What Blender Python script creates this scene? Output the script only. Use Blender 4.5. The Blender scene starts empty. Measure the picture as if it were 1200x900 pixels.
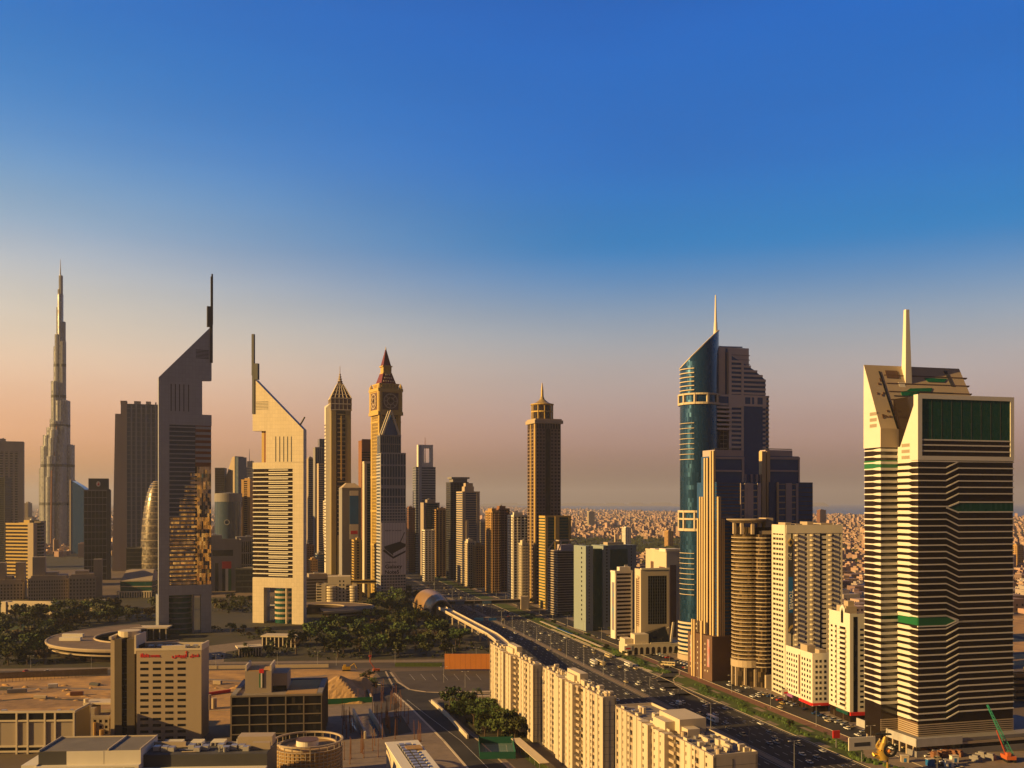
import bpy, bmesh, math, random
from mathutils import Vector, Matrix
random.seed(7)
R = math.radians
SC = bpy.context.scene
COL = SC.collection
# ------------------------------------------------------------------ camera, sky, sun, exposure
F, YH, HC = 1150.0, 588.0, 130.0            # focal length in photo pixels, horizon row, eye height (m)
cam = bpy.data.objects.new('camera', bpy.data.cameras.new('camera')); COL.objects.link(cam)
cam.location = (0, 0, HC); cam.rotation_euler = (R(90), 0, 0)
cam.data.sensor_width = 36; cam.data.lens = 36 * F / 1200; cam.data.shift_y = (YH - 450) / 1200
cam.data.clip_start = 1; cam.data.clip_end = 120000
SC.camera = cam
SUN_EL, SUN_AZ = R(18), math.atan2(-0.94, -0.34)      # azimuth clockwise from +Y
wd = bpy.data.worlds.new('World'); SC.world = wd; wd.use_nodes = True
def build_sky():
    nt = wd.node_tree; N, L = nt.nodes, nt.links; N.clear()
    out = N.new('ShaderNodeOutputWorld'); bg = N.new('ShaderNodeBackground'); bg.inputs[1].default_value = 0.10
    sky = N.new('ShaderNodeTexSky'); sky.sky_type = 'NISHITA'; sky.sun_disc = False
    sky.sun_elevation = SUN_EL; sky.sun_rotation = SUN_AZ; sky.altitude = 100; sky.air_density = 1.0; sky.dust_density = 1.5; sky.ozone_density = 3.0
    tc = N.new('ShaderNodeTexCoord'); sp = N.new('ShaderNodeSeparateXYZ'); L.new(tc.outputs['Generated'], sp.inputs[0])
    # colour of the dusty morning air by height above the horizon
    rp = N.new('ShaderNodeValToRGB'); L.new(sp.outputs[2], rp.inputs[0])
    stops = SKY_STOPS
    e = rp.color_ramp.elements
    e[0].position, e[0].color = stops[0][0], (*stops[0][1], 1)
    e[1].position, e[1].color = stops[-1][0], (*stops[-1][1], 1)
    for p, c in stops[1:-1]:
        k = e.new(p); k.color = (*c, 1)
    mu = N.new('ShaderNodeMix'); mu.data_type = 'RGBA'; mu.blend_type = 'MULTIPLY'; mu.inputs[0].default_value = 1
    L.new(sky.outputs[0], mu.inputs[6]); L.new(rp.outputs[0], mu.inputs[7])
    # even out the dark side of the sky a little with the same gradient
    mx = N.new('ShaderNodeMix'); mx.data_type = 'RGBA'; mx.inputs[0].default_value = SKY_MIX
    rp2 = N.new('ShaderNodeValToRGB'); L.new(sp.outputs[2], rp2.inputs[0]); e = rp2.color_ramp.elements
    st2 = SKY_BASE; rp2.color_ramp.interpolation = 'B_SPLINE'
    e[0].position, e[0].color = st2[0][0], (*[v / 1.0 for v in st2[0][1]], 1)
    e[1].position, e[1].color = st2[-1][0], (*st2[-1][1], 1)
    for p, c in st2[1:-1]:
        k = e.new(p); k.color = (*c, 1)
    sc_ = N.new('ShaderNodeVectorMath'); sc_.operation = 'SCALE'; sc_.inputs[3].default_value = SKY_GAIN
    L.new(rp2.outputs[0], sc_.inputs[0])
    # golden glow toward the sun, low down
    ds = N.new('ShaderNodeVectorMath'); ds.operation = 'DOT_PRODUCT'; ds.inputs[1].default_value = (-0.94, 0.34, 0.0)
    L.new(tc.outputs['Generated'], ds.inputs[0])
    mr = N.new('ShaderNodeMapRange'); mr.inputs[1].default_value = 0.2; mr.inputs[2].default_value = 0.95; mr.interpolation_type = 'SMOOTHSTEP'
    L.new(ds.outputs['Value'], mr.inputs[0])
    mz = N.new('ShaderNodeMapRange'); mz.inputs[1].default_value = 0.46; mz.inputs[2].default_value = 0.0; mz.interpolation_type = 'SMOOTHSTEP'
    L.new(sp.outputs[2], mz.inputs[0])
    mm = N.new('ShaderNodeMath'); mm.operation = 'MULTIPLY'; L.new(mr.outputs[0], mm.inputs[0]); L.new(mz.outputs[0], mm.inputs[1])
    rg = N.new('ShaderNodeValToRGB'); L.new(sp.outputs[2], rg.inputs[0]); e = rg.color_ramp.elements; rg.color_ramp.interpolation = 'B_SPLINE'
    e[0].position, e[0].color = SKY_GLOW[0][0], (*SKY_GLOW[0][1], 1); e[1].position, e[1].color = SKY_GLOW[-1][0], (*SKY_GLOW[-1][1], 1)
    for p, c in SKY_GLOW[1:-1]:
        k = e.new(p); k.color = (*c, 1)
    m4 = N.new('ShaderNodeMath'); m4.operation = 'MULTIPLY'; m4.inputs[1].default_value = 4.7; L.new(mr.outputs[0], m4.inputs[0])
    gl = N.new('ShaderNodeVectorMath'); gl.operation = 'SCALE'; L.new(rg.outputs[0], gl.inputs[0]); L.new(m4.outputs[0], gl.inputs[3])
    ad = N.new('ShaderNodeVectorMath'); ad.operation = 'ADD'; L.new(sc_.outputs[0], ad.inputs[0]); L.new(gl.outputs[0], ad.inputs[1])
    L.new(mu.outputs[2], mx.inputs[6]); L.new(ad.outputs[0], mx.inputs[7])
    # faint uneven dust and thin high veil
    vm = N.new('ShaderNodeMapping'); vm.inputs[3].default_value = (2.2, 2.2, 11); L.new(tc.outputs['Generated'], vm.inputs[0]); vz = N.new('ShaderNodeTexNoise'); vz.inputs['Scale'].default_value = 1.6; vz.inputs['Detail'].default_value = 5; L.new(vm.outputs[0], vz.inputs[0])
    v2 = N.new('ShaderNodeMapRange'); v2.inputs[1].default_value = .3; v2.inputs[2].default_value = .7; v2.inputs[3].default_value = .965; v2.inputs[4].default_value = 1.035; L.new(vz.outputs[0], v2.inputs[0])
    vsc = N.new('ShaderNodeVectorMath'); vsc.operation = 'SCALE'; L.new(mx.outputs[2], vsc.inputs[0]); L.new(v2.outputs[0], vsc.inputs[3])
    # unseen sky behind the camera, dimmed and browned so that shaded walls turn brown
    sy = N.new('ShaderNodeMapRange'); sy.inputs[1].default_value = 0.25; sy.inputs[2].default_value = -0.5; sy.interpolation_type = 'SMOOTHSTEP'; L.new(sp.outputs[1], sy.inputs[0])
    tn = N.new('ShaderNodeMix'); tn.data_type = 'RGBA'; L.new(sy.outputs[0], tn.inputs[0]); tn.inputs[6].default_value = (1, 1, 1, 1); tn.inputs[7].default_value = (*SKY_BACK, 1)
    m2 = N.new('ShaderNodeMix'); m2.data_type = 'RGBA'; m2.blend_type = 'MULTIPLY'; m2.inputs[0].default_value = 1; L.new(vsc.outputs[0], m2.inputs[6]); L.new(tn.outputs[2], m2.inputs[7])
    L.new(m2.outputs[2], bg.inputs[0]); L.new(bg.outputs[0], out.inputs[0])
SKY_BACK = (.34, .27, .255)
SKY_MIX, SKY_GAIN, SKY_GLOW = 0.8, 7.0, [(0, (.95, .36, .0)), (.0757, (.95, .37, .0)), (.144, (.75, .48, .17)), (.218, (.9, .58, .1)), (.288, (.28, .34, .13)), (.354, (.06, .17, .13)), (.42, (.02, .1, .08)), (.7, (0, 0, 0))]
SKY_STOPS = [(0.0, (0.6, 0.45, 0.35)), (0.12, (0.6, 0.6, 0.6)), (0.25, (0.2, 0.7, 1.0)), (0.5, (0.03, 0.5, 1.1))]
SKY_BASE = [(0.0113, (0.002, 0.002, 0.002)), (0.059, (0.465, 0.2076, 0.175)), (0.1361, (0.4801, 0.413, 0.3593)), (0.1862, (0.2275, 0.3094, 0.3954)), (0.235, (0.002, 0.1715, 0.4527)), (0.2665, (0.002, 0.1644, 0.4247)), (0.3197, (0.002, 0.1288, 0.4754)), (0.3906, (0.002, 0.1152, 0.4375)), (0.4522, (0.002, 0.1195, 0.508)), (0.62, (0.004, 0.022, 0.09)), (1.0, (0.003, 0.014, 0.06))]
HAZE_COL, HAZE_D = (.80, .80, .86), 4.3e-5
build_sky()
sun = bpy.data.objects.new('sun', bpy.data.lights.new('sun', 'SUN')); COL.objects.link(sun)
sun.data.energy = 5.0; sun.data.angle = R(0.5); sun.data.color = (1.0, 0.62, 0.20)
sdir = Vector((math.sin(SUN_AZ) * math.cos(SUN_EL), math.cos(SUN_AZ) * math.cos(SUN_EL), math.sin(SUN_EL)))
sun.rotation_euler = sdir.to_track_quat('Z', 'Y').to_euler()
SC.view_settings.view_transform = 'Standard'; SC.view_settings.look = 'None'
SC.view_settings.exposure = 0.74; SC.view_settings.gamma = 1; SC.view_settings.use_curve_mapping = False
SC.cycles.use_denoising = True; SC.cycles.max_bounces = 5; SC.cycles.diffuse_bounces = 2; SC.cycles.glossy_bounces = 3
SC.cycles.transmission_bounces = 2; SC.cycles.volume_bounces = 0; SC.cycles.sample_clamp_indirect = 4

# ------------------------------------------------------------------ materials
MATS = {}
def mat(name, c, rough=0.85, metal=0.0, spec=0.3, var=0.12, scale=0.05, c2=None, streak=False, bump=0.0, island=0.0, objrand=0.0, panel=None):
    m = bpy.data.materials.new(name); MATS[name] = m; m.use_nodes = True
    nt = m.node_tree; N, L = nt.nodes, nt.links; b = N['Principled BSDF']
    b.inputs['Roughness'].default_value = rough; b.inputs['Metallic'].default_value = metal
    b.inputs['Specular IOR Level'].default_value = spec
    tc = N.new('ShaderNodeTexCoord'); mp = N.new('ShaderNodeMapping'); L.new(tc.outputs['Object'], mp.inputs[0])
    mp.inputs[3].default_value = (scale, scale, scale * (0.12 if streak else 1))
    nz = N.new('ShaderNodeTexNoise'); nz.inputs['Scale'].default_value = 1; nz.inputs['Detail'].default_value = 6; nz.inputs['Roughness'].default_value = 0.62
    L.new(mp.outputs[0], nz.inputs[0])
    mr = N.new('ShaderNodeMapRange'); mr.inputs[1].default_value = 0.3; mr.inputs[2].default_value = 0.7; L.new(nz.outputs[0], mr.inputs[0])
    mx = N.new('ShaderNodeMix'); mx.data_type = 'RGBA'; L.new(mr.outputs[0], mx.inputs[0])
    d = c2 or tuple(v * (1 - 2 * var) for v in c)
    mx.inputs[6].default_value = (*c, 1); mx.inputs[7].default_value = (*d, 1)
    o = mx.outputs[2]
    for on, amt in (('island', island), ('objrand', objrand)):
        if amt:
            if on == 'island':
                g = N.new('ShaderNodeNewGeometry'); src = g.outputs['Random Per Island']
            else:
                g = N.new('ShaderNodeObjectInfo'); src = g.outputs['Random']
            hs = N.new('ShaderNodeHueSaturation'); r2 = N.new('ShaderNodeMapRange'); L.new(src, r2.inputs[0])
            r2.inputs[3].default_value = 1 - amt; r2.inputs[4].default_value = 1 + amt
            L.new(r2.outputs[0], hs.inputs['Value']); L.new(o, hs.inputs['Color'])
            r3 = N.new('ShaderNodeMapRange'); m3 = N.new('ShaderNodeMath'); m3.operation = 'FRACT'; m4 = N.new('ShaderNodeMath'); m4.operation = 'MULTIPLY'; m4.inputs[1].default_value = 17.3
            L.new(src, m4.inputs[0]); L.new(m4.outputs[0], m3.inputs[0]); L.new(m3.outputs[0], r3.inputs[0]); r3.inputs[3].default_value = 0.485; r3.inputs[4].default_value = 0.515
            L.new(r3.outputs[0], hs.inputs['Hue']); o = hs.outputs[0]
    if panel:      # cladding sheets: each a slightly different tone, thin open joints between them
        dv = N.new('ShaderNodeVectorMath'); dv.operation = 'DIVIDE'; dv.inputs[1].default_value = panel; L.new(tc.outputs['Object'], dv.inputs[0])
        fl = N.new('ShaderNodeVectorMath'); fl.operation = 'FLOOR'; L.new(dv.outputs[0], fl.inputs[0]); wn = N.new('ShaderNodeTexWhiteNoise'); L.new(fl.outputs[0], wn.inputs[0])
        fr = N.new('ShaderNodeVectorMath'); fr.operation = 'FRACTION'; L.new(dv.outputs[0], fr.inputs[0]); sx = N.new('ShaderNodeSeparateXYZ'); L.new(fr.outputs[0], sx.inputs[0])
        lo = N.new('ShaderNodeMath'); lo.operation = 'MINIMUM'; L.new(sx.outputs[0], lo.inputs[0]); L.new(sx.outputs[2], lo.inputs[1])
        gt = N.new('ShaderNodeMapRange'); gt.inputs[1].default_value = .05; gt.inputs[2].default_value = .10; gt.inputs[3].default_value = .84; gt.inputs[4].default_value = 1.0; L.new(lo.outputs[0], gt.inputs[0])
        vr = N.new('ShaderNodeMapRange'); vr.inputs[3].default_value = .95; vr.inputs[4].default_value = 1.03; L.new(wn.outputs[0], vr.inputs[0])
        ml = N.new('ShaderNodeMath'); ml.operation = 'MULTIPLY'; L.new(gt.outputs[0], ml.inputs[0]); L.new(vr.outputs[0], ml.inputs[1])
        vs_ = N.new('ShaderNodeVectorMath'); vs_.operation = 'SCALE'; L.new(o, vs_.inputs[0]); L.new(ml.outputs[0], vs_.inputs[3]); o = vs_.outputs[0]
    L.new(o, b.inputs['Base Color'])
    if bump:
        bp = N.new('ShaderNodeBump'); bp.inputs['Strength'].default_value = bump; bp.inputs['Distance'].default_value = 0.5
        L.new(nz.outputs[0], bp.inputs['Height']); L.new(bp.outputs[0], b.inputs['Normal'])
    return m
def glass(name, c, rough=0.12, metal=0.0, ior=1.5, pane=(1.6, 1.6, 3.5), vary=0.6, light=(0.10, 0.08, 0.06), tilt=0.02, frac=0.88):
    """dark curtain-wall glazing: panes differ in tint (blinds, rooms behind) and are never perfectly flat"""
    m = bpy.data.materials.new(name); MATS[name] = m; m.use_nodes = True
    nt = m.node_tree; N, L = nt.nodes, nt.links; b = N['Principled BSDF']
    b.inputs['Metallic'].default_value = metal; b.inputs['IOR'].default_value = ior
    tc = N.new('ShaderNodeTexCoord'); dv = N.new('ShaderNodeVectorMath'); dv.operation = 'DIVIDE'; dv.inputs[1].default_value = pane
    L.new(tc.outputs['Object'], dv.inputs[0]); fl = N.new('ShaderNodeVectorMath'); fl.operation = 'FLOOR'; L.new(dv.outputs[0], fl.inputs[0])
    wn = N.new('ShaderNodeTexWhiteNoise'); wn.noise_dimensions = '3D'; L.new(fl.outputs[0], wn.inputs[0])
    mr = N.new('ShaderNodeMapRange'); mr.inputs[1].default_value = frac; mr.inputs[2].default_value = 1.0; mr.inputs[4].default_value = vary; L.new(wn.outputs[0], mr.inputs[0])
    mx = N.new('ShaderNodeMix'); mx.data_type = 'RGBA'; L.new(mr.outputs[0], mx.inputs[0]); mx.inputs[6].default_value = (*c, 1); mx.inputs[7].default_value = (*light, 1)
    L.new(mx.outputs[2], b.inputs['Base Color'])
    r2 = N.new('ShaderNodeMapRange'); r2.inputs[3].default_value = rough * 0.6; r2.inputs[4].default_value = rough * 1.8; L.new(wn.outputs[0], r2.inputs[0]); L.new(r2.outputs[0], b.inputs['Roughness'])
    g = N.new('ShaderNodeNewGeometry'); sb = N.new('ShaderNodeVectorMath'); sb.operation = 'SUBTRACT'; sb.inputs[1].default_value = (.5, .5, .5); L.new(wn.outputs[1], sb.inputs[0])
    sc_ = N.new('ShaderNodeVectorMath'); sc_.operation = 'SCALE'; sc_.inputs[3].default_value = tilt; L.new(sb.outputs[0], sc_.inputs[0])
    ad = N.new('ShaderNodeVectorMath'); L.new(g.outputs['Normal'], ad.inputs[0]); L.new(sc_.outputs[0], ad.inputs[1])
    nm = N.new('ShaderNodeVectorMath'); nm.operation = 'NORMALIZE'; L.new(ad.outputs[0], nm.inputs[0]); L.new(nm.outputs[0], b.inputs['Normal'])
    return m
cream = mat('cream_render', (.60, .50, .36), var=.07, streak=True)
white = mat('white_paint', (.72, .66, .55), var=.06, streak=True)
tan = mat('tan_stone', (.46, .36, .25), var=.08, streak=True)
buff = mat('buff_concrete', (.36, .29, .22), var=.1, streak=True)
grey = mat('grey_concrete', (.26, .24, .23), var=.12, streak=True)
darkgrey = mat('dark_panel', (.07, .068, .07), rough=.6, var=.12)
mauve = mat('mauve_panel', (.46, .37, .35), rough=.6, var=.05)
silver = mat('silver_panel', (.37, .375, .405), rough=.42, metal=.45, var=.07, spec=.5, panel=(3.2, 50, 4.0), streak=True)
sunlit_panel = mat('sunlit_panel', (.62, .52, .375), rough=.5, var=.07, streak=True, panel=(3.2, 50, 4.0))  # same cladding as silver, with its sunlit warmth put into the colour
goldst = mat('gold_stone', (.52, .35, .10), rough=.6, var=.06)
ochre = mat('ochre_render', (.45, .27, .10), var=.1, streak=True)
brown = mat('brown_granite', (.15, .085, .055), rough=.55, var=.12)
rust = mat('rust_render', (.26, .12, .065), var=.1)
redroof = mat('dark_red_roof', (.17, .035, .035), rough=.6)
red = mat('red_paint', (.68, .03, .025), rough=.5)
green = mat('green_panel', (.015, .15, .05), rough=.35, spec=.5)
roofm = mat('roof_gravel', (.30, .25, .20), scale=.3, var=.2)
roofd = mat('roof_dark', (.10, .095, .09), scale=.3, var=.2)
metalm = mat('steel', (.45, .43, .42), rough=.4, metal=.6, var=.04)
black = mat('black_rubber', (.015, .015, .015), rough=.6)
orange = mat('orange_board', (.55, .20, .04), var=.1)
bluep = mat('blue_print', (.02, .15, .40), rough=.5)
skin_gold = mat('gold_leaf', (.75, .48, .10), rough=.35, metal=.6)
g_dark = glass('dark_glass', (.011, .012, .015), ior=1.38, light=(.06, .05, .04))
g_brown = glass('brown_glass', (.02, .013, .009), ior=1.42, light=(.09, .06, .04))
g_blue = glass('blue_glass', (.018, .075, .21), light=(.03, .10, .24), vary=.5, rough=.1)
g_steel = glass('steel_blue_glass', (.05, .075, .115), light=(.10, .12, .14), vary=.5)
g_green = glass('green_glass', (.01, .065, .05), light=(.04, .12, .09), vary=.5)
g_teal = glass('teal_curved_glass', (.024, .08, .17), light=(.034, .095, .19), vary=.5, rough=.18, metal=.7, tilt=.003)
g_gold = glass('gold_mirror_glass', (.10, .062, .022), light=(.5, .30, .08), vary=.9, rough=.15, metal=.6, tilt=.25, frac=.45)
g_head = glass('deep_green_glass', (.01, .07, .05), light=(.02, .10, .07), vary=.5, ior=1.3, rough=.2)
asphalt = mat('asphalt', (.05, .045, .042), scale=.045, var=.28, rough=.9)
asphalt2 = mat('worn_asphalt', (.10, .08, .066), scale=.05, var=.2, rough=.9)
paving = mat('paving', (.26, .20, .15), scale=.2, var=.15)
brickpave = mat('red_paving', (.22, .11, .075), scale=.3, var=.15)
sand = mat('sand', (.60, .345, .11), scale=.06, var=.2, c2=(.27, .16, .07), bump=.8)
lawn = mat('lawn', (.085, .12, .022), scale=.06, var=.25)
soil = mat('park_soil', (.042, .042, .02), scale=.03, c2=(.075, .06, .032))
linew = mat('road_paint', (.6, .56, .5), rough=.7)
leafs = [mat('leaf_%s' % n, c, rough=.7, var=.2, scale=.6, island=.45, objrand=.3) for n, c in (('olive', (.055, .062, .014)), ('green', (.06, .09, .016)), ('dry', (.11, .078, .025)))]
palmleaf = mat('palm_leaf', (.06, .075, .02), rough=.6, island=.3, objrand=.2)
bark = mat('bark', (.10, .065, .04), scale=2)
pole_rust = mat('rust_pole', (.20, .085, .035), scale=1)

# ------------------------------------------------------------------ mesh building
class MB:
    def __init__(s, off=(0, 0, 0), W=0, D=0):
        s.v, s.f, s.mi, s.cur = [], [], [], 0; s.off = Vector(off); s.W, s.D = W, D
    def add(s, vs, fs):
        b = len(s.v); s.v += [Vector(p) + s.off for p in vs]
        for f in fs:
            s.f.append([b + i for i in f]); s.mi.append(s.cur)
        return s
    def hexa(s, p):   # 8 points: 4 of one end, then 4 of the other
        return s.add(p, [(0, 1, 2, 3), (7, 6, 5, 4), (0, 4, 5, 1), (1, 5, 6, 2), (2, 6, 7, 3), (3, 7, 4, 0)])
    def box(s, x0, x1, y0, y1, z0, z1):
        return s.hexa([(x0, y0, z0), (x1, y0, z0), (x1, y1, z0), (x0, y1, z0), (x0, y0, z1), (x1, y0, z1), (x1, y1, z1), (x0, y1, z1)])
    def pt(s, face, a, z, o):
        return {'F': (a, -o, z), 'L': (-o, a, z), 'R': (s.W + o, a, z), 'K': (a, s.D + o, z)}[face]
    def slab(s, face, a0, a1, z0, z1, o0, o1):
        return s.poly(face, [(a0, z0), (a1, z0), (a1, z1), (a0, z1)], o0, o1)
    def poly(s, face, pts, o0, o1):
        n = len(pts); vs = [s.pt(face, a, z, o0) for a, z in pts] + [s.pt(face, a, z, o1) for a, z in pts]
        return s.add(vs, [tuple(range(n)), tuple(range(2 * n - 1, n - 1, -1))] + [(i, i + n, (i + 1) % n + n, (i + 1) % n) for i in range(n)])
    def prism(s, pts, z0, z1):   # plan polygon; z1 a number or one per point
        n = len(pts); zs = z1 if isinstance(z1, (list, tuple)) else [z1] * n
        vs = [(x, y, z0) for x, y in pts] + [(p[0], p[1], z) for p, z in zip(pts, zs)]
        return s.add(vs, [tuple(range(n - 1, -1, -1)), tuple(range(n, 2 * n))] + [(i, (i + 1) % n, (i + 1) % n + n, i + n) for i in range(n)])
    def cyl(s, cx, cy, r, z0, z1, n=16, r2=None, sx=1, sy=1):
        r2 = r if r2 is None else r2
        vs = [(cx + sx * q * math.cos(2 * math.pi * i / n), cy + sy * q * math.sin(2 * math.pi * i / n), z) for q, z in ((r, z0), (max(r2, 1e-3), z1)) for i in range(n)]
        return s.add(vs, [tuple(range(n - 1, -1, -1)), tuple(range(n, 2 * n))] + [(i, (i + 1) % n, (i + 1) % n + n, i + n) for i in range(n)])
    def lathe(s, cx, cy, prof, n=24, a0=0, a1=2 * math.pi, sx=1, sy=1):
        full = abs(a1 - a0 - 2 * math.pi) < 1e-6; m = n if full else n + 1
        vs = [(cx + sx * r * math.cos(a0 + (a1 - a0) * i / n), cy + sy * r * math.sin(a0 + (a1 - a0) * i / n), z) for r, z in prof for i in range(m)]
        fs = [(j * m + i, j * m + (i + 1) % m, (j + 1) * m + (i + 1) % m, (j + 1) * m + i) for j in range(len(prof) - 1) for i in range(n)]
        return s.add(vs, fs)
    def pyr(s, x0, x1, y0, y1, z0, z1, k=0.0):   # tapering box, top shrunk to share k
        cx, cy = (x0 + x1) / 2, (y0 + y1) / 2; a, b = (x1 - x0) / 2 * max(k, 1e-3), (y1 - y0) / 2 * max(k, 1e-3)
        return s.hexa([(x0, y0, z0), (x1, y0, z0), (x1, y1, z0), (x0, y1, z0), (cx - a, cy - b, z1), (cx + a, cy - b, z1), (cx + a, cy + b, z1), (cx - a, cy + b, z1)])
    def bar(s, p, q, r, r2=None, n=6):
        p, q = Vector(p), Vector(q); d = (q - p).normalized(); a = d.orthogonal().normalized(); b = d.cross(a); r2 = r if r2 is None else r2
        vs = [tuple(c + a * (w * math.cos(2 * math.pi * i / n)) + b * (w * math.sin(2 * math.pi * i / n))) for c, w in ((p, r), (q, r2)) for i in range(n)]
        return s.add(vs, [tuple(range(n - 1, -1, -1)), tuple(range(n, 2 * n))] + [(i, (i + 1) % n, (i + 1) % n + n, i + n) for i in range(n)])
    # facade patterns on one face
    def grid(s, face, a0, a1, z0, z1, nx, nz, pw, sh, o=.35):
        s.ribs(face, a0, a1, z0, z1, nx, pw, o); s.bands(face, a0, a1, z0, z1, nz, sh, o - .06)
    def ribs(s, face, a0, a1, z0, z1, nx, pw, o=.35):
        st = (a1 - a0) / nx; w = st * pw
        for i in range(nx + 1):
            c = a0 + i * st; s.slab(face, max(a0, c - w / 2), min(a1, c + w / 2), z0, z1, -.05, o)
    def bands(s, face, a0, a1, z0, z1, nz, sh, o=.3):
        st = (z1 - z0) / nz; h = st * sh
        for j in range(nz + 1):
            c = z0 + j * st; s.slab(face, a0, a1, max(z0, c - h / 2), min(z1, c + h / 2), -.05, o)
    def build(s, name, m, parent=None, smooth=False):
        me = bpy.data.meshes.new(name); me.from_pydata([tuple(p) for p in s.v], [], s.f)
        ms = m if isinstance(m, (list, tuple)) else [m]
        for q in ms: me.materials.append(q)
        if len(ms) > 1: me.polygons.foreach_set('material_index', s.mi)
        bm = bmesh.new(); bm.from_mesh(me); bmesh.ops.recalc_face_normals(bm, faces=bm.faces); bm.to_mesh(me); bm.free()
        if smooth:
            me.polygons.foreach_set('use_smooth', [True] * len(me.polygons)); me.set_sharp_from_angle(angle=R(40))
        o = bpy.data.objects.new(name, me); COL.objects.link(o)
        if parent is not None: o.parent = parent
        return o
def tag(o, label=None, cat=None, group=None, kind=None):
    for k, v in (('label', label), ('category', cat), ('group', group), ('kind', kind)):
        if v: o[k] = v
    return o
def empty(name, loc, rz=0, label=None, cat=None, group=None):
    o = bpy.data.objects.new(name, None); o.empty_display_size = 2; COL.objects.link(o); o.location = loc; o.rotation_euler = (0, 0, rz)
    return tag(o, label, cat, group)
def copy_tree(o, parent=None):
    c = o.copy(); COL.objects.link(c)
    if parent is not None: c.parent = parent
    for ch in list(o.children): copy_tree(ch, c)
    return c
# a pixel of the photograph turned into a point of the place
gx = lambda px, Y: (px - 600) / F * Y
gz = lambda py, Y: HC - (py - YH) / F * Y
def gp(px, py, z=0.0):
    Y = F * (HC - z) / (py - YH); return Vector((gx(px, Y), Y, z))
TH = math.atan(300 / F)                       # the highway runs toward the point 300 px beside the view axis
RD = Vector((-math.sin(TH), math.cos(TH), 0)); UD = Vector((math.cos(TH), math.sin(TH), 0))
road = lambda s, t, z=0.0: RD * s + UD * t + Vector((0, 0, z))
STRUCT = lambda name, mb, m: tag(mb.build(name, m), kind='structure')
OFFS = .02
def text(parent, body, size, loc, rot, m, name='sign_lettering', ext=.05, spacing=1.0, align='LEFT', fit=None):
    cu = bpy.data.curves.new(name, 'FONT'); cu.body = body; cu.size = size; cu.extrude = ext; cu.space_line = spacing; cu.align_x = align; cu.offset = OFFS * size
    cu.materials.append(m); t = bpy.data.objects.new(name, cu); COL.objects.link(t); bpy.context.view_layer.update()
    me = bpy.data.meshes.new_from_object(t.evaluated_get(bpy.context.evaluated_depsgraph_get())); bpy.data.objects.remove(t); bpy.data.curves.remove(cu)
    if fit:
        xs = [v.co.x for v in me.vertices]; k = fit / (max(xs) - min(xs)); x0 = min(xs)
        for v in me.vertices: v.co.x = (v.co.x - x0) * k
    o = bpy.data.objects.new(name, me); COL.objects.link(o); o.location = loc; o.rotation_euler = rot
    o.parent = parent; return o

class Bld:
    """a building placed by the photo columns of its front wall; local x along the front, y into depth, z up"""
    def __init__(s, name, label, cat, x1, x2, yt, Y, a=19.0, D=30.0, x0=None, group=None):
        s.a = R(a); s.Y0 = Y; s.X0 = gx(x1, Y); s.u = (math.cos(s.a), math.sin(s.a)); s.r = (-math.sin(s.a), math.cos(s.a))
        s.W = s.bx(x2); s.D = D if x0 is None else max(6.0, min(90.0, s.by(x0))); s.H = gz(yt, Y)
        cx, cy = s.W / 2, s.D / 2
        s.root = empty(name, (s.X0 + s.u[0] * cx + s.r[0] * cy, Y + s.u[1] * cx + s.r[1] * cy, 0), s.a, label, cat, group)
        s.off = (-cx, -cy, 0); s.parts = []
    def bx(s, px):
        k = (px - 600) / F; return (k * s.Y0 - s.X0) / (s.u[0] - k * s.u[1])
    def bxd(s, px, ly):      # local x of a photo column at local depth ly
        k = (px - 600) / F; ax, ay = s.X0 + s.r[0] * ly, s.Y0 + s.r[1] * ly; return (k * ay - ax) / (s.u[0] - k * s.u[1])
    def by(s, px):
        k = (px - 600) / F; return (k * s.Y0 - s.X0) / (s.r[0] - k * s.r[1])
    def bz(s, py, lx=0.0, ly=0.0):
        return gz(py, s.Y0 + s.u[1] * lx + s.r[1] * ly)
    def mb(s, name, m, parent=None, smooth=False):
        q = MB(s.off, s.W, s.D); s.parts.append((q, name, m, parent, smooth)); return q
    def loc(s, x, y, z): return (x + s.off[0], y + s.off[1], z)
    def done(s):
        out = {}
        for q, name, m, parent, smooth in s.parts:
            if q.v: out[name] = q.build(name, m, out.get(parent, s.root) if parent else s.root, smooth)
        s.out = out; return s
def style(b, w, face, st, z0, z1, floor, span=None):
    n = b.D if face in 'LR' else b.W
    a0, a1 = span or (0, n); nz = max(1, round((z1 - z0) / floor)); k = st[0]
    if k == 'grid': w.grid(face, a0, a1, z0, z1, st[1], nz, st[2], st[3])
    elif k == 'bands': w.bands(face, a0, a1, z0, z1, nz, st[1], .5)
    elif k == 'ribs': w.ribs(face, a0, a1, z0, z1, st[1], st[2])
    elif k == 'wall': w.slab(face, a0, a1, z0, z1, -.05, .3)
    elif k == 'glass': w.grid(face, a0, a1, z0, z1, st[1], nz, .07, .07, .12)
    elif k == 'mix':   # wall pier at both ends, bands between
        e = (a1 - a0) * st[1]
        w.slab(face, a0, a0 + e, z0, z1, -.05, .55); w.slab(face, a1 - e, a1, z0, z1, -.05, .55); w.bands(face, a0 + e, a1 - e, z0, z1, nz, st[2], .3)
    elif k == 'balc':  # wall grid with projecting balcony slabs in every other bay
        w.grid(face, a0, a1, z0, z1, st[1], nz, st[2], st[3]); stp = (a1 - a0) / st[1]
        for i in range(st[4], st[1], 2):
            for j in range(1, nz):
                z = z0 + (z1 - z0) * j / nz; w.slab(face, a0 + (i + .04) * stp, a0 + (i + .96) * stp, z - .1, z + 1.05, .2, 1.5)
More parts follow.
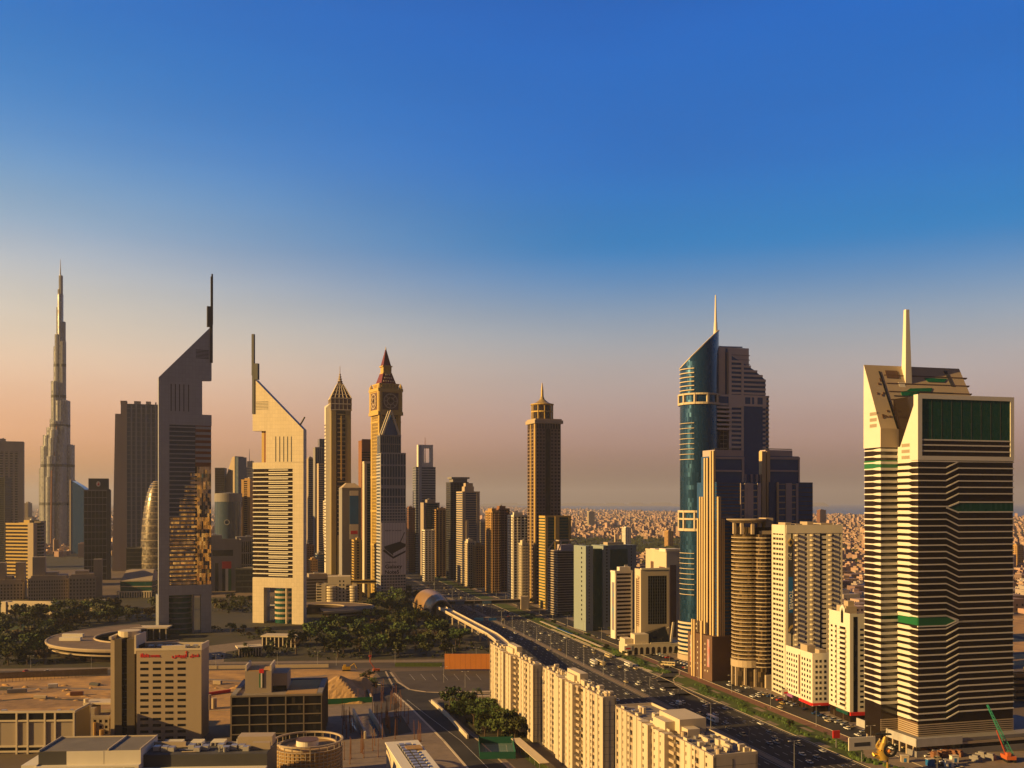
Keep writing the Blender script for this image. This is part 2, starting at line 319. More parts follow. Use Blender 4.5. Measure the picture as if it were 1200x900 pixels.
def tower(name, label, cat, x1, x2, yt, Y, wall, gl, front, left=None, right=None, a=19.0, D=30.0, x0=None, floor=3.6, group=None, par=1.6, plant=(.2, .8, .25, .8, 5), zb=0.0, pm=None):
    b = Bld(name, label, cat, x1, x2, yt, Y, a, D, x0, group)
    g = b.mb('glazing', gl); w = b.mb('facade_lattice', wall)
    g.box(0, b.W, 0, b.D, 0, b.H - .3)
    for f, st in (('F', front), ('L', left or front), ('R', right or left or front)):
        if st: style(b, w, f, st, zb, b.H, floor)
    p = b.mb('parapet', pm or wall)
    for f, n in (('F', b.W), ('L', b.D), ('R', b.D), ('K', b.W)):
        e = .45 if f in 'FK' else .42
        p.slab(f, 0 if f in 'LR' else -.4, n if f in 'LR' else n + .4, b.H - .25, b.H + par - (0 if f in 'FK' else .03), -.3, e)
    r = b.mb('roof', roofm); r.box(.35, b.W - .35, .35, b.D - .35, b.H - .28, b.H + .1)
    if plant:
        x0_, x1_, y0_, y1_, h = plant
        q = b.mb('plant_room', pm or wall); q.box(b.W * x0_, b.W * x1_, b.D * y0_, b.D * y1_, b.H + .1, b.H + h)
        rr = random.Random(int(x1 * 7 + yt)); v = b.mb('rooftop_vent', metalm)
        ux, uy = b.W * (x1_ - x0_), b.D * (y1_ - y0_)
        cx_, cy_ = b.W * x0_ + ux * rr.uniform(.2, .6), b.D * y0_ + uy * .3
        v.box(cx_, cx_ + ux * .25, cy_, cy_ + uy * .3, b.H + h, b.H + h + 1.8)
    return b
# ------------------------------------------------------------------ the setting
def flat(name, pts, z, m, zp=0.0):
    """ground patch from photo pixels"""
    q = MB(); n = len(pts); vs = [tuple(gp(x, y)[:2]) + (z,) for x, y in pts]
    q.add(vs, [tuple(range(n))]); return STRUCT(name, q, m)
def strip(name, s0, s1, t0, t1, z, m, n=1):
    q = MB()
    q.add([tuple(road(s, t, z)) for s, t in ((s0, t0), (s0, t1), (s1, t1), (s1, t0))], [(0, 1, 2, 3)]); return STRUCT(name, q, m)
gm = mat('city_ground', (.20, .14, .09), scale=.006, c2=(.08, .065, .045), bump=.2)
q = MB(); q.add([(-45000, -3000, 0), (45000, -3000, 0), (45000, 60000, 0), (-45000, 60000, 0)], [(0, 1, 2, 3)]); STRUCT('ground', q, gm)
sea_m = mat('sea_water', (.018, .065, .13), rough=.35, spec=.5, scale=.004, var=.1, bump=.15)
q = MB(); q.add([(-200, 39000, 1), (120, 24000, 1), (1500, 15500, 1), (2900, 10800, 1), (5600, 7600, 1), (44000, 1500, 1), (44000, 59000, 1), (-200, 59000, 1)], [tuple(range(8))]); STRUCT('sea', q, sea_m)
# far low land across the water
q = MB(); rr = random.Random(3)
for x, y, n, L in ((2000, 30000, 26, 3000), (6500, 27000, 14, 2000)):
    for i in range(n):
        cx = x + rr.uniform(-1, 1) * L; w = rr.uniform(150, 500); h = rr.uniform(20, 110)
        q.pyr(cx - w, cx + w, y, y + 300, 0, h, .6)
STRUCT('far_island', q, grey)
# highway: two carriageways, shoulders, median, kerbs, markings
strip('highway', 150, 6000, 254, 290, .012, asphalt); strip('highway', 150, 6000, 211, 250, .012, asphalt)
q = MB(); q.hexa([tuple(road(150, 250, 0)), tuple(road(150, 254, 0)), tuple(road(6000, 254, 0)), tuple(road(6000, 250, 0)), tuple(road(150, 250, .16)), tuple(road(150, 254, .16)), tuple(road(6000, 254, .16)), tuple(road(6000, 250, .16))])
STRUCT('median_kerb', q, paving)
q = MB()
for t in (212.2, 248.9, 255.1, 288.6): q.add([tuple(road(s, tt, .017)) for s, tt in ((150, t - .12), (150, t + .12), (2600, t + .12), (2600, t - .12))], [(0, 1, 2, 3)])
for t in [255.1 + 4.6 * i for i in range(1, 7)] + [212.2 + 4.8 * i for i in range(1, 8)]:
    for s in range(200, 1500, 14): q.add([tuple(road(a, b, .017)) for a, b in ((s, t - .16), (s, t + .16), (s + 5, t + .16), (s + 5, t - .16))], [(0, 1, 2, 3)])
STRUCT('lane_marking', q, linew)
def kerb(name, t, w, s0, s1, h, m):
    k = MB(); k.hexa([tuple(road(*p)) for p in ((s0, t, 0), (s0, t + w, 0), (s1, t + w, 0), (s1, t, 0), (s0, t, h), (s0, t + w, h), (s1, t + w, h), (s1, t, h))]); return STRUCT(name, k, m)
kerb('road_kerb', 290, .5, 150, 3000, .14, cream)
kerb('road_kerb', 250.0 - 39.6, .5, 150, 3000, .14, cream)
# verge: lawn with paved pockets, red paving, slip road, service road, pavement in front of the towers
strip('verge_lawn', 150, 2600, 291, 309, .016, lawn)
strip('red_path', 150, 760, 309.0, 316.5, .02, brickpave)
strip('service_road', 150, 2600, 317, 334, .014, asphalt)
strip('pavement', 150, 2600, 334, 349, .02, paving)
kerb('service_kerb', 316.6, .4, 150, 2600, .14, cream)
q = MB(); rr = random.Random(5)
for i in range(26):
    s = 380 + i * 19 + rr.uniform(-4, 4); t = 291.6 if i % 3 else 303; w = rr.uniform(2.5, 4)
    q.add([tuple(road(a, b, .024)) for a, b in ((s, t), (s, t + w), (s + 12, t + w), (s + 12, t))], [(0, 1, 2, 3)])
STRUCT('paved_pocket', q, paving)
strip('pale_pavement', 700, 960, 291.0, 294.4, .03, cream)
# left side of the road, park, cross street, sand, lots
flat('park_soil', [(-300, 705), (180, 700), (300, 700), (480, 692), (520, 700), (578, 745), (600, 775), (520, 772), (240, 776), (125, 783), (-300, 788)], .008, soil)
flat('park_lawn', [(0, 733), (34, 729), (40, 736), (10, 742), (-40, 742)], .014, lawn)
flat('park_path', [(150, 768), (345, 745), (350, 750), (300, 758), (240, 768), (170, 776)], .016, paving)
flat('park_path', [(220, 776), (250, 758), (266, 758), (262, 776)], .018, paving)
flat('cross_street', [(-300, 791), (125, 785), (240, 778.5), (575, 775.5), (575, 782), (240, 785.5), (125, 792), (-300, 800)], .012, asphalt2)
flat('pavement', [(-300, 788), (125, 782), (240, 776), (575, 772.5), (575, 775), (240, 778), (125, 784.4), (-300, 790.4)], .02, paving)
flat('sand_lot', [(-300, 800), (125, 792), (240, 786), (380, 784), (440, 790), (400, 830), (300, 850), (-300, 860)], .01, sand)
flat('parking_lot', [(462, 787), (575, 784), (580, 812), (540, 812), (490, 811), (476, 806)], .014, asphalt2)
flat('plaza', [(380, 820), (470, 812), (520, 860), (545, 905), (550, 960), (380, 960), (372, 860)], .012, paving)
flat('side_street', [(440, 787), (456, 785), (468, 800), (488, 811), (575, 812), (575, 817), (520, 816), (503, 820), (520, 838), (560, 868), (600, 905), (650, 960), (570, 960), (552, 905), (520, 868), (480, 828), (462, 812)], .018, asphalt)
flat('pavement', [(575, 817), (523, 816.5), (506, 821), (522, 838), (562, 868), (602, 905), (610, 905), (568, 868), (526, 838), (512, 821), (526, 819), (575, 819)], .03, paving)
flat('street_edge', [(462, 812), (480, 828), (520, 868), (552, 905), (546, 905), (514, 868), (475, 828), (457, 812)], .028, paving)
flat('garden_soil', [(512, 822), (575, 820), (640, 850), (650, 905), (606, 905), (566, 868)], .014, soil)
flat('car_park', [(560, 885), (640, 868), (720, 900), (760, 960), (640, 960), (608, 905)], .02, asphalt2)
flat('lawn_patch', [(608, 883), (618, 880), (648, 903), (636, 905)], .026, lawn)
flat('plaza_lawn', [(447, 842), (470, 838), (483, 858), (452, 864)], .022, soil)
flat('plaza_street', [(436, 795), (448, 793), (470, 828), (462, 832), (440, 838)], .02, asphalt2)
soil_b = mat('trodden_sand', (.40, .24, .10), scale=.12, var=.25, bump=.6)
def ribbon(name, pts, w, z, m, h=.0):
    P = [gp(*p) for p in pts]; q = MB()
    for a, c in zip(P, P[1:]):
        d = (c - a).normalized(); n = Vector((-d.y, d.x, 0)) * w / 2; e = d * w * .3
        q.hexa([tuple(v + Vector((0, 0, zz))) for zz in (0, z) for v in (a - n - e, c - n + e, c + n + e, a + n - e)])
    return STRUCT(name, q, m)
ribbon('slip_road', [(779, 776), (786, 782), (787, 788), (781, 794), (779, 799), (786, 806), (800, 814), (822, 826)], 10, .034, asphalt)
ribbon('slip_kerb', [(770, 779), (778, 784), (776, 790), (768, 795), (762, 796)], .7, .15, tan); ribbon('slip_kerb', [(797, 786), (796, 791), (789, 796), (791, 802), (806, 811), (832, 824)], .7, .15, tan)
ribbon('lot_kerb', [(458, 788), (466, 799), (480, 808), (500, 811), (540, 812.5), (575, 813)], 1.6, .14, tan)
ribbon('lot_kerb', [(452, 787), (458, 799), (462, 806)], 1.2, .13, tan)
ribbon('street_kerb', [(462, 812), (480, 828), (520, 868), (552, 905)], 1.2, .15, cream)
ribbon('street_kerb', [(503, 821), (521, 838), (561, 868), (601, 905)], .9, .16, tan)
ribbon('lane_marking', [(477, 820), (500, 838), (540, 868), (574, 902)], .25, .03, linew)
for k in range(7): ribbon('bay_marking', [(480 + 13 * k, 790), (486 + 13 * k, 797)], .2, .022, linew)
flat('bare_soil', [(-40, 808), (30, 803), (80, 806), (60, 812), (-40, 816)], .014, soil_b); flat('bare_soil', [(240, 800), (290, 797), (330, 802), (270, 808)], .014, soil_b); flat('bare_soil', [(-40, 824), (50, 816), (124, 818), (124, 826), (-40, 834)], .014, soil_b)
ribbon('sand_track', [(-60, 812), (60, 806), (130, 808)], 5, .03, paving); ribbon('sand_track', [(240, 796), (300, 799), (380, 792)], 6, .035, paving); ribbon('sand_track', [(-60, 826), (40, 818), (130, 822)], 4, .04, soil)
q = MB(); rr = random.Random(19)
for i in range(70):
    p = gp(rr.choice([rr.uniform(-20, 126), rr.uniform(238, 385)]), rr.uniform(796, 822)); r = rr.uniform(.8, 3.4); q.cyl(p.x, p.y, r, -.1, rr.uniform(.25, 1.3), 9, r * rr.uniform(.1, .4), 1.6, 1)
tag(q.build('sand_rubble', sand), 'low heaps of sand and rubble strewn over the bare lot', 'rubble', kind='stuff')
# construction yard right of the stepped black tower
flat('building_yard', [(1010, 876), (1075, 884), (1200, 880), (1300, 930), (1040, 960)], .03, paving)
# far streets behind the towers on the sea side
q = MB(); rr = random.Random(11)
for i in range(16):
    s = 700 + 420 * i; q.add([tuple(road(a, b, .03)) for a, b in ((s, 420), (s, 9000), (s + 12, 9000), (s + 12, 420))], [(0, 1, 2, 3)])
for t in (480, 700, 930, 1250, 1700, 2300, 3100): q.add([tuple(road(a, b, .04)) for a, b in ((200, t), (200, t + 14), (8000, t + 14), (8000, t))], [(0, 1, 2, 3)])
STRUCT('district_street', q, asphalt2)
flat('open_sand', [(1180, 722), (1400, 716), (1500, 770), (1180, 780)], .02, sand)
flat('district_park', [(640, 640), (800, 630), (830, 636), (800, 648), (690, 655)], .05, soil)
flat('business_park', [(30, 645), (160, 640), (170, 665), (60, 668)], .05, soil)

# ------------------------------------------------------------------ far low-rise city
houses = [mat('house_%d' % i, c, var=.08, objrand=.3, island=.42) for i, c in enumerate(((.36, .245, .175), (.43, .325, .25), (.24, .165, .125), (.50, .42, .35)))]
def house_mb(q, x, y, w, d, h, rz, rr):
    c, s_ = math.cos(rz), math.sin(rz)
    def bx(x0, x1, y0, y1, z0, z1):
        q.hexa([(x + c * a - s_ * b, y + s_ * a + c * b, z) for z in (z0, z1) for a, b in ((x0, y0), (x1, y0), (x1, y1), (x0, y1))])
    bx(-w / 2, w / 2, -d / 2, d / 2, 0, h)
    k = rr.random()
    if k < .75: bx(-w * .3, w * .1, -d * .1, d * .35, h, h + 3)
    if k > .4: bx(w * .5, w * .8, -d * .3, d * .3, 0, h * .6)
kinds = []
for i in range(8):
    rr = random.Random(40 + i); q = MB(); w, d, h = rr.uniform(14, 26), rr.uniform(13, 22), rr.uniform(7, 12)
    house_mb(q, 0, 0, w, d, h, 0, rr)
    # dark window rows as real recess-coloured panes
    q.cur = 1
    for fl in range(int(h // 3.4)):
        for k in range(4):
            xx = -w / 2 + w * (k + .3) / 4; q.box(xx, xx + 1.6, -d / 2 - .06, -d / 2 + .1, 1 + fl * 3.4, 2.6 + fl * 3.4)
            yy = -d / 2 + d * (k + .3) / 4; q.box(-w / 2 - .06, -w / 2 + .1, yy, yy + 1.6, 1 + fl * 3.4, 2.6 + fl * 3.4)
    o = q.build('villa', [houses[i % 4], g_brown]); kinds.append(o)
rr = random.Random(21); spots = []; taken = set()
def city_density(px, Y):
    return True
tries = 0
while len(spots) < 9500 and tries < 60000:
    tries += 1
    py = 590.5 + 130 * rr.random() ** 2.1; px = rr.uniform(520, 1260) if rr.random() < .8 else rr.uniform(-40, 520)
    Y = F * HC / (py - YH); X = gx(px, Y); p = Vector((X, Y, 0)); t = p.dot(UD); s = p.dot(RD)
    if px > 520 and (t < 440 or Y < 800): continue
    if px <= 520 and Y < 2300: continue
    if Y > 24000: continue
    if px > 1187 and Y < 1250: continue
    # shoreline
    sh = [(-200, 39000), (120, 24000), (1500, 15500), (2900, 10800), (5600, 7600), (44000, 1500)]
    wet = False
    for (xa, ya), (xb, yb) in zip(sh, sh[1:]):
        if xa <= X < xb and Y > ya + (yb - ya) * (X - xa) / (xb - xa) - 120: wet = True
    if wet: continue
    if 640 < px < 830 and 632 < py < 652: continue
    # blocks and streets
    s_, t_ = p.dot(RD), p.dot(UD); jb = rr.random
    s_ = round(s_ / 34) * 34 + (jb() - .5) * 6; t_ = round(t_ / 30) * 30 + (jb() - .5) * 5
    if int(round(t_ / 30)) % 7 == 0 or int(round(s_ / 34)) % 9 == 0: continue
    if (round(s_ / 34), round(t_ / 30)) in taken: continue
    taken.add((round(s_ / 34), round(t_ / 30))); q_ = road(s_, t_); X, Y = q_.x, q_.y
    spots.append((Y, X, rr.random() * .72 if Y < 6000 else rr.random()))
spots.sort()
cnt = 0; rest = MB()
for Y, X, k in spots:
    vis = 560 < 600 + F * X / Y < 1205
    if vis and cnt < 296:
        src = kinds[cnt % 8]
        o = src if cnt < 8 else src.copy()
        if cnt >= 8: COL.objects.link(o)
        o.location = (X, Y, 0); o.rotation_euler = (0, 0, TH + (0 if k < .7 else k)); sc_ = .8 + .5 * rr.random(); o.scale = (sc_, sc_, sc_ * rr.uniform(.8, 1.25))
        tag(o, 'low flat roofed sandy villa in the town spread behind the tall towers', 'house', 'villas of the low town'); cnt += 1
    else:
        g = 1.0 + max(0, (Y - 5000)) / 22000
        house_mb(rest, X, Y, rr.uniform(11, 23) * g, rr.uniform(10, 20) * g, rr.uniform(6, 13) * (1 + 1.6 * (rr.random() < .06)), TH + k, rr)
tag(rest.build('low_town_houses', houses[0]), 'hazy mass of small sandy houses reaching to the shore', 'houses', kind='stuff')
# darker greenery between the far houses
q = MB(); rr = random.Random(8)
for i in range(7000):
    py = 592 + 75 * rr.random() ** 1.6; px = rr.uniform(560, 1230); Y = F * HC / (py - YH); X = gx(px, Y)
    if Vector((X, Y, 0)).dot(UD) < 430 or Y > 9000 or Y > 7600 and X > 2500: continue
    if 640 < px < 830 and 632 < py < 652 or rr.random() < .5:
        for k in range(5):
            r = rr.uniform(2.5, 6); x, y = X + rr.uniform(-14, 14), Y + rr.uniform(-14, 14); z = rr.uniform(1, 4)
            q.pyr(x - r, x + r, y - r, y + r, z - 2, z + r, .35)
tag(q.build('distant_trees', leafs[0]), 'dark green groves scattered through the far low town', 'trees', kind='stuff')
# ------------------------------------------------------------------ far side: downtown and financial district
def burj():
    Y = 2836.0; X0 = gx(70.8, Y); rt = empty('skyscraper', (X0, Y, 0), 0, 'immensely tall stepped silver spire tower rising above everything else near the sunlit edge', 'skyscraper')
    lx = lambda px: (px - 70.8) / F * Y; H = lambda py: gz(py, Y)
    body = MB(); fins = MB(); belts = {}
    def lobe(cx, cy, r, z1, z0=0):
        body.cyl(cx, cy, r, z0, z1, 20)
        for i in range(20):
            a = 2 * math.pi * i / 20; fins.box(cx + r * math.cos(a) - .5, cx + r * math.cos(a) + .5, cy + r * math.sin(a) - .5, cy + r * math.sin(a) + .5, z0, z1 + 2)
        body.cyl(cx, cy, r * .8, z1, z1 + 3, 16)
        for zb in (120, 230, 345, 430, 520):
            if z0 < zb < z1 - 12: belts.setdefault(zb, MB()).cyl(cx, cy, r + .9, zb, zb + 8, 20)
    # wing reaching toward the sun, stepping back as it rises (edge column, top row)
    for px, py, cy in ((45, 550, 8), (48, 531, 2), (49.5, 524, -6), (51.5, 511, -2), (54.5, 502, 4), (59, 492, 0), (61, 448, -3), (63, 407, 2), (65, 393, -2), (66.5, 361, 0), (68, 340, 0), (69.3, 324, 0)):
        w = max(5, min(16, (70.8 - px) * 1.25)); lobe(lx(px) + w, cy, w, H(py))
    for px, py, cy in ((85, 522, 10), (81, 470.7, 4), (77, 401, 0), (76, 378, 3), (73.6, 354, 0), (72.6, 331, 0)):
        w = max(4, min(16, (px - 70.8) * 1.3)); lobe(lx(px) - w, cy, w, H(py))
    for py, cy in ((560, -48), (536, -40), (515, -32), (505, -24), (495, -16)):
        lobe(-6, cy, 13, H(py)); lobe(12, cy * .8, 11, H(py + 6))
    lobe(0, 6, 22, H(470)); body.cyl(0, 0, 8, 0, H(345), 16)
    m = glass('silver_cladding', (.35, .355, .38), rough=.3, metal=.55, pane=(3, 3, 6), light=(.16, .15, .15), vary=.7, frac=.3, tilt=.03)
    body.build('body', m, rt, True); fins.build('fin_grille', silver, rt); [m_.build('plant_floor_trim', darkgrey, rt) for m_ in belts.values()]
    q = MB(); q.cyl(0, 0, 3.6, H(345), H(322), 12, 2.2); q.cyl(0, 0, 2.0, H(322), H(304), 10, .5); q.build('spire', silver, rt)
    q = MB(); q.bar((2, -62, 0), (2, -58, H(552)), 2.2); q.bar((2, -50, H(552)), (2, -26, H(500)), 1.8); q.build('facade_hoist', rust, rt)
burj()
b = tower('office_tower', 'beige framed grid facade tower at the edge of the view near the immense spire', 'tower', -30, 27.5, 517, 2300, buff, g_brown, ('grid', 10, .42, .4), ('wall',), ('wall',), a=24, D=45, floor=6, plant=(.5, .62, .2, .7, 8))
w = b.mb('crown_band', buff); w.slab('F', -.3, b.W + .3, b.H - 22, b.H + .8, -.05, .8); w.slab('F', b.W - 10, b.W + .3, 0, b.H - 22.1, -.05, .75); b.done()
tower('dark_tower', 'narrow very dark slab tower cut by the edge of the view', 'tower', -40, 5.5, 560, 1900, darkgrey, g_dark, ('grid', 6, .2, .25), a=4, D=30).done()
tower('slim_tower', 'pale hazy slim tower just behind the beige grid tower', 'tower', 28.5, 33, 590, 3300, buff, g_brown, ('grid', 6, .4, .4), D=30, a=3).done()
tower('hazy_block', 'hazy mid rise block between the grid tower and the immense spire', 'tower', 30, 38, 607, 3300, buff, g_brown, ('grid', 6, .5, .5), D=30, a=3).done()
b = tower('striped_office', 'low office block with glowing golden horizontal bands', 'office block', 7, 33, 614, 1500, goldst, g_brown, ('bands', .45), ('bands', .45), a=-14, D=26, floor=5.2, plant=(.75, 1.0, .1, .9, 6))
w = b.mb('end_pier', tan); w.box(b.W, b.W + 10, -1, b.D, 0, b.H + 2); b.done()
tower('office_annex', 'dark windowed narrow annex beside the gold banded office block', 'office block', 40.5, 47.5, 612, 1495, buff, g_dark, ('bands', .4), a=5, D=20, floor=5, plant=None).done()
def sail_block():
    b = Bld('curved_tower', 'blue glass block with a sloping curved roof beside the immense spire', 'tower', 83, 101, 563, 2450, 8, 40)
    g = b.mb('glazing', g_blue); n = 8
    pts = [(0, 0), (b.W, 0)] + [(b.W * (1 - i / n), b.bz(576 - 13 * (i / n) ** .7)) for i in range(n + 1)]
    g.poly('F', pts, -40, 0); w = b.mb('edge_trim', cream); w.slab('F', -3, 0, 0, b.H + 2, -40, .8); b.done()
sail_block()
b = tower('hotel_tower', 'very dark grid tower with a raised crown carrying a round pale emblem', 'tower', 98.5, 129, 575, 1620, grey, g_dark, ('grid', 7, .10, .10), ('grid', 6, .1, .1), a=20, D=34, floor=11, plant=None)
w = b.mb('crown', darkgrey); w.box(b.bx(103.5), b.bx(127), 2, 24, b.H - .2, b.bz(560.5)); w.slab('F', b.W - 5, b.W + .3, 0, b.bz(573), -.05, .8)
e = b.mb('emblem', white); c = b.bx(115.2); e.poly('F', [(c + 3.4 * math.cos(t * .5236), b.bz(567) + 4.6 * math.sin(t * .5236)) for t in range(12)], -2.2, -1.2)
e.cur = 0; e2 = b.mb('emblem_mark', red); e2.poly('F', [(c - 1.6, b.bz(567) - 2), (c + 1.9, b.bz(567) - 2.4), (c + .6, b.bz(567) + 3)], -1.4, -.9); b.done()
def index_tower():
    b = Bld('index_tower', 'tall grey tower of vertical ribs with a sunlit sloping concrete end wall', 'tower', 148, 194, 473, 1850, 20, 40)
    g = b.mb('glazing', g_steel); g.box(0, b.W, 0, b.D, 0, b.H)
    w = b.mb('facade_lattice', mat('cool_grey_rib', (.30, .30, .325), rough=.5, var=.05)); b_ = b.W / 4
    for i in range(4):
        w.slab('F', b_ * i - 1.3, b_ * i + 1.3, 0, b.H + 4 * (i % 2), -.05, 2.4); w.slab('F', b_ * i + b_ * .45, b_ * i + b_ * .6, 0, b.H - 3, -.05, 1.2)
    w.bands('F', 0, b.W, 0, b.H, 36, .07, .12)
    f = b.mb('end_wall', tan); zl = b.bz(484)
    f.poly('F', [(b.bx(131.5), 0), (b.bx(141.5), 0), (b.bx(141.5), zl - 2), (b.bx(135), zl - 2)], -b.D, 3)     # leaning fin
    f.poly('F', [(b.bx(141.5), 0), (b.bx(148) + 1, 0), (b.bx(148) + 1, b.bz(470)), (b.bx(141.5), b.bz(470))], -b.D + 1, 2.6)
    c = b.mb('roof_cap', cream)
    for x0, x1 in ((141, 149), (157, 165), (171, 177)): c.box(b.bx(x0), b.bx(x1), 2, 30, b.H + .1, b.bz(469.5))
    s_ = b.mb('sky_lobby_beam', buff)
    for py in (507, 526, 545, 563): s_.slab('F', b.bx(135), b.bx(141.4), b.bz(py), b.bz(py) + 3, -b.D + 4, 2)
    b.done()
index_tower()
def shell_dome():
    Y = 1500; X = gx(185, Y); rt = empty('shell_building', (X, Y, 0), 0, 'tall pointed shell shaped glass building peeping out beside the grey mast tower', 'building')
    H = gz(563, Y); q = MB(); R0 = (185 - 165.5) / F * Y
    q.lathe(0, 0, [(R0 * math.cos(k * math.pi / 2 / 18) ** .75 if k < 18 else .2, H * .15 + H * .85 * math.sin(k * math.pi / 2 / 18)) for k in range(19)], 32); q.lathe(0, 0, [(R0, 0), (R0, H * .15)], 32)
    q.build('glazing', glass('scaled_glass', (.10, .085, .07), rough=.3, metal=.4, pane=(2.5, 2.5, 2.5), light=(.22, .18, .14), frac=.7), rt, True)
    q = MB()
    for z in range(1, 17):
        a = z / 18; zz = H * .15 + H * .85 * math.sin(a * math.pi / 2); r = R0 * math.cos(a * math.pi / 2) ** .75
        q.lathe(0, 0, [(r + .1, zz - .5), (r + .5, zz), (r + .05, zz + .5)], 32)
    q.build('ring_trim', tan, rt)
shell_dome()
tower('podium_block', 'long dark glass podium block in front of the ribbed grey tower', 'podium', 148, 187, 643, 1480, darkgrey, g_dark, ('bands', .12), a=6, D=40, floor=6, plant=None).done()
b = tower('low_office', 'low dark green glass office with a pale colonnade foot and sloping roof', 'office block', 141, 178, 681, 1330, buff, g_green, ('bands', .2), ('bands', .2), a=6, D=50, floor=8, plant=None, par=.4)
w = b.mb('roof_slope', buff); w.hexa([(0, 1, b.H + .4), (b.W, 1, b.H + .4), (b.W, b.D, b.H + .4), (0, b.D, b.H + .4), (2, 22, b.bz(668, 0, 22)), (b.W - 3, 22, b.bz(668, 0, 22)), (b.W - 6, b.D - 8, b.bz(668, 0, 22)), (4, b.D - 8, b.bz(668, 0, 22))])
w = b.mb('colonnade', cream); w.ribs('F', -4, b.W, 0, 7.5, 14, .45, 2.5); w.slab('F', -4, b.W, 7.5, 9, -.05, 2.7); b.done()
b = tower('dark_office', 'low wide dark block with a pale roof edge behind the low green office', 'office block', 176, 190, 668, 1400, darkgrey, g_dark, ('bands', .1), a=6, D=40, plant=None); b.done()
# stone courtyard offices of the financial district
def court(x1, x2, yt, Y, label, tw=(), nx=12, D=40, setb=True):
    b = tower('stone_office', label, 'office block', x1, x2, yt, Y, buff, g_brown, ('grid', nx, .5, .45), ('wall',), ('wall',), a=20, D=D, floor=4.6, plant=None)
    w = b.mb('upper_storey', buff)
    if setb:
        w.box(b.W * .06, b.W * .94, 6, D - 4, b.H + .1, b.H + 5); w.box(b.W * .2, b.W * .7, 12, D - 6, b.H + 5, b.H + 9)
        for i in range(9): w.box(b.W * (.08 + .09 * i), b.W * (.11 + .09 * i), 5.6, 6.2, b.H + .1, b.H + 5.3)
    t = b.mb('stair_tower', buff)
    for a, c, py in tw: t.box(b.bx(a), b.bx(c), 10, 24, 0, b.bz(py, 0, 10))
    b.done()
court(-20, 27, 685, 1290, 'stone office block with square windows cut by the edge of the view', ((-3, 5, 660), (17, 28, 660)), 12, 40)
court(33, 80, 680, 1290, 'broad stone office block with rows of square windows behind the white pavilion', ((37, 52, 653),), 16, 44)
court(81, 112, 678, 1300, 'shaded dark fronted stone office beside the very dark grid tower', ((109, 119, 656),), 8, 44, True)
b = tower('white_pavilion', 'long low sunlit white pavilion among the park trees', 'pavilion', 3, 62, 707, 1140, cream, g_brown, ('grid', 14, .5, .6), a=-8, D=14, floor=6, plant=None)
w = b.mb('end_tower', cream); w.box(-1, 5, -1.5, 10, 0, b.H + 2); w.box(b.W - 7, b.W, -1.5, 12, 0, b.H + 2.5); b.done()
def arch():
    p = gp(115, 716); rt = empty('entrance_portal', p, .05, 'dark square entrance portal with pale sculpted sides at the park edge', 'portal')
    q = MB(); q.box(-9, -6, -2, 2, 0, 12); q.box(6, 9, -2, 2, 0, 12); q.build('post', cream, rt); q = MB(); q.box(-9.5, 9.5, -2.4, 2.4, 12, 14); q.build('lintel', grey, rt); q = MB(); q.box(-6, 6, 1, 1.6, 0, 12); q.build('screen', darkgrey, rt)
arch()
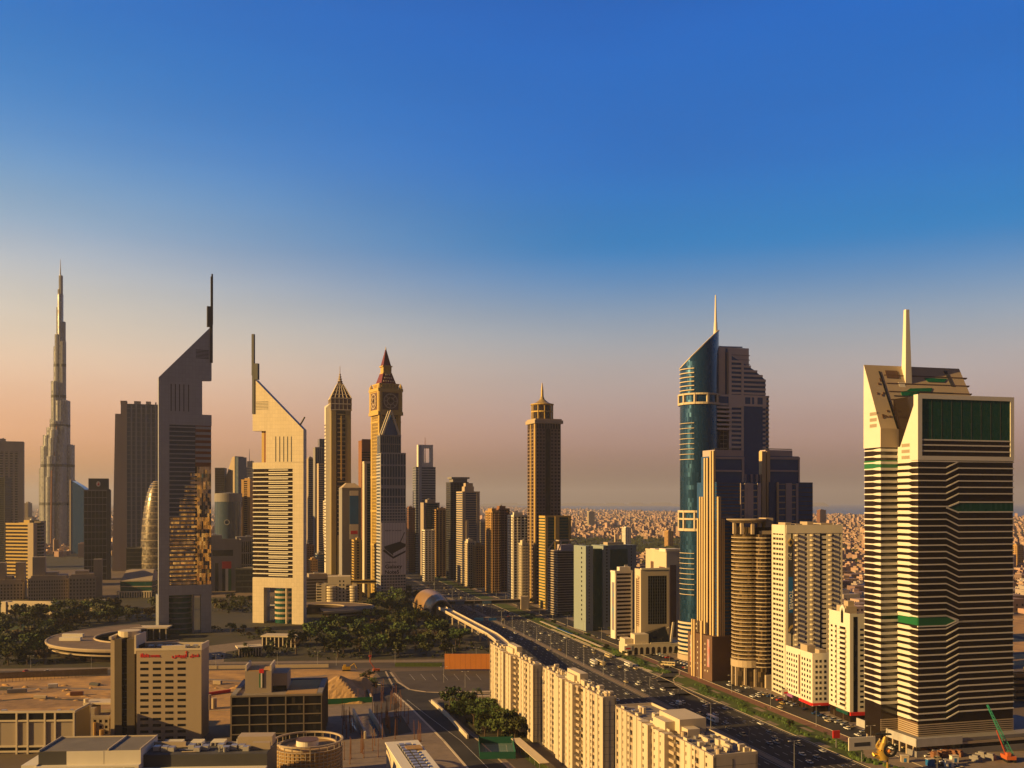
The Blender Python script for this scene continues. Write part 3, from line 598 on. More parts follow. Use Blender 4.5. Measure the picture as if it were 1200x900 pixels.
# ------------------------------------------------------------------ the two mast towers
def panel_holes(q, face, x0, x1, z0, z1, holes, o0, o1):
    xs = sorted({x0, x1, *[v for h in holes for v in h[:2]]}); zs = sorted({z0, z1, *[v for h in holes for v in h[2:]]})
    xs = [v for v in xs if x0 <= v <= x1]; zs = [v for v in zs if z0 <= v <= z1]
    for j in range(len(zs) - 1):
        run = None
        for i in range(len(xs)):
            inside = i < len(xs) - 1 and not any(h[0] <= (xs[i] + xs[i + 1]) / 2 <= h[1] and h[2] <= (zs[j] + zs[j + 1]) / 2 <= h[3] for h in holes)
            if inside and run is None: run = xs[i]
            if not inside and run is not None: q.slab(face, run, xs[i], zs[j], zs[j + 1], o0, o1); run = None
def mast_tower(office):
    if office:
        b = Bld('mast_tower', 'tall shaded grey mast tower with slanting top and golden reflections in its glass', 'tower', 186, 248, 322, 955, 26, 40)
        Xs = lambda v: b.bx(v); yl, yr, yc = 442, 382, 485      # slanted roof ends, foot of the head
        wall, gl = silver, g_steel
    else:
        b = Bld('mast_tower', 'tall sunlit cream mast tower with slanting top and banded glass', 'tower', 296, 355.5, 392, 1055, -16, 40)
        Xs = lambda v: b.bx(v); yl, yr, yc = 446, 504, 541
        wall, gl = sunlit_panel, g_steel
    zf = lambda px, py: b.bz(py, b.bx(px))
    q = b.mb('front_wall', wall); core = b.mb('core', gl); W = b.W; T = 7.0
    back = (W / 2, W * .5)
    if office:
        zt = b.bz(484); head0 = b.bz(445)
        # head: slanted plate, solid triangle behind it
        q.poly('F', [(0, b.bz(484)), (Xs(237), b.bz(484)), (Xs(237), zf(237, 446)), (W, zf(248, 446)), (W, zf(248, 383)), (Xs(246), zf(246, 384)), (0, zf(186, 442))], -T, 0)
        hz = (b.bz(690), zt)
        holes = [(Xs(198.5), Xs(247), b.bz(689), b.bz(496))]
        panel_holes(q, 'F', 0, W, b.bz(689) - 16, zt - .02, [], -T, 0) if False else None
        panel_holes(q, 'F', 0, W, b.bz(690) - 7, zt, [(Xs(198.5), W + 1, b.bz(687), b.bz(497))], -T, 0)
        q.slab('F', 0, Xs(198), 0, b.bz(690) - 7.02, -T, 0); q.slab('F', Xs(235.5), Xs(247.5), 0, b.bz(690) - 7.02, -T, 0); q.box(0, W * .16, T, W * .5, 0, b.bz(690) - 7.05)
        core.prism([(1, T - .5), (W - 1, T - .5), back], b.bz(690) - 7, zt); core.prism([(2, T), (Xs(237), T), back], zt, [zf(186, 442) - 14, zf(237, 400), zf(237, 430)])
        g = b.mb('glazing', g_steel); g.slab('F', Xs(198.5), Xs(229), b.bz(687), b.bz(497), -3, -1.0)
        g2 = b.mb('mirror_glazing', g_dark); g2.slab('F', Xs(229) + .02, W - .3, b.bz(687), b.bz(546), -3, -.9); g3 = b.mb('red_glazing', rust); g3.slab('F', Xs(229) + .02, W - .3, b.bz(545.9), b.bz(497), -3, -.95)
        mir = glass('bronze_mirror', (.62, .50, .33), rough=.05, metal=.95, pane=(1.9, 50, 3.95), light=(.30, .22, .13), vary=.8, frac=.55, tilt=.07)
        sw = b.mb('reflection_glazing', mir); x0_, x1_ = Xs(199), W - .4; st = (x1_ - x0_) / 26; dy = st * math.tan(R(13))  # pane angle and stepped tops shaped to place the golden reflections
        for i in range(26):
            u0 = x0_ + st * i; u1 = u0 + st * .96; pc = 186 + 62 * u0 / W; top_ = 603 if pc < 209 else 582 if pc < 215 else 567 if pc < 222 else 553 if pc < 229 else 546
            if pc >= 229: sw.prism([(u0, .3), (u1, .3 + dy), (u1, .95), (u0, .95)], b.bz(686.8), b.bz(top_))
            else:
                for j in range(int((b.bz(top_) - b.bz(687)) / 3.96)): z0_ = b.bz(687) + 3.96 * j + .9; sw.prism([(u0, .3), (u1, .3 + dy), (u1, .95), (u0, .95)], z0_, z0_ + 2.4)
        l = b.mb('louvre_bands', wall); n = 36
        for k in range(n):
            z = b.bz(687) + (b.bz(497) - b.bz(687)) * (k + .5) / n; l.slab('F', Xs(198.5), Xs(228.8), z - .5, z + .5, -1.2, -.15 - .012 * (k % 2))
        for k in range(7): z = b.bz(541 - k * 6.6); l.slab('F', Xs(229.2), W - .3, z, z + 2.6, -1.3, -.2)
        v = b.mb('head_grille', darkgrey)
        v2 = b.mb('slot_grille', darkgrey)
        for px in (200.5, 205.5, 210.5, 215.5, 221): v2.slab('F', Xs(px) - .45, Xs(px) + .45, b.bz(481), b.bz(449), -.3, .06)
        for k in range(7): v.slab('F', Xs(229.5), Xs(244.5), b.bz(417 - k * 1.6), b.bz(417 - k * 1.6) + .6, -.3, .06)
        r = b.mb('recess', rust); r.box(Xs(230), Xs(237), T * .4, T * 1.5, b.bz(484), zf(237, 446)); r.cur = 0
        m = b.mb('mast', darkgrey)
        m.box(Xs(242.8), Xs(248.3), -.6, 3, zf(246, 383), zf(246, 359)); m.box(Xs(246), Xs(249.3), -.8, 2.2, zf(247, 425), zf(247, 380)); m.box(Xs(247), Xs(249.6), -.8, 2, zf(247, 380) - .1, zf(247, 324)); m.box(Xs(247.8), Xs(249.5), -.8, 1, zf(247, 324), zf(247, 321))
        f = b.mb('lobby_drum', g_green); f.cyl(Xs(213), 15, 13.5, 0, b.bz(692), 28)
        f = b.mb('lobby_band', grey)
        for k in range(7): f.lathe(Xs(213), 15, [(13.6, 4 + k * 5.2), (13.9, 4.2 + k * 5.2), (13.9, 5.2 + k * 5.2), (13.6, 5.4 + k * 5.2)], 28)
        c = b.mb('lobby_column', buff); c.cyl(Xs(226.5), 1.5, 1.1, 0, b.bz(690) - 6.8, 10)
    else:
        zt = b.bz(542)
        q.poly('F', [(0, zf(296, 505)), (Xs(311.5), zf(311, 505)), (Xs(311.5), zt), (W, zf(355, 542)), (W, zf(355.5, 503.5)), (Xs(299), zf(299, 445)), (0, zf(297, 445))], -T, 0)
        panel_holes(q, 'F', 0, W, b.bz(680), zt - .02, [(-1, Xs(343), b.bz(677), b.bz(549))], -T, 0)
        q.slab('F', 0, W, b.bz(687), b.bz(680) - .02, -T, 0)
        panel_holes(q, 'F', 0, W, 0, b.bz(687) - .02, [(Xs(309), Xs(342), -1, b.bz(688))], -T, 0); q.box(0, T, T, W * .4, 0, b.bz(688))
        core.prism([(1, T - .5), (W - 1, T - .5), back], b.bz(687), zt - 1); core.prism([(Xs(312), T), (W - 2, T), back], zt - 1, [zf(312, 474), zf(355, 522), zf(330, 530)])
        g = b.mb('glazing', g_brown); g.slab('F', .2, Xs(343), b.bz(677), b.bz(549), -3, -2.0)
        l = b.mb('louvre_bands', white); n = 25
        for k in range(n + 1):
            z = b.bz(677) + (b.bz(549) - b.bz(677)) * k / n; l.slab('F', .2, Xs(343), z - .55, z + .55, -2.1, -.1)
            if k < n: zz = z + 2.8; l.slab('F', Xs(314), Xs(336.8), zz - .5, zz + .5, -2.1, -1.2)
        v = b.mb('head_grille', darkgrey)
        v2 = b.mb('slot_grille', darkgrey)
        for px in (323.2, 327.8, 332.5, 337, 341.5): v2.slab('F', Xs(px) - .6, Xs(px) + .6, zf(px, 541), zf(px, 511.5), -.3, .05)
        for k in range(6): v.slab('F', Xs(300), Xs(314.5), b.bz(480 - k * 1.7), b.bz(480 - k * 1.7) + .5, -.3, .05)
        r = b.mb('recess', rust); r.box(Xs(307.5), Xs(314.6), T * .5, T * 1.6, zt, zf(311, 505)); r2 = b.mb('recess_edge', goldst); r2.box(Xs(304.6), Xs(307.4), T * .5, T * 1.7, zt, zf(311, 505))
        m = b.mb('mast', darkgrey)
        m.box(Xs(295.8), Xs(302.3), -.7, 3, zf(298, 445), zf(298, 426)); m.box(Xs(295.8), Xs(298.6), -.8, 2.4, zf(298, 485), zf(298, 440)); m.box(Xs(295.2), Xs(297.8), -.8, 2, zf(298, 440), zf(298, 391.5))
        m.bar((Xs(349.5), 4, zf(350, 498)), (Xs(355), 4, zf(350, 488.5)), .9)
        f = b.mb('lobby_drum', g_green); f.cyl(Xs(327), 13, 10.5, 0, b.bz(689), 28)
        f = b.mb('lobby_band', tan)
        for k in range(6): f.lathe(Xs(327), 13, [(10.6, 4 + k * 5.6), (11, 4.3 + k * 5.6), (11, 6.2 + k * 5.6), (10.6, 6.5 + k * 5.6)], 28)
        c = b.mb('lobby_column', cream); c.cyl(Xs(335), 1.5, 1.0, 0, b.bz(688), 10)
    b.done()
mast_tower(True); mast_tower(False)
# panel joints of the two mast towers are in their material's streaks; round terraces at their feet
deckm = mat('terrace_deck', (.23, .16, .10), var=.15, scale=.1)
def terrace(name, cx, cy, R0, R1, a0, a1, h, label, squash=1.0, trim=True):
    rt = empty(name, (cx, cy, 0), 0, label, 'terrace')
    q = MB(); q.lathe(0, 0, [(R1, h), (R0, h + .4), (R0, h - 1.6), (R0 - 3, h - 3), (R1 + 3, h - 3), (R1, h - .2)], 56, a0, a1, 1, squash); q.build('deck', deckm, rt)
    q = MB(); q.lathe(0, 0, [(R0 + .3, h - 1.8), (R0 + .9, h - .2), (R0 + .9, h + .7), (R0 - .4, h + .7), (R0 - .4, h + .4)], 56, a0, a1, 1, squash); q.lathe(0, 0, [(R1 + .6, h), (R1 + .6, h + 1.1), (R1 - .6, h + 1.1), (R1 - .6, h)], 56, a0, a1, 1, squash); q.build('edge_trim', tan, rt)
    q = MB(); q.lathe(0, 0, [(R0 - 8, 0), (R0 - 8, h - 3)], 56, a0, a1, 1, squash); q.build('under_wall', g_brown, rt)
    q = MB(); q.lathe(0, 0, [(R0 - 3, h - 6), (R0 - 2, h - 5.4), (R0 - 2, h - 4.6), (R0 - 5, h - 4.6)], 56, a0, a1, 1, squash); q.build('lower_ledge', tan, rt)
    for k in range(2):
        s = MB()
        a = 3.3 + .35 * k; r = (R0 + R1) / 2; s.box(r * math.cos(a) - 9, r * math.cos(a) + 9, squash * r * math.sin(a) - 2, squash * r * math.sin(a) + 2, h + .3, h + 3.2); s.build('skylight_ridge', white, rt)
    return rt
terrace('round_terrace', -319, 872, 86, 48, R(118), R(315), 11, 'round raised terrace ring with tan deck at the foot of the shaded mast tower', 1.0)
terrace('round_terrace', gx(372, 1090), 1090, 62, 30, R(-75), R(120), 13, 'curved raised terrace with pale skylights beside the sunlit mast tower', .8)
def pavilions():
    for px, py, w, d, h, rz, lab in ((168, 748, 46, 16, 10, .1, 'long white colonnaded pavilion joined to the round terrace'), (330, 757, 30, 14, 9, -.1, 'square pale plant building below the sunlit mast tower'), (292, 768, 18, 12, 7, .4, 'small glass canopy entrance among park palms')):
        p = gp(px, py); rt = empty('park_pavilion', p, rz, lab, 'pavilion'); q = MB(); q.box(-w / 2, w / 2, -d / 2, d / 2, 0, h); q.build('glazing', g_brown, rt)
        q = MB(); q.box(-w / 2 - 1.5, w / 2 + 1.5, -d / 2 - 1.5, d / 2 + 1.5, h, h + 1.2); q.build('roof', cream, rt); q = MB()
        for i in range(9): x = -w / 2 + w * i / 8; q.box(x - .4, x + .4, -d / 2 - 1, -d / 2 - .2, 0, h)
        q.build('colonnade', cream, rt)
pavilions()
# ------------------------------------------------------------------ between and behind the mast towers
b = tower('gate_office', 'grey office block with a big hanging flag facing the park', 'office block', 238, 283, 634, 1420, grey, g_dark, ('wall',), ('wall',), a=20, D=40, plant=(.1, .5, .2, .8, 8))
v = b.mb('window_band', g_dark); v.slab('F', b.bx(249), b.bx(273), b.bz(652), b.bz(645), .2, .42); v = b.mb('window_slot', g_dark); v.slab('F', b.bx(252), b.bx(256), b.bz(705), b.bz(660), .2, .4)
fl = b.mb('flag_red', red); fl.slab('F', b.bx(260.5), b.bx(271), b.bz(667), b.bz(658.5), .3, .8)
for nm, m, a, c in (('flag_black', black, 260.5, 264), ('flag_white', white, 264.05, 267.4), ('flag_green', green, 267.45, 271)): k = b.mb(nm, m); k.slab('F', b.bx(a), b.bx(c), b.bz(700), b.bz(667.05), .3, .8)
b.done()
b = tower('long_office', 'long grey office wing with tall narrow bays beside the flag building', 'office block', 275, 300, 634, 1460, grey, g_dark, ('grid', 10, .4, .12), a=20, D=40, floor=16, plant=(.1, .9, .2, .6, 6)); b.done()
tower('low_link', 'dark low link block under the long grey wing', 'office block', 276, 304, 667, 1400, darkgrey, g_dark, ('bands', .1), a=5, D=40, floor=8, plant=None).done()
def wedge():
    b = Bld('wedge_tower', 'sunlit wedge topped tower rising in a sharp slope behind the flag building', 'tower', 263, 275, 535, 2000, -30, 40)
    q = b.mb('front_wall', tan); q.poly('F', [(0, 0), (b.W, 0), (b.W, b.bz(535)), (b.W * .75, b.bz(536)), (0, b.bz(565))], -25, 0); s = b.mb('side_glazing', g_steel); s.box(b.W, b.W + 9, 1, 24, 0, b.bz(536)); b.done()
wedge()
tower('dark_block', 'dark brown block close against the sharp wedge topped tower', 'tower', 252, 263, 549, 1980, darkgrey, g_brown, ('bands', .2), ('wall',), a=8, D=30, x0=None, plant=None).done()
def drum():
    Y = 1650; rt = empty('drum_office', (gx(263.5, Y), Y + 20, 0), 0, 'round dark glass drum office with a ring emblem and sloping rim', 'office block'); r = (279 - 248) / 2 / F * Y
    q = MB(); q.lathe(0, 0, [(r, 0), (r, gz(586, Y))], 40); q.build('glazing', g_steel, rt, True)
    q = MB(); q.lathe(0, 0, [(r + .4, gz(588, Y)), (r + .6, gz(578, Y)), (r - 2, gz(578, Y)), (.1, gz(577, Y))], 40); q.build('rim', grey, rt)
    q = MB(); z = gz(612, Y); q.cyl(0, 0, 1, 0, 1, 3) if False else None
    n = 20; vs = [(gx(266.5, Y) - gx(263.5, Y) + a * math.cos(2 * math.pi * i / n), -r - .4 - d, z + a * math.sin(2 * math.pi * i / n)) for a in (4.6, 3.6) for d in (0, .6) for i in range(n)]
    q.add(vs, [(i, (i + 1) % n, n + (i + 1) % n, n + i) for i in range(n)] + [(n + i, n + (i + 1) % n, 3 * n + (i + 1) % n, 3 * n + i) for i in range(n)]); q.build('ring_emblem', grey, rt)
drum()
b = tower('tan_tower', 'plain tan slab tower between the drum office and the sunlit mast tower', 'tower', 283, 293, 563, 1700, ochre, g_brown, ('mix', .3, .4), ('wall',), a=-12, D=26, plant=(.2, .8, .2, .8, 4)); b.done()
b = tower('spired_tower', 'hazy pale tower with a thin needle beside the sunlit mast tower', 'tower', 288, 300, 548, 3000, buff, g_steel, ('bands', .4), a=8, D=30, floor=5, plant=(.1, .7, .2, .8, 20)); q = b.mb('needle', silver); q.bar((b.W * .3, 15, b.H), (b.W * .3, 15, b.bz(526)), 1.6, .5); b.done()
tower('hazy_slab', 'faint hazy slab standing far behind the tan slab tower', 'tower', 276, 285, 572, 3300, buff, g_steel, ('bands', .4), D=30, a=8).done()
# ------------------------------------------------------------------ the cluster beyond the park
tower('hazy_tower', 'faint flat topped tower just showing beside the sunlit mast tower', 'tower', 357, 363, 566, 2100, grey, g_dark, ('bands', .3), D=30).done()
tower('stepped_tower', 'dark grey tower with stepped sunlit edge next to the sunlit mast tower', 'tower', 361.5, 370, 538, 1750, buff, g_steel, ('bands', .35), ('wall',), D=26, plant=(.1, .6, .2, .8, 4)).done()
b = tower('stepped_tower', 'blue grey stepped tower rising close behind the crowned gold tower', 'tower', 369.5, 382, 525, 1700, grey, g_steel, ('ribs', 5, .2), ('wall',), D=26, plant=None)
q = b.mb('upper_storey', g_steel); q.box(b.bx(374.5), b.W, 1, 24, b.H + .1, b.bz(514)); b.done()
b = tower('slab_tower', 'slim pale tower striped with balconies in front of the blue grey stepped tower', 'tower', 373.5, 380, 544, 1640, tan, g_steel, ('bands', .5), ('wall',), D=20, plant=None); b.done()
def rose():
    b = Bld('crowned_tower', 'tall gold tower under a faceted glass crown with a small ringed finial', 'tower', 388.5, 411, 480, 1450, 17, 30)
    W = b.W; g = b.mb('glazing', g_brown); g.box(0, W, 0, W, 0, b.bz(465)); w = b.mb('facade_lattice', mat('olive_gold_stone', (.34, .255, .10), rough=.6, var=.06))
    for f in 'FLR':
        w.slab(f, -.3, W * .24, 0, b.H, -.1, .5); w.slab(f, W * .72, W + .3, 0, b.H, -.1, .5); w.bands(f, W * .3, W * .72, 0, b.H, 40, .26, .3); w.slab(f, W * .3, W * .72, 0, b.H * .3, -.1, .45)
    sp = b.mb('gold_strip', mat('gold_strip', (.75, .5, .15), rough=.35)); sp.slab('F', W * .47, W * .54, b.bz(562), b.bz(487), -.1, .9)
    c = b.mb('crown', glass('crown_glass', (.10, .05, .045), light=(.2, .12, .08), pane=(3, 3, 4))); x = W / 2
    c.box(-1, W + 1, -1, W + 1, b.bz(480) + .05, b.bz(466)); c.pyr(-.6, W + .6, -.6, W + .6, b.bz(466) + .05, b.bz(449), .30); c.pyr(x - 4, x + 4, x - 4, x + 4, b.bz(449) + .05, b.bz(445), .7)
    t = b.mb('crown_trim', cream)
    for py in (480, 473, 466.3):
        for f in 'FLRK': t.slab(f, -1.4, W + 1.4, b.bz(py) - .7, b.bz(py) + .7, 1.0, 1.7 if f in 'FK' else 1.66)
    for i in range(6):
        a = -1 + (W + 2) * i / 5
        for f in 'FL': t.slab(f, max(-1, a - .4), a + .4, b.bz(480), b.bz(466), .9, 1.5)
        s_ = .3; a2 = x + (a - x) * s_; t.bar((a, -1, b.bz(466)), (a2, x - (x + 1) * s_, b.bz(449)), .5); t.bar((-1, a, b.bz(466)), (x - (x + 1) * s_, a2, b.bz(449)), .5)
    for k in range(1, 4):
        f_ = k / 4; h = (x + 1) * (1 - .7 * f_); z = b.bz(466) + (b.bz(449) - b.bz(466)) * f_
        for p, q_ in (((x - h, x - h), (x + h, x - h)), ((x - h, x - h), (x - h, x + h)), ((x + h, x - h), (x + h, x + h))): t.bar((*p, z), (*q_, z), .45)
    n = b.mb('finial', tan); prof = [(4.2, b.bz(449))]
    for k in range(5): z0 = b.bz(449) + k * 3.4; r = 4 - k * .75; prof += [(r, z0 + .4), (r + .8, z0 + 1.4), (r * .7, z0 + 3)]
    n.lathe(x, x, prof + [(.7, b.bz(437) - 4), (.3, b.bz(427))], 14)
    l = b.mb('curved_wing', white); l.prism([(-8, W * .2), (0, W * .15), (0, W * .8), (-8, W * .7)], 0, [b.bz(478), b.bz(471), b.bz(471), b.bz(475)]); k = b.mb('wing_bands', g_brown)
    for i in range(40): k.slab('L', W * .25, W * .66, 40 + i * 5.2, 42 + i * 5.2, 7, 8.2)
    b.done()
rose()
b = tower('billboard_tower', 'small grey tower with a turquoise hanging advert and pitched cap', 'tower', 401, 423, 573, 1330, grey, g_brown, ('wall',), ('wall',), D=26, plant=None)
q = b.mb('advert_banner', bluep); q.slab('F', b.bx(410), b.bx(420), b.bz(614), b.bz(581), .3, .7); q = b.mb('advert_head', white); q.slab('F', b.bx(410), b.bx(420), b.bz(580.8), b.bz(575), .3, .7); q.slab('F', b.bx(410), b.bx(420), b.bz(632), b.bz(614.5), .3, .7); q = b.mb('advert_mark', red); q.slab('F', b.bx(411), b.bx(419), b.bz(626), b.bz(622), .7, .8)
c = b.mb('roof_cap', tan); c.pyr(0, b.W, 0, b.D, b.H + 1.7, b.bz(566), .45); b.done()
b = tower('brown_tower', 'dark brown flat topped tower standing beside the clock tower', 'tower', 424, 437, 517, 1420, rust, g_brown, ('bands', .5), ('wall',), D=26, plant=None)
q = b.mb('roof_frame', rust); q.slab('F', 0, b.W, b.H - 14, b.H + 3, .4, 1.2); b.done()
b = tower('pale_slab', 'slim bright slab with a flat cap in front of the dark brown tower', 'tower', 427, 437, 543, 1380, cream, g_green, ('mix', .3, .1), ('wall',), D=14, plant=None, par=3); b.done()
def clock():
    b = Bld('clock_tower', 'golden clock tower with a dark red stepped spire and big square clock face', 'tower', 444.5, 469.5, 484, 1300, 29, 38)
    W = b.W; D = W; z = b.bz; g = b.mb('glazing', g_brown); g.box(1, W - 1, 1, D - 1, 0, z(484)); w = b.mb('facade_lattice', goldst)
    for f in 'FLR':
        w.grid(f, 1.5, W - 1.5, 0, z(487), 7, 54, .42, .3, -.4)
        for a in (0, W - 4): w.slab(f, a, a + 4, 0, z(484), -.9, .4)
        for py in (495, 560, 600, 640): w.slab(f, 0, W, z(py), z(py) + 2.5, -.6, .7)
    h = b.mb('clock_block', goldst); h.box(-1.6, W + 1.6, -1.6, D + 1.6, z(484) + .1, z(456))
    for a, c in ((486, 482), (458, 454.5)): h.box(-2.6, W + 2.6, -2.6, D + 2.6, z(a), z(c))
    h.box(2, W - 2, 2, D - 2, z(454.6), z(449)); h.box(1, W - 1, 1, D - 1, z(450), z(448.4))
    for i in range(5):
        for f in 'FL': h.slab(f, 4 + i * (W - 10) / 4.4, 7 + i * (W - 10) / 4.4, z(454.6), z(450), -2.2, -1.2)
    for a in (0, W): 
        for c in (0, D): h.cyl(a, c, 2.6, z(484), z(452), 8); h.cyl(a, c, 2.4, z(452), z(448), 8, .1)
    for f in 'FL':
        n = 24; k = b.mb('clock_face', brown); k.poly(f, [(W / 2 + 10 * math.cos(2 * math.pi * i / n), z(469.5) + 10 * math.sin(2 * math.pi * i / n)) for i in range(n)], 1.5, 2.1)
        s = b.mb('clock_surround', brown); s.slab(f, W / 2 - 11.5, W / 2 + 11.5, z(469.5) - 11.5, z(469.5) + 11.5, 1.4, 1.75)
        d = b.mb('clock_ring_trim', tan)
        for r0, r1 in ((10.2, 8.9), (5.2, 3.9)):
            for i in range(n):
                a, c = 2 * math.pi * i / n, 2 * math.pi * (i + 1) / n; d.poly(f, [(W / 2 + r * math.cos(t), z(469.5) + r * math.sin(t)) for r, t in ((r0, a), (r0, c), (r1, c), (r1, a))], 2.1, 2.5)
        for i in range(8): a = math.pi * i / 4; d.poly(f, [(W / 2 + x * math.cos(a) - y * math.sin(a), z(469.5) + x * math.sin(a) + y * math.cos(a)) for x, y in ((5.2, -.45), (9.2, -.45), (9.2, .45), (5.2, .45))], 2.1, 2.4)
        hd = b.mb('clock_hand', black); hd.poly(f, [(W / 2 - .6, z(469.5) - 1), (W / 2 + .6, z(469.5) - 1), (W / 2 + .3, z(469.5) + 7.5), (W / 2 - .3, z(469.5) + 7.5)], 2.5, 2.8); hd.slab(f, W / 2 - 1, W / 2 + 5, z(469.5) - .5, z(469.5) + .5, 2.5, 2.75)
    r = b.mb('roof', redroof); x = W / 2; a = W * .35; c = W * .18
    r.hexa([(x - a, x - a, z(448.3)), (x + a, x - a, z(448.3)), (x + a, x + a, z(448.3)), (x - a, x + a, z(448.3)), (x - c * 1.15, x - c * 1.15, z(435.5)), (x + c * 1.15, x - c * 1.15, z(435.5)), (x + c * 1.15, x + c * 1.15, z(435.5)), (x - c * 1.15, x + c * 1.15, z(435.5))])
    dm = b.mb('dormer', cream)
    for row in range(3):
        for i in range(5 - row): 
            f_ = (row + .5) / 3.2; half = a + (c * 1.15 - a) * f_; zz = z(448.3) + (z(435.5) - z(448.3)) * f_; xx = x + half * (i - (4 - row) / 2) / 3; dm.box(xx - .7, xx + .7, x - half - .5, x - half + 2, zz, zz + 1.8)
    l = b.mb('lantern', goldst); l.box(x - c, x + c, x - c, x + c, z(435.4), z(428)); l.box(x - c * 1.25, x + c * 1.25, x - c * 1.25, x + c * 1.25, z(428), z(426.6)); l.box(x - c * 1.2, x + c * 1.2, x - c * 1.2, x + c * 1.2, z(436.2), z(435.2))
    for i in range(5): l.box(x - c + i * c / 2 - .4, x - c + i * c / 2 + .4, x - c - .5, x - c, z(435), z(428.2))
    s = b.mb('spire', redroof); s.pyr(x - c, x + c, x - c, x + c, z(426.5), z(406), .06); f = b.mb('finial', cream); f.cyl(x, x, 1.1, z(407), z(403.5), 8, .2)
    b.done()
clock()
def triangle():
    b = Bld('gabled_tower', 'grey glass tower with a pointed blue gable and a giant phone advert sheet', 'tower', 446.5, 475.5, 531, 1240, 21, 36, x0=441.5)
    W = b.W; z = b.bz; g = b.mb('glazing', g_steel); g.box(0, W, 0, b.D, 0, b.H); w = b.mb('facade_lattice', mat('pale_grey_stone', (.42, .40, .40), var=.05)); X = b.bx
    x0, x1 = X(447), X(475.4)
    w.ribs('F', 0, W, 0, b.H, 9, .22, .5)
    for py in (531, 545, 560, 569.5, 571.5, 582): w.slab('F', 0, W, z(py) - .8, z(py) + .8, -.1, .9)
    w.bands('F', 0, W, 0, z(590), 34, .42, .45); w.bands('L', 0, b.D, 0, b.H, 46, .5, .5); w.slab('L', -.5, 2, 0, b.H, -.1, .7)
    c = b.mb('crown_block', g_steel); c.box(X(446), X(470), 2, b.D - 4, b.H + .05, z(511)); cl = b.mb('crown_lattice', grey); n = 10
    for i in range(n + 1): xx = X(446) + (X(470) - X(446)) * i / n; cl.box(xx - .3, xx + .3, 1.3, 2.1, b.H, z(511))
    cl.box(X(445.5), X(470.5), 1, b.D - 3, z(511), z(509.3)); cl.box(X(446), X(470), 1.2, 2.1, z(521), z(519.5))
    m = (X(449) + X(468.5)) / 2
    for yy in (2.0, b.D - 9):
        f = b.mb('gable_frame', cream)
        for xa in (X(449), X(468.5)): f.hexa([(xa - 1.4, yy - .6, z(509.2)), (xa + 1.4, yy - .6, z(509.2)), (xa + 1.4, yy + 2, z(509.2)), (xa - 1.4, yy + 2, z(509.2)), (m - .8, yy - .6, z(480)), (m + .8, yy - .6, z(480)), (m + .8, yy + 2, z(480)), (m - .8, yy + 2, z(480))])
    gb = b.mb('gable_glazing', g_blue); gb.prism([(X(451), 3.2), (X(466.5), 3.2), (X(466.5), b.D - 8), (X(451), b.D - 8)], z(509.2), z(508)); gb.add([(X(450.2), 3.3, z(508)), (X(467.4), 3.3, z(508)), (m, 3.3, z(486)), (X(450.2), b.D - 9, z(508)), (X(467.4), b.D - 9, z(508)), (m, b.D - 9, z(486))], [(0, 1, 2), (5, 4, 3), (0, 2, 5, 3), (1, 4, 5, 2), (0, 3, 4, 1)])
    bn = b.mb('advert_banner', mat('banner_sheet', (.66, .60, .58), var=.04)); bn.slab('F', X(447), X(475.4), z(674), z(612.5), .5, 1.1)
    st = b.mb('banner_seam', grey)
    for i in range(1, 9): xx = x0 + (x1 - x0) * i / 9; st.slab('F', xx - .12, xx + .12, z(674), z(612.5), 1.1, 1.14)
    ink = mat('dark_ink', (.025, .016, .018), rough=.6); ph = b.mb('phone_picture', ink)
    P = lambda l: [(X(a), z(c)) for a, c in l]
    ph.poly('F', P([(449.5, 640.5), (468, 635), (475.2, 638), (475, 641), (460.5, 648.5), (456, 646)]), 1.14, 1.25); ph.poly('F', P([(448, 645.5), (450.5, 644), (460.5, 652.5), (475, 645.5), (475, 647.5), (460.5, 655)]), 1.14, 1.25); ph.poly('F', P([(468.5, 635), (469.4, 635.4), (474.2, 624.2), (473.5, 623.8)]), 1.14, 1.25); ph.poly('F', P([(449.5, 640.5), (451, 643.6), (460.5, 651.2), (460.5, 648.8)]), 1.26, 1.3)
    b.done()
    rot = (R(90), 0, 0)
    for body, sz, px, py in (('Galaxy', 6.8, 451, 666.2), ('Note5', 6.6, 451, 672.6), ('SAMSUNG', 2.2, 451.2, 659.8), ('NEXT IS NOW', 2.0, 451, 622.5)): text(b.root, body, sz, b.loc(X(px), -1.25, z(py)), rot, ink, fit={'Galaxy': X(471) - X(451), 'Note5': X(467.5) - X(451), 'SAMSUNG': X(464) - X(451), 'NEXT IS NOW': X(470.5) - X(451)}[body])
triangle()
b = Bld('low_hotel', 'low sunlit white hotel with curved bay windows beyond the park', 'hotel', 371, 419, 686, 1210, 10, 40)
g = b.mb('glazing', g_brown); g.box(0, b.W, 0, b.D, 0, b.H); w = b.mb('facade_lattice', cream); w.bands('F', 0, b.W, 0, b.H, 8, .5, .6); w.bands('L', 0, b.D, 0, b.H, 8, .45, .6)
for k in range(3): x = b.W * (.12 + .38 * k); w.slab('F', x, x + b.W * .1, 0, b.H + 2, -.1, 1.2)
for j in range(8): w.cyl(b.W * .36, 0, 6, b.H / 8 * j, b.H / 8 * j + 2.3, 14); w.cyl(b.W * .9, 0, 5, b.H / 8 * j, b.H / 8 * j + 2.3, 14)
w.slab('F', b.W * .52, b.W * .72, 0, b.H + 4, -.1, 1.5)
for i in range(2):
    for j in range(7): k = b.mb('window', g_dark); k.slab('F', b.W * (.55 + .09 * i), b.W * (.585 + .09 * i), 3 + 4.6 * j, 5.2 + 4.6 * j, 1.4, 1.56)
r = b.mb('roof_block', cream); r.box(b.bx(384), b.bx(411), 8, 30, b.H, b.bz(676, 0, 8)); b.done()
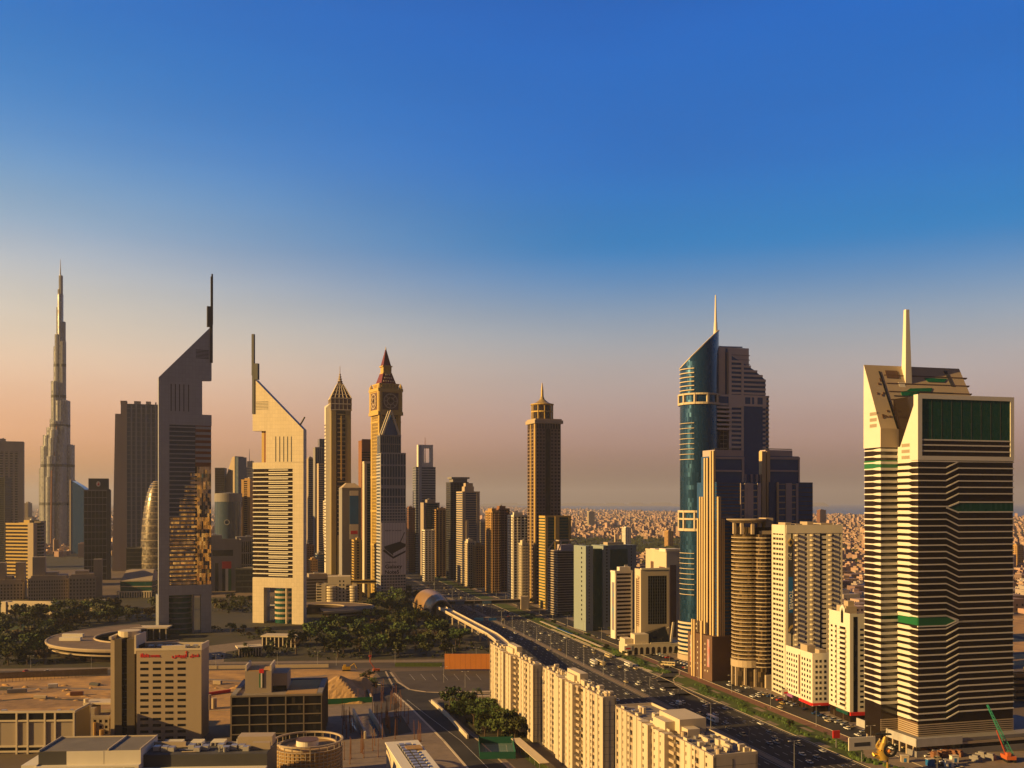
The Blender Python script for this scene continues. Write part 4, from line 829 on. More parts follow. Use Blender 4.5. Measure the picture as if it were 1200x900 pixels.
tower('rear_wing', 'grey low wing with dark roof behind the sunlit white hotel', 'office block', 359, 402, 678, 1300, buff, g_brown, ('bands', .6), ('bands', .5), D=40, floor=4, plant=(.1, .6, .3, .8, 5)).done()
b = tower('gold_slab', 'gold edged narrow slab with balconies beside the bridge to the clock tower', 'tower', 415, 424, 634, 1290, goldst, g_brown, ('mix', .35, .4), ('bands', .5), D=16, plant=(.4, .8, .2, .8, 4)); b.done()
def skybridge():
    Y = 1270; rt = empty('link_bridge', (gx(425, Y), Y, 0), R(8), 'gold walkway bridge joining the white hotel to the clock tower', 'bridge'); z = gz(684, Y); L = 16
    q = MB(); q.box(-L, L + 8, 0, 4, z, z + 1); q.build('deck', goldst, rt); q = MB(); q.box(-L, L + 8, 0, 4, z + 4, z + 4.8); q.build('roof', goldst, rt); q = MB(); q.box(-L, L + 8, .3, 3.7, z + 1, z + 4); q.build('glazing', g_brown, rt); q = MB(); q.box(6, 9, .5, 3.5, 0, z); q.build('pier', goldst, rt)
skybridge()
for x1, x2, yt, Y, lab, m in ((381, 386.5, 588, 1560, 'slim sunlit tower striped with balconies at the foot of the crowned gold tower', cream), (391, 401, 620, 1500, 'small grey balconied tower in front of the crowned gold tower', buff), (357, 368, 640, 1560, 'low brick red block beside the sunlit mast tower', rust)):
    tower('apartment_tower', lab, 'tower', x1, x2, yt, Y, m, g_brown, ('grid', 4, .4, .5), ('bands', .5), D=20, plant=(.3, .7, .2, .7, 3)).done()
for x1, x2, yt, Y, lab, m, gl, st in ((364, 372, 657, 1480, 'low dusty brown block below the stepped towers', ochre, g_brown, ('grid', 4, .5, .5)), (372, 380, 650, 1520, 'low blue glass block below the stepped towers', grey, g_blue, ('bands', .3)), (402, 410, 645, 1420, 'low pale grey block behind the turquoise advert tower', buff, g_steel, ('grid', 4, .45, .45)),
    (483, 490, 648, 1950, 'low rust block beyond the road bend below the framed slim tower', rust, g_brown, ('grid', 4, .5, .5)), (491, 498, 641, 2050, 'low tan block beyond the road bend below the framed slim tower', tan, g_brown, ('bands', .5)), (519, 527, 612, 1900, 'slim blue glass tower just behind the warm tan apartment tower', buff, g_blue, ('mix', .2, .2)), (563, 571, 612, 1800, 'slim pale blue slab behind the temple crowned tower', cream, g_steel, ('bands', .4)), (592, 599, 618, 1700, 'slim grey tower behind the flat roofed dark brown one', grey, g_steel, ('ribs', 4, .3)),
    (733, 739.5, 619, 2700, 'lone white block standing up out of the low town', white, g_brown, ('grid', 3, .5, .5)), (783, 789, 623, 2700, 'lone tan block standing up out of the low town', ochre, g_brown, ('grid', 3, .5, .5)), (961, 968, 598, 4200, 'distant broad reddish block near the shore', rust, g_brown, ('grid', 6, .5, .5)), (690, 697, 600, 5000, 'distant pale block near the horizon of the low town', cream, g_brown, ('bands', .5)), (1192, 1199, 640, 1900, 'yellowish block in the low town beside the black banded tower', ochre, g_brown, ('grid', 4, .5, .5))):
    tower('town_block', lab, 'block', x1, x2, yt, Y, m, gl, st, D=22, plant=(.2, .7, .2, .8, 4)).done()
def portal():
    b = Bld('portal_tower', 'slim pale tower topped by a tall open square frame and needle', 'tower', 487.5, 510.5, 547, 1800, 20, 24)
    W = b.W; z = b.bz; X = b.bx; g = b.mb('glazing', g_steel); g.box(0, W, 0, b.D, 0, b.H); w = b.mb('facade_lattice', silver)
    w.slab('F', X(490.5), X(494), 0, z(522), -.3, 1.2); w.bands('F', X(494), W, 0, b.H, 42, .3, .4); w.bands('F', 0, X(490.5), 0, b.H, 42, .5, .6); w.bands('L', 0, b.D, 0, b.H, 42, .5, .5)
    p = b.mb('portal_frame', white); p.box(X(490), X(497), 0, 10, b.H, z(525)); p.box(X(504.5), X(507.5), 0, 10, b.H, z(525)); p.box(X(490), X(507.5), 0, 10, z(525) + .05, z(521)); p.box(X(497) + .1, X(504.5) - .1, 0, 10, z(547), z(542))
    n = b.mb('needle', rust); n.bar((X(499), 5, b.H), (X(499), 5, z(512)), .9, .4); b.done()
portal()
b = tower('glass_block', 'dark teal glass block in front of the open framed slim tower', 'tower', 497, 515, 590, 1720, buff, g_green, ('mix', .12, .12), ('wall',), D=26, plant=(.25, .75, .2, .8, 7)); b.done()
b = tower('apartment_tower', 'small bright white apartment tower below the dark teal glass block', 'tower', 498, 509.5, 622, 1600, white, g_brown, ('grid', 3, .45, .5), ('bands', .5), D=20, plant=None); b.done()
b = tower('clad_tower', 'warm tan apartment tower with dark brown slots beside the dark teal block', 'tower', 511, 526, 598, 1700, ochre, g_brown, ('grid', 4, .5, .2), ('bands', .5), D=24, plant=(.2, .8, .2, .8, 4)); b.done()
b = tower('brick_tower', 'narrow rust red tower just beyond the giant phone advert', 'tower', 479, 486.5, 596, 1800, rust, g_brown, ('grid', 3, .5, .5), ('bands', .5), D=20, plant=(.1, .6, .2, .8, 4)); b.done()
b = tower('small_tower', 'low shaded rust tower between the phone advert and the slim framed tower', 'tower', 475.5, 482, 612, 1900, rust, g_brown, ('grid', 3, .5, .5), D=20, plant=None); b.done()
b = tower('dark_tower', 'dark tower with an overhanging flat roof slab beside the pale crowned tower', 'tower', 528, 549, 566, 1640, darkgrey, g_dark, ('grid', 6, .15, .3), ('bands', .3), D=28, plant=None)
q = b.mb('roof_slab', grey); q.box(b.W * .15, b.W * .95, 2, 24, b.H + .1, b.bz(561)); q.box(b.W * .05, b.W * 1.05, -1, 26, b.bz(561), b.bz(559)); b.done()
b = tower('crowned_block', 'pale gold edged tower with a stepped temple like crown', 'tower', 542, 562, 577, 1560, tan, g_steel, ('mix', .18, .4), ('bands', .5), D=28, x0=535, plant=None)
q = b.mb('crown', tan); q.box(b.bx(545), b.bx(556), 3, 18, b.H + .1, b.bz(570)); q.box(b.bx(546.5), b.bx(555), 4, 16, b.bz(570), b.bz(566)); q.slab('F', b.bx(546), b.bx(549), 0, b.bz(610), -.1, 1.6); b.done()
for x1, x2, x0, yt, Y, lab, m, gl in ((549, 558, 542, 636, 1500, 'small sunlit apartment tower beneath the temple crowned tower', cream, g_brown), (558, 568, 554, 640, 1480, 'rust fronted small apartment tower next to the small sunlit one', ochre, g_brown),
    (577, 586, 569, 600, 1400, 'brown balconied tower with a bright stepped roof', ochre, g_brown), (585, 597, 580, 597, 1420, 'flat roofed dark brown tower joined to the brown balconied one', rust, g_brown),
    (602, 619, 595, 605, 1290, 'white balconied tower beside the tall dark spired one', white, g_brown), (612, 619.5, 608, 638, 1240, 'low pale slab against the white balconied tower', cream, g_steel)):
    b = tower('apartment_tower', lab, 'tower', x1, x2, yt, Y, m, gl, ('balc', 4, .35, .45, 1), ('balc', 4, .35, .45, 0), x0=x0, D=24, floor=3.6, plant=(.1, .7, .2, .8, 5)); b.done()
def the_tower():
    b = Bld('spired_tower', 'tall slender dark tower under a round lantern with a golden needle', 'tower', 628, 657, 496, 1250, 20, 32, x0=618.5)
    W, z, X = b.W, b.bz, b.bx; D = b.D = max(b.D, 26); g = b.mb('glazing', g_brown); g.box(0, W, 0, D, 0, b.H); w = b.mb('facade_lattice', mat('brown_grid', (.21, .145, .11), rough=.7, var=.05)); nz = 50
    w.grid('F', 0, W * .38, 0, z(502), 3, nz, .44, .5, .5); w.grid('F', W * .58, W, 0, z(502), 3, nz, .44, .5, .5); w.grid('L', 0, D, 0, z(502), 4, nz, .24, .3, .5)
    w.ribs('F', 0, W, z(502), b.H, 9, .35, .4); w.ribs('L', 0, D, z(502), b.H, 8, .25, .4); gl = b.mb('gold_pier', goldst); gl.slab('L', 1, 4.4, 0, b.H, -.1, 1); gl.slab('L', D * .55, D * .62, 0, b.H, -.1, .9)
    c = b.mb('cornice', tan); c.box(-2.5, W + 2.5, -2.5, D + 2, b.H + .05, z(492)); c.box(-1, W + 1, -1, D + 1, z(492), z(490.3))
    x, y = W * .42, D * .5; r = 13.2; l = b.mb('lantern', g_brown); l.cyl(x, y, r, z(490.3), z(473.5), 20); t = b.mb('lantern_trim', goldst)
    for i in range(10): a = math.pi * i / 5 + .2; t.box(x + r * math.cos(a) - .9, x + r * math.cos(a) + .9, y + r * math.sin(a) - .9, y + r * math.sin(a) + .9, z(490.3), z(473.6))
    t.lathe(x, y, [(r + .2, z(482)), (r + .8, z(482)), (r + .8, z(480.5)), (r + .2, z(480.5))], 24); t.lathe(x, y, [(r + .3, z(474)), (r + 2, z(473)), (r + 2, z(472)), (r - 1, z(471.5))], 24)
    rf = b.mb('roof', mat('gold_roof', (.45, .33, .14), rough=.4, metal=.3)); rf.lathe(x, y, [(r - .5, z(472)), (7.5, z(469.5)), (3.6, z(466.5)), (2, z(463)), (1.6, z(455)), (.5, z(446.5))], 20); b.done()
the_tower()
b = tower('gold_edged_tower', 'dark green and gold edged block with a bright rim before the tall spired tower', 'tower', 639, 669, 606, 1190, goldst, g_green, ('mix', .1, .08), ('bands', .6), x0=632, D=26, plant=None)
q = b.mb('gold_rib', goldst); q.slab('F', b.bx(650), b.bx(655), 0, b.H + 1, -.1, 1.4); b.done()
b = Bld('striped_tower', 'dark horizontally striped tower with a chamfered open roof frame', 'tower', 654, 683, 646, 1115, 20, 32, x0=642)
g = b.mb('glazing', g_dark); g.box(0, b.W, 0, b.D, 0, b.H); w = b.mb('facade_bands', buff); w.bands('F', 0, b.W, 0, b.H, 26, .32, .5); w.bands('L', 0, b.D, 0, b.H, 26, .5, .6)
w.box(0, b.W, .3, b.D, b.H, b.H + .6); f = b.mb('roof_frame', tan); z1 = b.bz(634)
for p, q_ in (((0, 0), (.22, .2)), ((1, 0), (.78, .2)), ((0, 1), (.22, .8)), ((1, 1), (.78, .8))): f.bar((p[0] * b.W, p[1] * b.D, b.H), (q_[0] * b.W, q_[1] * b.D, z1), .8, n=4)
f.box(b.W * .2, b.W * .8, b.D * .18, b.D * .22, z1 - .8, z1 + .6); f.box(b.W * .2, b.W * .8, b.D * .78, b.D * .82, z1 - .8, z1 + .6); f.box(b.W * .19, b.W * .23, b.D * .22, b.D * .78, z1 - .75, z1 + .55); f.box(b.W * .77, b.W * .81, b.D * .22, b.D * .78, z1 - .75, z1 + .55); k = b.mb('plant_room', mauve); k.box(b.W * .25, b.W * .75, b.D * .25, b.D * .7, b.H + .6, b.H + 7); b.done()
b = tower('glass_block', 'small dark green glass block wedged between the striped tower and teal slabs', 'office block', 676, 688, 673, 1060, darkgrey, g_green, ('bands', .1), ('bands', .1), D=22, x0=673.5, plant=(.6, .95, .2, .6, 5)); b.done()
b = Bld('teal_office', 'white and teal office pair of slabs with a sheer dark glass front', 'office block', 686.5, 737, 640, 985, 20, 30)
X, z = b.bx, b.bz; g = b.mb('glazing', g_green); g.box(X(694), X(708), 4, b.D, 0, b.H - 3); g.box(X(714), X(738), 5, b.D, 0, b.H - 4); w = b.mb('concrete_pier', mat('pale_teal_wall', (.25, .29, .28), var=.06, streak=True))
for x1, x2, y0 in ((686.5, 695, 0), (707.5, 715.5, 1), (737, 750, 8)): w.box(X(x1), X(x2), y0, b.D - y0 / 2, 0, b.H)
w.box(X(715.5), X(737), 6, b.D - 4, b.H - 4, b.H + .4)
for i in range(24):
    for px in (690.5, 711.5, 744): s = b.mb('window', g_dark); s.slab('F', X(px) - .5, X(px) + .5, 8 + i * 3.3, 9.6 + i * 3.3, -.3 if px != 744 else -8.3, .06 if px < 700 else (-.94 if px < 740 else -7.94))
for i in range(16):
    s = b.mb('side_window', g_dark); s.slab('L', b.D * .3, b.D * .38, 10 + i * 4.8, 12 + i * 4.8, -.3, .06)
p = b.mb('plant_room', tan); p.box(X(727), X(729), 12, 14, b.H, b.bz(627)); p.box(X(717), X(736), 10, 20, b.H + .4, b.H + 3); b.done()
b = tower('striped_white_office', 'bright white striped office with a patterned strip down its edge', 'office block', 721, 741, 671, 930, white, g_brown, ('mix', .08, .5), ('wall',), x0=716, D=24, floor=3.7, plant=(.3, .95, .2, .8, 5)); q = b.mb('coloured_banner', mat('banner_print', (.35, .16, .12), var=.4, scale=.15, c2=(.12, .25, .36))); q.slab('L', 1.5, b.D * .7, 8, b.H * .85, .3, .5); b.done()
# ------------------------------------------------------------------ sea side of the highway, toward the viewer
def arcade_hotel():
    b = Bld('arcade_hotel', 'cream hotel with sheer dark glass front above an arched sloping podium', 'hotel', 752, 784, 668, 850, 12, 30, x0=745)
    W, X, z = b.W, b.bx, b.bz; w = b.mb('front_wall', tan); g = b.mb('glazing', g_dark)
    panel_holes(w, 'F', 0, W, 0, b.H, [(X(759.5), X(781.5), z(732), z(675))], -2.5, 0); w.box(0, W, 2.5, b.D, 0, b.H - .1); g.slab('F', X(759.5), X(781.5), z(732), z(675), -1.8, -1.2)
    mu = b.mb('mullion_grille', darkgrey); mu.ribs('F', X(759.5), X(781.5), z(732), z(675), 8, .12, -1.0); mu.bands('F', X(759.5), X(781.5), z(732), z(675), 16, .1, -1.02)
    lv = b.mb('louvre_bands', brown); lv.bands('L', 3, b.D - 3, z(735), z(680), 22, .55, .3); a = b.mb('corner_arch', cream); a.slab('L', 0, 3, 0, b.H + .5, -.1, .9); a.slab('L', b.D - 3, b.D, 0, b.H + .5, -.1, .9); a.slab('L', 3, b.D - 3, z(676), b.H + .5, -.1, .9); a.cyl(-.2, b.D / 2, 2.6, z(678), z(675), 14)
    # podium: sloping glass over arched loggia
    p = b.mb('podium', cream); x0, x1 = X(728), X(794); p.box(x0, x1, -16, 6, 0, 9); ar = b.mb('arch_opening', g_brown)
    for i in range(10):
        c = x0 + (x1 - x0) * (i + .5) / 10; n = 8; ar.poly('F', [(c - 1.5, .5), (c + 1.5, .5), (c + 1.5, 5)] + [(c + 1.5 * math.cos(math.pi * k / n), 5 + 1.5 * math.sin(math.pi * k / n)) for k in range(1, n)] + [(c - 1.5, 5)], 15.9, 16.06)
    s = b.mb('sloping_glazing', g_dark); s.hexa([(X(755), -15, 9), (X(778), -15, 9), (X(778), -2, 9), (X(755), -2, 9), (X(755), -9, 17), (X(778), -4, 22), (X(778), -2, 22), (X(755), -2, 17)])
    f = b.mb('slope_frame', cream); f.bar((X(778), -15.6, 8), (X(788), -2, 25), 1.1, n=4); f.bar((X(755), -15.3, 9.6), (X(778), -15.3, 9.6), .6, n=4); f.bar((X(766), -8, 15), (X(782), -4, 21), .9, n=4); f.box(X(738), X(754), -13, -2, 9, 17); f.box(X(728), X(737), -10, 4, 9, 13)
    r = b.mb('parapet', cream); r.slab('F', -.5, W + .4, b.H + .02, b.H + 1.5, -3, .6); b.done()
    b = tower('arched_tower', 'cream tower with paired arched crowns behind the sheer glass fronted hotel', 'tower', 781, 796.5, 647, 905, cream, g_brown, ('wall',), None, x0=757, D=40, plant=None)
    a = b.mb('crown_block', white); a.box(-1, b.W + 1, 0, b.D * .3, b.H, b.H + 3); a.box(0, b.W * .9, b.D * .55, b.D * .8, b.H, b.H + 2); q = b.mb('recessed_louvre', brown); q.slab('L', b.D * .05, b.D * .33, 10, b.H - 14, -.1, .4); q.slab('L', b.D * .6, b.D * .75, 10, b.H - 10, -.1, .4); q.slab('F', b.W * .25, b.W * .72, 5, b.H - 12, .2, .42); b.done()
arcade_hotel()
def masted():
    b = Bld('curved_glass_tower', 'tall curved blue glass tower with slanting top, tiered slab and white needle mast', 'tower', 842, 897, 405, 812, 17, 34)
    W, X, z = b.W, b.bx, b.bz; Zl = z
    # curved glass shaft
    cy = 8; r = 22.2 / F * (812 + 14); cx = b.bxd(819.5, cy); n = 40; q = b.mb('curved_glazing', g_teal, smooth=True)
    pts = [(cx + r * math.cos(2 * math.pi * i / n), cy + r * math.sin(2 * math.pi * i / n)) for i in range(n)]
    top = [z(430) + (z(389) - z(430)) * (.5 + .5 * math.cos(2 * math.pi * i / n)) ** 1.0 - 6 * math.sin(2 * math.pi * i / n) for i in range(n)]
    q.prism(pts, 0, top)
    rf = b.mb('slant_roof', brown); rf.prism([(cx + (x - cx) * 1.02, cy + (y - cy) * 1.02) for x, y in pts], z(462), [t + 1.2 for t in top]) if False else None
    k = [(cx + (x - cx) * .94, cy + (y - cy) * .94) for x, y in pts]; rf.add([(x, y, t + .25) for (x, y), t in zip(k, top)] + [(x, y, t - 2) for (x, y), t in zip(k, top)], [tuple(range(n)), tuple(range(2 * n - 1, n - 1, -1))] + [(i, i + n, (i + 1) % n + n, (i + 1) % n) for i in range(n)])
    t = b.mb('rim_trim', cream)
    for i in range(n):
        j = (i + 1) % n; t.bar((*pts[i], top[i] + .3), (*pts[j], top[j] + .3), .55, n=4)
    for ya, yb in ((462, 464), (472.5, 475), (598, 600.5), (607, 609), (619, 622)): bt = b.mb('belt_trim', cream); bt.lathe(cx, cy, [(r + .2, z(yb)), (r + 1.4, z(yb)), (r + 1.4, z(ya)), (r + .2, z(ya))], n)
    for za, zb in ((475, 462), (622, 598)):
        bt = b.mb('belt_frame', cream)
        for i in range(10): a = 2 * math.pi * i / 10 + .25; bt.box(cx + (r + .6) * math.cos(a) - .9, cx + (r + .6) * math.cos(a) + .9, cy + (r + .6) * math.sin(a) - .9, cy + (r + .6) * math.sin(a) + .9, z(za), z(zb))
    A0, A1 = R(168), R(228)
    for py in list(range(434, 462, 5)) + list(range(497, 545, 6)) + list(range(648, 700, 6)) + list(range(730, 775, 5)):
        if py in (434, 497, 648, 730): ba = b.mb('balcony_bands', cream)
        w_ = 1.0 if py < 700 else 1.9; ba.lathe(cx, cy, [(r + .1, z(py)), (r + w_, z(py)), (r + w_, z(py) + (.4 if 480 < py < 700 else .7) + (1.0 if py > 700 else 0)), (r + .1, z(py) + (.4 if 480 < py < 700 else .7))], 14, A0 if py < 700 else R(165), A1 if py < 700 else R(265))
    gd = b.mb('ground_drum', tan); gd.cyl(cx, cy, r + 2, 0, z(766), 32)
    # slab behind and to the side, stepping down
    w = b.mb('slab_wall', mat('pale_slab_wall', (.68, .56, .48), rough=.6, var=.04)); gl = b.mb('slab_glazing', g_blue)
    gl.box(X(841), X(855), 3, b.D, 0, z(407)); w.box(X(843), X(882), 6, b.D - 2, z(440), b.H); w.box(X(842), X(851.5), 2.2, b.D - 3, z(462), b.H - 1)
    gl.poly('F', [(X(856.5), 0), (X(897), 0), (X(897), z(443)), (X(884), z(432)), (X(857), z(416))], -b.D + 6, 0)
    w.slab('F', X(853.5), X(856.5), 0, z(411.5), -6, 1.2); nb = 15
    for i in range(60):
        py = 424 + i * 5.3
        if py > 640: break
        x2 = X(897) if py > 445 else (X(884) + (X(897) - X(884)) * max(0, (py - 432)) / 11 if py > 432 else X(857) + (X(884) - X(857)) * (py - 416) / 16)
        w.slab('F', X(856.5), x2, z(py), z(py) + 1.75, -.1, .7)
    w.slab('F', X(868.5), X(871), 0, z(424), -.1, .9); w.slab('F', X(842), X(897.5), z(475), z(462), -.1, .95)
    for x1, x2 in ((810, 818), (822, 826), (836, 853), (872.5, 878.5), (880.5, 883), (887, 893)): b.mb('belt_opening', g_blue).slab('F', X(x1), X(x2), z(472.5), z(464.5), .8, 1.05) if x1 > 830 else None
    bg = b.mb('blue_panel', g_blue); bg.slab('F', X(871), X(893), 0, z(475.2), .3, 1.1)
    for i in range(6): w.slab('F', X(826), X(854), z(479 + i * 5), z(479 + i * 5) + 1.6, -.3, 5.0)
    rs = b.mb('recess', g_brown); rs.slab('F', X(842), X(853), z(530), z(500), .1, .5); rg = b.mb('recess_grille', tan); rg.grid('F', X(843), X(852), z(530), z(500), 2, 6, .1, .12, .7)
    e = b.mb('end_wing', g_blue); e.box(X(893.2), X(901.5), 1, 20, 0, z(463)); ew = b.mb('end_wing_trim', tan)
    for i in range(36): py = 464 + 5.3 * i; ew.box(X(893.2), X(901.8), .5, 20.5, z(py), z(py) + 1.6) if py < 650 else None
    lo = b.mb('roof_louvre', mauve)
    for i in range(4): lo.slab('F', X(858), X(883), z(414 + i * 5.3), z(414 + i * 5.3) + .6, -7, -5.6)
    c = b.mb('roof_crane', silver); c.bar((X(846), 12, b.H), (X(846), 12, z(402)), .6); c.bar((X(842), 12, z(403.5)), (X(878.5), 12, z(402.5)), .55); c.box(X(847), X(854), 11, 14, b.H, z(402.5))
    m = b.mb('mast', white); mx = b.bxd(838.6, 9); m.bar((mx, 9, z(402)), (mx, 9, z(375)), 2.2, 1.3, 10); m.bar((mx, 9, z(375)), (mx, 9, z(343)), 1.1, .5, 10); b.done()
masted()
def gold_ribbed():
    # pair of dark glass towers with gold ribs on the sunny end
    gr = mat('gold_rib_stone', (.60, .43, .22), rough=.6, var=.05)
    b = Bld('ribbed_tower', 'dark glass twin tower with bunched golden vertical ribs stepping up its sunlit end', 'tower', 839, 873, 531, 715, 20, 30, x0=817.5)
    W, D, X, z = b.W, b.D, b.bx, b.bz; g = b.mb('glazing', g_blue); g.box(0, W, 2, D * .8, 0, b.H - 2); g.box(-.5, X(890), -1.5, D, 0, z(565)); w = b.mb('wall_frame', mauve)
    w.box(.5, W + .5, 2.6, D * .75, b.H - 2, b.H + 2.6); w.slab('F', X(871), X(873.5), z(565), z(536), -8, -1.5); w.slab('F', 0, W, z(552.5), z(550.5), -3, -1.2); w.slab('F', .2, X(873.5), z(537.5), z(535), -8, -1.4)
    for xa, xb in ((866, 867.2), (871, 873.5), (873.8, 881), (886, 890)): w.slab('F', X(xa), X(xb), 0, z(566), 1.3, 2.1)
    wb = b.mb('band_trim', tan); wb.bands('F', X(867.3), X(886), 40, z(567), 22, .2, 1.9); dk = b.mb('dark_bands', brown); dk.bands('F', -.5, X(866), 30, z(566), 44, .25, 1.62)
    rb = b.mb('gold_ribs', gr)
    for p0, p1, py in ((818.5, 820.6, 608), (821, 823.2, 582), (823.6, 825.9, 582), (826.2, 828.8, 536), (829.2, 831.8, 536), (833, 835.6, 528), (836, 838.6, 528)):
        ya, yb = b.by(p1), b.by(p0); rb.slab('L', max(ya, 0), max(ya, 0) + (yb - max(ya, 0)) * .62, 10, z(py), 0, 1.9)
    for i, (p0, p1, py) in enumerate(((838.8, 840.0, 582), (840.6, 842, 582), (843, 844.4, 608), (845, 846.4, 608))): rb.box(X(p0), X(p1), -3.4, 1.5, 10, z(py))
    gs = b.mb('rib_gap_glazing', g_brown); gs.slab('L', 0, D, 0, z(610), -.1, .6)
    pd = b.mb('podium', brown); x0 = X(866); pd.box(-6, X(867), -4.5, D + 4, 0, z(745)); pw = b.mb('podium_window', cream); 
    for i in range(8):
        for j in range(6): y0 = 1 + (D + 2) * i / 8; pw.slab('L', y0, y0 + 1.0, 6 + 3.9 * j, 7.4 + 3.9 * j, 5.9, 6.2) if i not in (2, 3, 5) else None
    pr = b.mb('podium_rib', gr); pr.slab('L', D * .32, D * .40, 0, z(745) + 10, 5.8, 7); pr.slab('L', D * .72, D * .78, 0, z(745) + 10, 5.8, 7); pr.slab('L', D * .84, D * .9, 0, z(745) + 10, 5.8, 7)
    bn = b.mb('hanging_banner', mat('red_blue_print', (.55, .08, .05), scale=.12, var=.4, c2=(.30, .42, .45))); bn.slab('L', -1.5, 1.6, 10, 30, 6, 6.4); bn.slab('L', D * .93, D * .99, 10, 30, 6, 6.4)
    t = b.mb('maintenance_rail', darkgrey); t.bar((1, 4, b.H + 3.5), (W - 2, 4, b.H + 3.5), .35); b.done()
    b = Bld('ribbed_tower', 'dark glass twin tower with pale piers showing behind the sunlit gold ribbed one', 'tower', 900, 938, 531, 745, 20, 30, x0=888)
    W, D, X, z = b.W, b.D, b.bx, b.bz; g = b.mb('glazing', g_blue); g.box(0, W, 2, D * .8, 0, b.H - 2); g.box(0, X(951), -1.5, D, 0, z(565)); g.box(X(873), 1, 1, D, 0, z(556)); w = b.mb('wall_frame', mauve)
    w.box(-.5, X(931), 2.6, D * .75, b.H - 2, b.H + 2.6); w.slab('F', W - .8, W + .6, z(565), z(535), -8, -1.5); w.slab('F', 0, W, z(552.5), z(550.5), -3, -1.2); w.slab('F', .2, W + .6, z(538), z(535), -8, -1.4)
    for xa, xb in ((873.2, 875), (880, 882.2), (886, 888.5), (891, 893), (908, 910.5), (919, 926), (931, 933.5)): w.slab('F', X(xa), X(xb), 0, z(566), 1.3, 2.2) if xa > 900 else w.slab('F', X(xa), X(xb), 0, z(556), -1.1, -.2)
    wb = b.mb('band_trim', tan); wb.bands('F', X(910.6), X(931), 40, z(567), 22, .2, 1.9); dk = b.mb('dark_bands', darkgrey); dk.bands('F', X(933.6), X(951), 40, z(566), 30, .2, 1.6)
    rb = b.mb('gold_ribs', gr); rb.box(-1.5, 1.2, -1, 3, 30, z(529)); rb.box(-6, -2.5, -1, 3, 30, z(529)); rb.slab('F', X(908), X(910), 0, z(565), 2.3, 3)
    t = b.mb('maintenance_rail', darkgrey); t.bar((1, 4, b.H + 3.5), (W - 5, 4, b.H + 3.5), .35); b.done()
gold_ribbed()
def balcony_tower():
    b = Bld('balcony_tower', 'apartment tower wrapped in curved glowing balconies under a flat pergola roof', 'tower', 878, 906, 612, 690, 10, 30, x0=862)
    W, D, X, z = b.W, b.D, b.bx, b.bz; g = b.mb('glazing', glass('gold_reflection_glass', (.035, .025, .016), rough=.14, metal=.35, pane=(1.5, 1.5, 3.6), light=(.3, .2, .1), frac=.7, tilt=.05)); g.box(0, W, 0, D, 0, z(618)); bl = b.mb('balcony_bands', tan); nz = 33; H = z(626)  # golden reflections put into the tint of the panes
    c1 = (2, D * .35); r = 11
    g.cyl(c1[0], c1[1], r - 1.2, 0, H, 20); g.cyl(W * .62, 1, 7.2, 0, H, 18); sh = b.mb('balcony_soffit', goldst)
    for j in range(nz):
        zz = 14 + (H - 14) * j / nz; bl.cyl(c1[0], c1[1], r, zz, zz + .62, 22); bl.cyl(W * .62, 1, 8.2, zz, zz + .62, 18); bl.slab('F', 0, W, zz + .02, zz + .58, -.2, 1.2)
        sh.lathe(c1[0], c1[1], [(r - .1, zz + 1.25), (r, zz + 1.25), (r, zz + 1.38), (r - .1, zz + 1.38)], 22)
    p = b.mb('crown_pier', tan)
    for i in range(8): a = 2 * math.pi * i / 8; p.box(c1[0] + 9.5 * math.cos(a) - 1, c1[0] + 9.5 * math.cos(a) + 1, c1[1] + 9.5 * math.sin(a) - 1, c1[1] + 9.5 * math.sin(a) + 1, H, z(613))
    p.box(W * .4, W, -1, 8, z(634), z(622)); p.box(W * .75, W + 1, 2, 14, z(622), z(607))
    f = b.mb('pergola_roof', buff); f.lathe(c1[0], c1[1], [(r - 1, z(613)), (r + 3.5, z(609.5)), (r + 3.5, z(608.2)), (.2, z(608.5))], 24); f.box(W * .2, W * .8, 0, 16, z(611), z(608.6))
    k = b.mb('slat_screen', ochre); k.bands('F', W * .42, W * .98, 14, z(703), 40, .5, 8.4) if False else k.slab('F', W * .9, W + .6, 10, z(693), -.2, 1.6)
    s = b.mb('street_arcade', tan); s.cyl(c1[0], c1[1], r + .4, z(782), z(774), 22)
    for i in range(9): a = 2 * math.pi * i / 9; s.box(c1[0] + 10 * math.cos(a) - .8, c1[0] + 10 * math.cos(a) + .8, c1[1] + 10 * math.sin(a) - .8, c1[1] + 10 * math.sin(a) + .8, 0, z(782))
    s.box(W * .5, W + 2, -8, 0, 0, 9); b.done()
    b = tower('plain_tower', 'plain mauve brown slab wall tower beside the curved balcony tower', 'tower', 853, 864, 608, 722, mauve, g_brown, ('wall',), ('wall',), D=22, plant=None); b.done()
balcony_tower()
